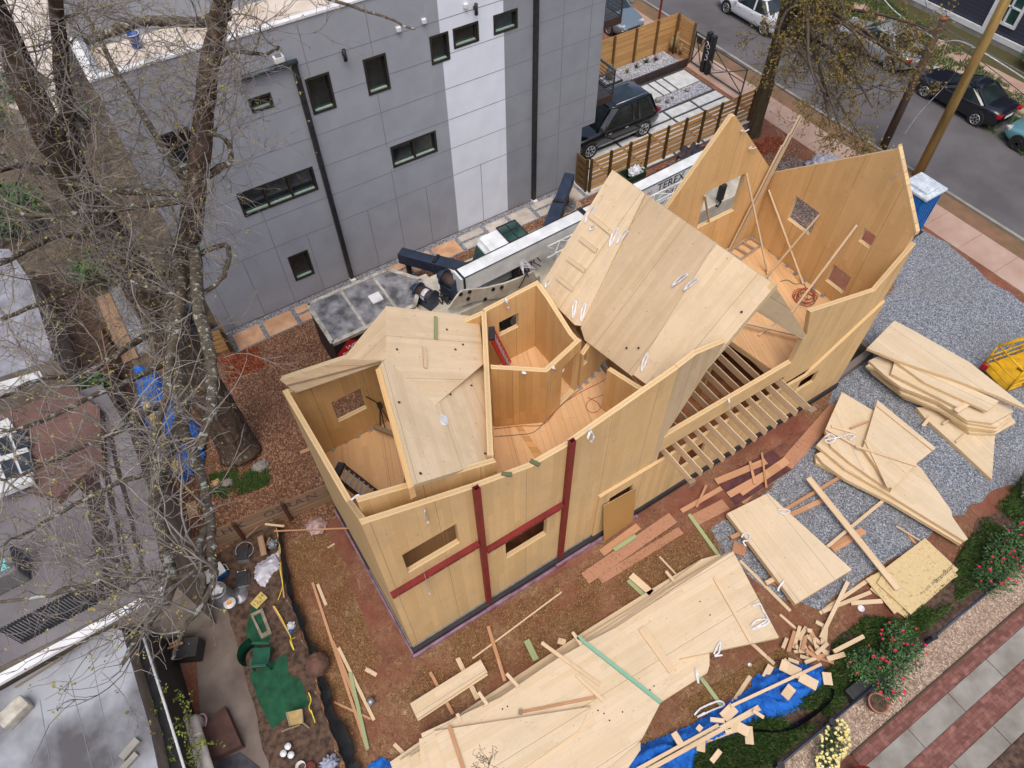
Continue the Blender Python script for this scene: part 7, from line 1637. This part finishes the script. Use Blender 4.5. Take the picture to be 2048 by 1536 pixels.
bm = NB(); c = at(489, 1100, .3); R_ = .24
tube(bm, [c+V(R_*cos(k*pi/12), R_*sin(k*pi/12)*.8, .1*sin(k*pi/12)) for k in range(25)], .012, 6); obj('wire_hoop', bm, m_galv, label='large wire hoop around the upper black cooler', cat='hoop')
# metal bin, lid, bucket
BN = T('metal_bin', 'upturned galvanised dustbin beside its lid on the concrete path edge', 'bin', at(448, 1195)); c = at(450, 1197)
bm = NB(); lathe(bm, [(.30, 0), (.305, .03), (.29, .04), (.27, .3), (.245, .62), (.235, .66), (.21, .66), (.2, .60), (0, .60)], c, 28); obj('body', bm, m_galv, BN)
bm = NB(); random.seed(2)
c2_ = c+V(0, 0, .601); pts = [c2_+V(cos(a)*.14*random.uniform(.6, 1.2), sin(a)*.14*random.uniform(.6, 1.2), 0) for a in [k*2*pi/14 for k in range(14)]]; prism(bm, pts, (0, 0, .004)); obj('paint_residue', bm, m_white, BN)
bm = NB(); c = at(478, 1191, .02); lathe(bm, [(0, .07), (.08, .065), (.09, .055), (.16, .05), (.17, .04), (.24, .02), (.25, 0), (.26, 0), (.26, .015)], c, 32); obj('bin_lid', bm, m_galv, label='round galvanised bin lid lying on the soil', cat='lid')
BK = T('paint_bucket', 'white plastic bucket with an orange-stained lid by the zinc bin', 'bucket', at(467, 1213)); c = at(467, 1214)
bm = NB(); lathe(bm, [(0, 0), (.12, 0), (.15, .3), (.16, .3), (.16, .33), (0, .335)], c, 24); obj('body', bm, m_white, BK)
bm = NB(); prism(bm, [c+V(.08*cos(a)*random.uniform(.7, 1.2), .06*sin(a)*random.uniform(.7, 1.2), .337) for a in [k*.63 for k in range(10)]], (0, 0, .004)); obj('paint_residue', bm, M('orange_paint', lin(220, 150, 50), None, .5), BK)
# painted sign
SG = T('painted_board', 'small yellow painted board with red and green markings on the soil', 'sign', at(518, 1200, .1)); q = [at(x, y, .12) for x, y in ((500, 1207), (522, 1183), (535, 1195), (513, 1218))]
bm = NB(); prism(bm, q, (0, 0, -.02)); obj('board', bm, M('yellow_board', lin(206, 190, 110), lin(176, 170, 100), .7, 6), SG)
xd = (q[1]-q[0]).normalized(); yd = (q[0]-q[3]).normalized(); c = (q[0]+q[2])/2+V(0, 0, .003)
bm = NB(); text(bm, '12:34', c+yd*.01, xd, yd, .17, 0); text(bm, '~^~', c-yd*.09, xd, yd, .1, 1); obj('lettering', bm, [M('red_paint', lin(176, 40, 70), None, .6), M('green_paint', lin(50, 110, 60), None, .6)], SG)
# frame, turf, chair
q = lambda x, y, z=.03: at(x, y, z)
bm = NB(); prism(bm, [q(502, 1230), q(526, 1218), q(545, 1268), q(524, 1279)], (0, 0, .07), holes=[[q(508, 1233), q(522, 1226), q(536, 1263), q(526, 1269)]]); obj('picture_frame', bm, M('old_grey_frame', lin(150, 140, 122), lin(120, 108, 94), .9, 6), label='old grey wooden frame lying on the green turf', cat='frame')
m_turf = M('green_turf', lin(32, 86, 60), lin(22, 64, 44), .95, 4, bump=.4, bscale=90)
sheet('turf_mat', px((498, 1348), (530, 1334), (556, 1318), (574, 1306), (577, 1348), (602, 1362), (612, 1395), (620, 1412), (600, 1420), (545, 1457), (520, 1410)), .045, m_turf, .02, kind=None, th=.015, label='green artificial turf mat spread on the yard soil below the armchair', cat='mat')
sheet('turf_mat', px((505, 1208), (530, 1200), (520, 1215), (545, 1275), (530, 1290), (500, 1300), (493, 1260)), .04, m_turf, .02, kind=None, th=.015, label='narrow curved strip of green turf under the old frame', cat='mat')
AC = T('plastic_armchair', 'dark green plastic armchair seen from above beside the turf mat', 'chair', at(525, 1310)); c = at(530, 1322); R_ = Matrix.Rotation(-.5, 3, 'Z'); W_ = lambda x, y, z: c+R_@V(x, y, z)
m_gch = M('dark_green_plastic', lin(16, 84, 62), lin(12, 66, 50), .4, 3)
bm = NB(); prism(bm, [W_(-.2, -.22, .38), W_(.22, -.22, .38), W_(.24, 0, .38), W_(.22, .22, .38), W_(-.2, .22, .38)], (0, 0, .03)); obj('seat', bm, m_gch, AC)
bm = NB(); prev = None
for k in range(17):
    a = pi/2+.15+k*(pi-.3)/16; cur = [bm.verts.new(W_(-.14+.26*cos(a)*r1, .29*sin(a)*r1, z)) for r1, z in ((.9, .38), (1.0, .6), (1.12, .8), (1.2, .82))]
    if prev:
        for j in range(3): bm.faces.new((prev[j], prev[j+1], cur[j+1], cur[j])).smooth = True
    prev = cur
bmesh.ops.solidify(bm, geom=bm.faces[:], thickness=.015); obj('backrest', bm, m_gch, AC)
for s in (-1, 1):
    bm = NB(); bar(bm, W_(-.2, .29*s, .62), W_(.24, .27*s, .6), .07, .03, bev=.01); bar(bm, W_(.22, .27*s, .6), W_(.24, .25*s, .38), .05, .03); obj('armrest', bm, m_gch, AC)
for x in (-.2, .2):
    for y in (-.22, .22): bm = NB(); bar(bm, W_(x, y, .38), W_(x*1.1, y*1.1, 0), .04); obj('leg', bm, m_gch, AC)
crumple('root_ball', at(636, 1330, .25), .3, .3, .3, M('brown_root', lin(104, 76, 64), lin(74, 54, 46), .95, 4, bump=.5), 'brown ball-shaped stump on top of the silt fence', 'stump', .12, 12)
TC = T('folding_chair', 'small tan folding chair back lying on the turf mat corner', 'chair', at(592, 1440)); bm = NB()
prism(bm, [at(573, 1425, .3), at(604, 1418, .35), at(605, 1447, .1), at(580, 1452, .1)], (0, 0, .02)); obj('seat', bm, M('tan_fabric', lin(170, 148, 100), lin(150, 128, 86), .9, 6), TC)
bm = NB()
for a, b in (((573, 1425), (580, 1452)), ((604, 1418), (606, 1447)), ((563, 1463), (600, 1450)), ((606, 1446), (618, 1456))): bar(bm, at(*a, .32), at(*b, .12), .035)
obj('frame', bm, m_lum, TC)
for (x, y), lab in (((579, 1495), 'topmost of the three white-lidded tubs on the soil'), ((570, 1509), 'left one of the three white-lidded tubs on the soil'), ((585, 1512), 'right one of the three white-lidded tubs on the soil')):
    bm = NB(); c = at(x, y); lathe(bm, [(0, 0), (.07, 0), (.075, .14), (.08, .14), (.08, .16), (0, .162)], c, 20); obj('tub', bm, m_white, label=lab, cat='tub', group='white-lidded tubs')
bm = NB(); c = at(605, 1535); lathe(bm, [(0, 0), (.1, 0), (.12, .2), (.11, .2), (.09, .02), (0, .02)], c, 22); obj('pot', bm, m_concw, label='pale flower pot at the bottom edge of the yard', cat='pot')
bm = NB(); c = at(624, 1538); lathe(bm, [(0, 0), (.12, 0), (.13, .16), (.12, .16), (.1, .02), (0, .02)], c, 22); obj('bowl', bm, M('dark_red_bowl', lin(120, 24, 30), None, .4), label='dark red bowl at the bottom edge beside the pale pot', cat='bowl')
crumple('cloth_bundle', at(660, 1528, .05), .2, .15, .2, M('grey_blue_cloth', lin(160, 166, 184), lin(120, 126, 144), .9, 5), 'striped grey-blue cloth bundle at the bottom edge', 'cloth', .4, 14)
crumple('wrapper', at(583, 1252, .05), .1, .1, .08, m_bag, 'white wrapper on the yard soil above the yellow knot', 'wrapper', .4, 15); crumple('wrapper', at(581, 1262, .03), .07, .07, .06, m_blueplastic, 'small blue wrapper touching the white one', 'wrapper', .4, 16)
crumple('foil_bag', at(547, 1090, .1), .13, .12, .15, m_galv, 'crushed silvery bag at the top of the yard', 'bag', .5, 17)
# stones near the tree
for (x, y), s, lab in (((508, 902), (.28, .5, .12), 'rectangular sandstone slab at the foot of the big tree trunk'), ((387, 1022), (.28, .5, .1), 'sandstone slab standing near the fence corner')):
    bm = NB(); c = at(x, y); box(bm, c+V(0, 0, .08), s, rz=-.15, bev=.01); obj('paving_stone', bm, m_paveO, label=lab, cat='stone')
random.seed(5)
for k, ((x, y), r, lab) in enumerate((((433, 968), .2, 'tan rock at the grass edge'), ((456, 968), .22, 'pale grey rock right of the tan rock'), ((410, 980), .16, 'small rock left of the tan rock'), ((523, 935), .3, 'grey rubble heap below the sandstone slab'), ((425, 1008), .1, 'small stone near the fence corner'), ((380, 1112), .0, ''))):
    if r: crumple('rock', at(x, y, -.02), r*.8, r*.65, r*.6, m_concg if k % 2 else m_paveO, lab, 'rock', .25, 30+k)
# grill / tool chest with red edging, white chair, ducts and bulkhead
GL = T('tool_cart', 'black cart with red trim and clutter on top, beside the white roof edge', 'cart', at(345, 1260)); zt = 1.0
bm = NB(); cc_ = at(335, 1232, .5)
boxb(bm, cc_+V(-.45, -.35, -.5), cc_+V(.4, .35, .3), bev=.02); obj('body', bm, m_black, GL)
bm = NB(); boxb(bm, cc_+V(-.47, -.38, .02), cc_+V(.42, -.352, .05)); boxb(bm, cc_+V(-.47, -.38, -.2), cc_+V(.42, -.352, -.17)); obj('trim', bm, m_red, GL, kind='stuff')
random.seed(6)
for k in range(9):
    bm = NB(); p = cc_+V(random.uniform(-.35, .3), random.uniform(-.25, .25), .36); ball(bm, p, random.uniform(.04, .08), n=8); obj('clutter', bm, [m_red, m_white, m_navy, m_galv][k % 4], GL)
bm = NB(); c = at(372, 1300, .3); box(bm, c, (.75, .5, .5), rz=-.5, bev=.02); obj('black_box', bm, m_black, label='black open crate below the tool cart', cat='crate')
for a, b, lab in (((338, 1290), (362, 1277), 'upper orange stick in front of the white shell chair'), ((335, 1297), (365, 1285), 'lower orange stick in front of the white shell chair')): board(a, b, .05, .7, .04, m_lumO, lab)
SH = T('shell_chair', 'white plastic shell chair lying beside the black crate', 'chair', at(362, 1312)); bm = NB(); prev = None; c = at(362, 1306, .35)
for k in range(11):
    t2_ = k/10; cur = [bm.verts.new(c+Matrix.Rotation(-.5, 3, 'Z')@V(-.26+.52*t2_, (j-2)*.11*(1-.25*t2_), .1*abs(j-2)**1.5*.4+.12*(t2_-.5)**2*4)) for j in range(5)]
    if prev:
        for j in range(4): bm.faces.new((prev[j], prev[j+1], cur[j+1], cur[j])).smooth = True
    prev = cur
bmesh.ops.solidify(bm, geom=bm.faces[:], thickness=.02); obj('shell', bm, M('white_chair_plastic', (.7, .68, .64), (.6, .57, .52), .4, 4), SH)
for dx in (-.15, .15): bm = NB(); bar(bm, c+V(dx, 0, 0), c+V(dx, 0, -.35), .03); obj('leg', bm, m_alu, SH)
for a, b, lab in (((365, 1436), (412, 1600), 'left one of two thick white ducts at the bottom left'), ((384, 1436), (436, 1600), 'right one of two thick white ducts at the bottom left')):
    bm = NB(); p, r2_ = at(*a, .9), at(*b, .9); tube(bm, [p+V(0, 0, -.8), p+V(0, 0, -.15), p+V(.02, -.06, 0), p.lerp(r2_, .5), r2_], .12, 16); cyl(bm, p.lerp(r2_, .22)-(r2_-p).normalized()*.03, p.lerp(r2_, .22)+(r2_-p).normalized()*.03, .132, n=16); obj('duct', bm, M('white_duct', lin(206, 200, 192), lin(170, 158, 148), .6, 3, detail=8) if 'white_duct' not in bpy.data.materials else bpy.data.materials['white_duct'], label=lab, cat='duct', group='white ducts')
bm = NB(); prism(bm, px((403, 1448), (449, 1412), (483, 1490), (420, 1518), z=.35), (0, 0, -.33)); obj('cellar_hatch', bm, M('rusty_hatch', lin(96, 66, 58), lin(70, 50, 46), .8, 3, detail=8), label='rust-brown metal cellar hatch on the concrete path', cat='hatch')
bm = NB(); p = at(405, 1438, .5); tube(bm, bez([p+V(-.2, 0, 0), p+V(-.1, .12, 0), p+V(.05, .1, 0), p+V(.08, -.05, 0), p+V(0, -.2, 0)], 6), .02, 8); obj('pipe_hook', bm, M('pinkish_pipe', lin(190, 150, 150), None, .5), label='curved pinkish pipe above the rusty hatch', cat='pipe')
sheet('dark_debris', px((440, 1520), (480, 1505), (520, 1540), (520, 1600), (430, 1600)), .06, M('slate_debris', lin(72, 72, 80), lin(40, 40, 46), .6, 3), .03, kind=None, label='dark wet sheeting on the path at the bottom edge', cat='sheet')
# ---- buildings on the left
m_roofg = M('patchy_white_roof', lin(154, 158, 164), lin(84, 82, 85), .75, .42, detail=6, lo=.44, hi=.62)
m_roofd = M('grey_terrace_roof', lin(124, 122, 126), lin(90, 84, 86), .75, .35, detail=9)
m_roofr = M('red_brown_roof', lin(112, 82, 74), lin(88, 66, 60), .85, .6, detail=8)
LT = T('terrace_building', 'low building with grey terrace roof under the bare branches, dark railing on it', 'building', at(100, 1050, 0)); zt = 3.0
deck = px((-260, 900), (0, 832), (205, 770), (258, 862), (300, 985), (338, 1140), (345, 1166), (0, 1335), (-260, 1460), z=zt)
bm = NB(); prism(bm, deck, (0, 0, -2.99)); obj('wall', bm, M('beige_render', lin(150, 140, 128), lin(120, 110, 100), .9, 2), LT)
bm = NB(); prism(bm, [p+V(0, 0, .002) for p in deck], (0, 0, .04)); dk = obj('roof', bm, m_roofd, LT)
bm = NB()
for a, b, w in (((60, 1040), (108, 1195), .02), ((135, 1010), (175, 1160), .02), ((10, 1060), (50, 1220), .02)): bar(bm, at(*a, zt+.045), at(*b, zt+.045), w, .006)
obj('roof_seam', bm, m_joint, dk, kind='stuff')
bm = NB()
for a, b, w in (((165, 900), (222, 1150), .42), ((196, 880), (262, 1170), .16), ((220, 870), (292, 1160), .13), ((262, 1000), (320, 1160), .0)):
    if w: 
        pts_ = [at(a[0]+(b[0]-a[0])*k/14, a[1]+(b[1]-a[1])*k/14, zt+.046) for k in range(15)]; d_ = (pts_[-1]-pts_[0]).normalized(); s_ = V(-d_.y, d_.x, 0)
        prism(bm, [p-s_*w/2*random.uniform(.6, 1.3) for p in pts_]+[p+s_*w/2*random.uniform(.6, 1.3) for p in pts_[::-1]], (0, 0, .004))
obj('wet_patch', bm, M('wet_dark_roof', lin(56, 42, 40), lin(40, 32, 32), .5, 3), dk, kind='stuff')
bm = NB(); prism(bm, px((0, 880), (20, 840), (150, 786), (210, 830), (215, 930), (120, 1010), (60, 985), z=zt+.05), (0, 0, .3)); obj('red_roof', bm, m_roofr, LT)
bm = NB(); prism(bm, px((-60, 790), (85, 748), (92, 762), (-60, 810), z=zt+.6), (0, 0, .15)); prism(bm, px((-20, 985), (65, 955), (72, 968), (-20, 1005), z=zt+.5), (0, 0, .15)); prism(bm, px((-60, 885), (20, 840), (62, 905), (70, 950), (-30, 990), z=zt+.37), (0, 0, .12)); obj('white_trim', bm, m_concw, LT, kind='stuff')
bm = NB()
for a in ((-10, 880), (22, 868), (0, 925), (32, 912)): prism(bm, px(a, (a[0]+26, a[1]-8), (a[0]+40, a[1]+24), (a[0]+12, a[1]+32), z=zt+.5), (0, 0, .02))
obj('skylight', bm, m_glass, LT)
RL = []
ra, rb = at(0, 1262, zt+.9), at(215, 1150, zt+.9); d_ = rb-ra; n_ = 34
bm = NB(); dn = V(0, 0, -.85)
for k in range(n_+1): p = ra.lerp(rb, k/n_)-V(.7*0, 0, 0); bar(bm, p+V(0, 0, .08), p+dn, .028)
bar(bm, ra, rb, .04); bar(bm, ra+dn*.9, rb+dn*.9, .04)
obj('iron_railing', bm, m_black, LT)
bm = NB(); prism(bm, px((0, 1352), (345, 1166), (338, 1182), (0, 1372), z=zt+.1), (0, 0, .1)); prism(bm, px((-200, 1460), (0, 1352), (0, 1372), (-200, 1482), z=zt+.1), (0, 0, .1)); obj('parapet_cap', bm, m_wtrim, LT)
# wicker chair on the terrace
WC = T('wicker_chair', 'grey wicker armchair with turquoise cushion on the terrace', 'chair', at(20, 1140, zt+.05)); c = at(22, 1148, zt+.05); m_wick = M('grey_wicker', lin(120, 118, 118), lin(88, 86, 88), .9, 30)
bm = NB()
for a, b in (((-.5, .22, .0), (.38, .38, .62)), ((-.5, -.42, .0), (.38, -.26, .62)), ((.24, -.26, .0), (.40, .22, .75))): boxb(bm, c+V(*a), c+V(*b), bev=.05)
boxb(bm, c+V(-.5, -.26, 0), c+V(.24, .22, .28)); obj('frame', bm, m_wick, WC)
bm = NB(); boxb(bm, c+V(-.5, -.25, .28), c+V(.22, .21, .42), bev=.04); obj('cushion', bm, M('turquoise_cushion', lin(120, 196, 200), lin(100, 176, 182), .8, 3), WC)
GB2 = T('flat_roof_outbuilding', 'lower flat building with patchy white and grey roof at the bottom left', 'building', at(120, 1450, 0)); zr = 2.5
rp = px((-260, 1520), (0, 1372), (338, 1183), (243, 1255), (262, 1320), (300, 1460), (330, 1600), (-260, 1750), z=zr)
rp = px((-260, 1525), (0, 1385), (225, 1258), (245, 1262), (265, 1330), (300, 1450), (335, 1620), (-260, 1800), z=zr)
bm = NB(); prism(bm, rp, (0, 0, -2.49)); obj('wall', bm, bpy.data.materials['beige_render'], GB2)
bm = NB(); prism(bm, [p+V(0, 0, .002) for p in rp], (0, 0, .05)); r2o = obj('roof', bm, m_roofg, GB2)
bm = NB()
for a, b in (((178, 1290), (232, 1560)), ((138, 1350), (190, 1560)), ((80, 1400), (105, 1560))): bar(bm, at(*a, zr+.055), at(*b, zr+.055), .012, .006)
obj('roof_seam', bm, m_joint, r2o, kind='stuff')
bm = NB(); bar(bm, at(30, 1375, zr+.1), at(122, 1317, zr+.1), .03); obj('roof_pole', bm, m_lum, label='thin pale pole lying on the lower left roof', cat='pole')
bm = NB(); box(bm, at(260, 1498, zr+.1), (.42, .16, .1), rz=.45); obj('roof_block', bm, m_concg, label='small grey concrete block on the lower left roof', cat='block')
bm = NB(); box(bm, at(258, 1525, zr+.1), (.4, .12, .08), rz=.4); obj('roof_block', bm, m_concg, label='second grey block at the bottom edge of the left roof', cat='block')
bm = NB(); box(bm, at(30, 1425, zr+.2), (.6, .35, .3), rz=.4, bev=.05); obj('roof_box', bm, M('cream_box', lin(190, 186, 172), lin(150, 140, 128), .6, 4), label='cream rounded roof box at the left edge of the lower roof', cat='box')
bm = NB(); prism(bm, px((243, 1262), (285, 1240), (300, 1290), (345, 1450), (385, 1620), (338, 1620), (300, 1450), (262, 1330), z=1.9), (0, 0, -1.88)); obj('gutter_wall', bm, m_black, GB2)
bm = NB(); tube(bm, [at(283, 1262, 2.3), at(330, 1410, 2.3), at(385, 1590, 2.3)], .03, 8); obj('conduit', bm, m_concw, label='long pale pipe running beside the dark gutter at the bottom left', cat='pipe')
bm = NB(); prism(bm, px((285, 1262), (318, 1290), (375, 1440), (420, 1620), (385, 1620), (345, 1450), z=.5), (0, 0, -.45)); obj('shadow_gap_strip', bm, M('shadow_gap_black', (.02, .018, .017), (.07, .06, .055), .8, 14, detail=9, stretch=(1, 3, 1), bump=.6), label='black strip painted in for the shadow gap between gutter and concrete path', cat='shadow')  # black strip stands in for the shadow gap beside the path
# upper left roofs
UB = T('pale_roofed_building', 'building with pale beige flat roof beyond the big trunk at the top left', 'building', (-5.5, 26, 0)); zz = 1.4
rq = px((-120, 60), (90, -60), (125, 60), (135, 190), (140, 240), (60, 225), (-60, 200), z=zz)
bm = NB(); prism(bm, rq, (0, 0, -zz+.01)); obj('wall', bm, bpy.data.materials['beige_render'], UB)
bm = NB(); prism(bm, [p+V(0, 0, .002) for p in rq], (0, 0, .06)); obj('roof', bm, m_roofb, UB)
RH = T('garden_shed', 'small shed with pale roof at the left edge under the branches', 'shed', at(20, 640, 0)); zz = 2.2
rq = px((-120, 500), (20, 500), (60, 560), (110, 720), (-100, 790), z=zz)
bm = NB(); prism(bm, rq, (0, 0, -zz+.01)); obj('wall', bm, bpy.data.materials['beige_render'], RH)
bm = NB(); prism(bm, [p+V(0, 0, .002) for p in rq], (0, 0, .05)); obj('roof', bm, M('pale_blue_grey_roof', lin(150, 152, 160), lin(116, 114, 120), .7, 1.5, detail=8), RH)
board((205, 590), (262, 720), .5, .1, .06, m_old, 'weathered wooden walkway boards under the tree limbs', cat='walkway')
sheet('path_gravel', px((215, 575), (262, 560), (300, 700), (262, 715)), .03, m_gravel, .04)
AC2 = T('ac_unit', 'grey air conditioning unit with fan beside the corner of the grey building', 'air conditioner', (-1.1, 20.6, 0)); bm = NB(); c = at(318, 560); c = V(-.75, 20.8, 0)
boxb(bm, c+V(-.45, -.45, 0), c+V(.45, .45, .9), bev=.03); obj('body', bm, m_navy, AC2)
bm = NB(); cyl(bm, c+V(0, 0, .9), c+V(0, 0, .93), .36, n=24); obj('fan_grille', bm, m_black, AC2)
bm = NB(); boxb(bm, (-1.3, 19.0, .3), (-.2, 19.9, .42)); boxb(bm, (-1.3, 19.0, .42), (-1.22, 19.9, 1.0)); boxb(bm, (-1.3, 19.86, .42), (-.2, 19.9, 1.0)); obj('garden_bench', bm, m_darkmetal, label='dark garden bench by the corner of the grey building', cat='bench')
# ---- low garden border at the driveway, bottom right
EF = T('metal_edge_fence', 'low dark metal tube fence along the pebble path', 'fence', (9.5, -.95, 0))
for a, b in (((8.3, -.95), (10.6, -.93)), ((11.0, -.95), (11.9, -.95)), ((11.95, -.95), (14.6, -.95))):
    pass
bm = NB(); tube(bm, [V(5.5, -.93, .42), V(9.7, -.93, .42)], .025, 8); tube(bm, [V(5.5, -.93, .15), V(9.7, -.93, .15)], .025, 8); tube(bm, [V(9.95, -1.0, .35), V(11.8, -.96, .35)], .04, 8); tube(bm, [V(12.0, -.96, .35), V(14.6, -.96, .35)], .035, 8); tube(bm, [V(14.7, -.96, .3), V(20, -.96, .3)], .03, 8); obj('rail', bm, m_navy, EF)
for x in (6.5, 8.2, 9.9, 11.9, 14.5, 16.5):
    bm = NB(); cyl(bm, (x, -.95, 0), (x, -.95, .42), .07, n=12); cyl(bm, (x, -.95, .42), (x, -.95, .46), .085, n=12); obj('post', bm, m_darkmetal, EF)
bm = NB(); boxb(bm, (9.05, -.97, .05), (9.75, -.62, .34), bev=.02); obj('planter_box', bm, m_black, label='black box planter beside the terracotta pot', cat='planter')
PO = T('terracotta_pot', 'round terracotta pot filled with dark soil on the pebble path', 'pot', at(1746, 1405)); c = at(1746, 1412)
bm = NB(); lathe(bm, [(0, 0), (.15, 0), (.22, .3), (.245, .3), (.245, .36), (.215, .36), (.2, .31), (0, .31)], c, 28); obj('pot', bm, M('terracotta', lin(168, 120, 100), lin(140, 96, 80), .9, 5), PO)
bm = NB(); cyl(bm, c+V(0, 0, .312), c+V(0, 0, .325), .198, n=24); obj('soil', bm, m_soil, PO)
bm = NB(); c = at(1742, 1545, 1.0)
crumple('red_cap_box', V(c.x, c.y, 0), .22, .22, .9, m_red, 'red and black rounded object at the bottom edge on the driveway', 'container', .05, 50); bm.free()
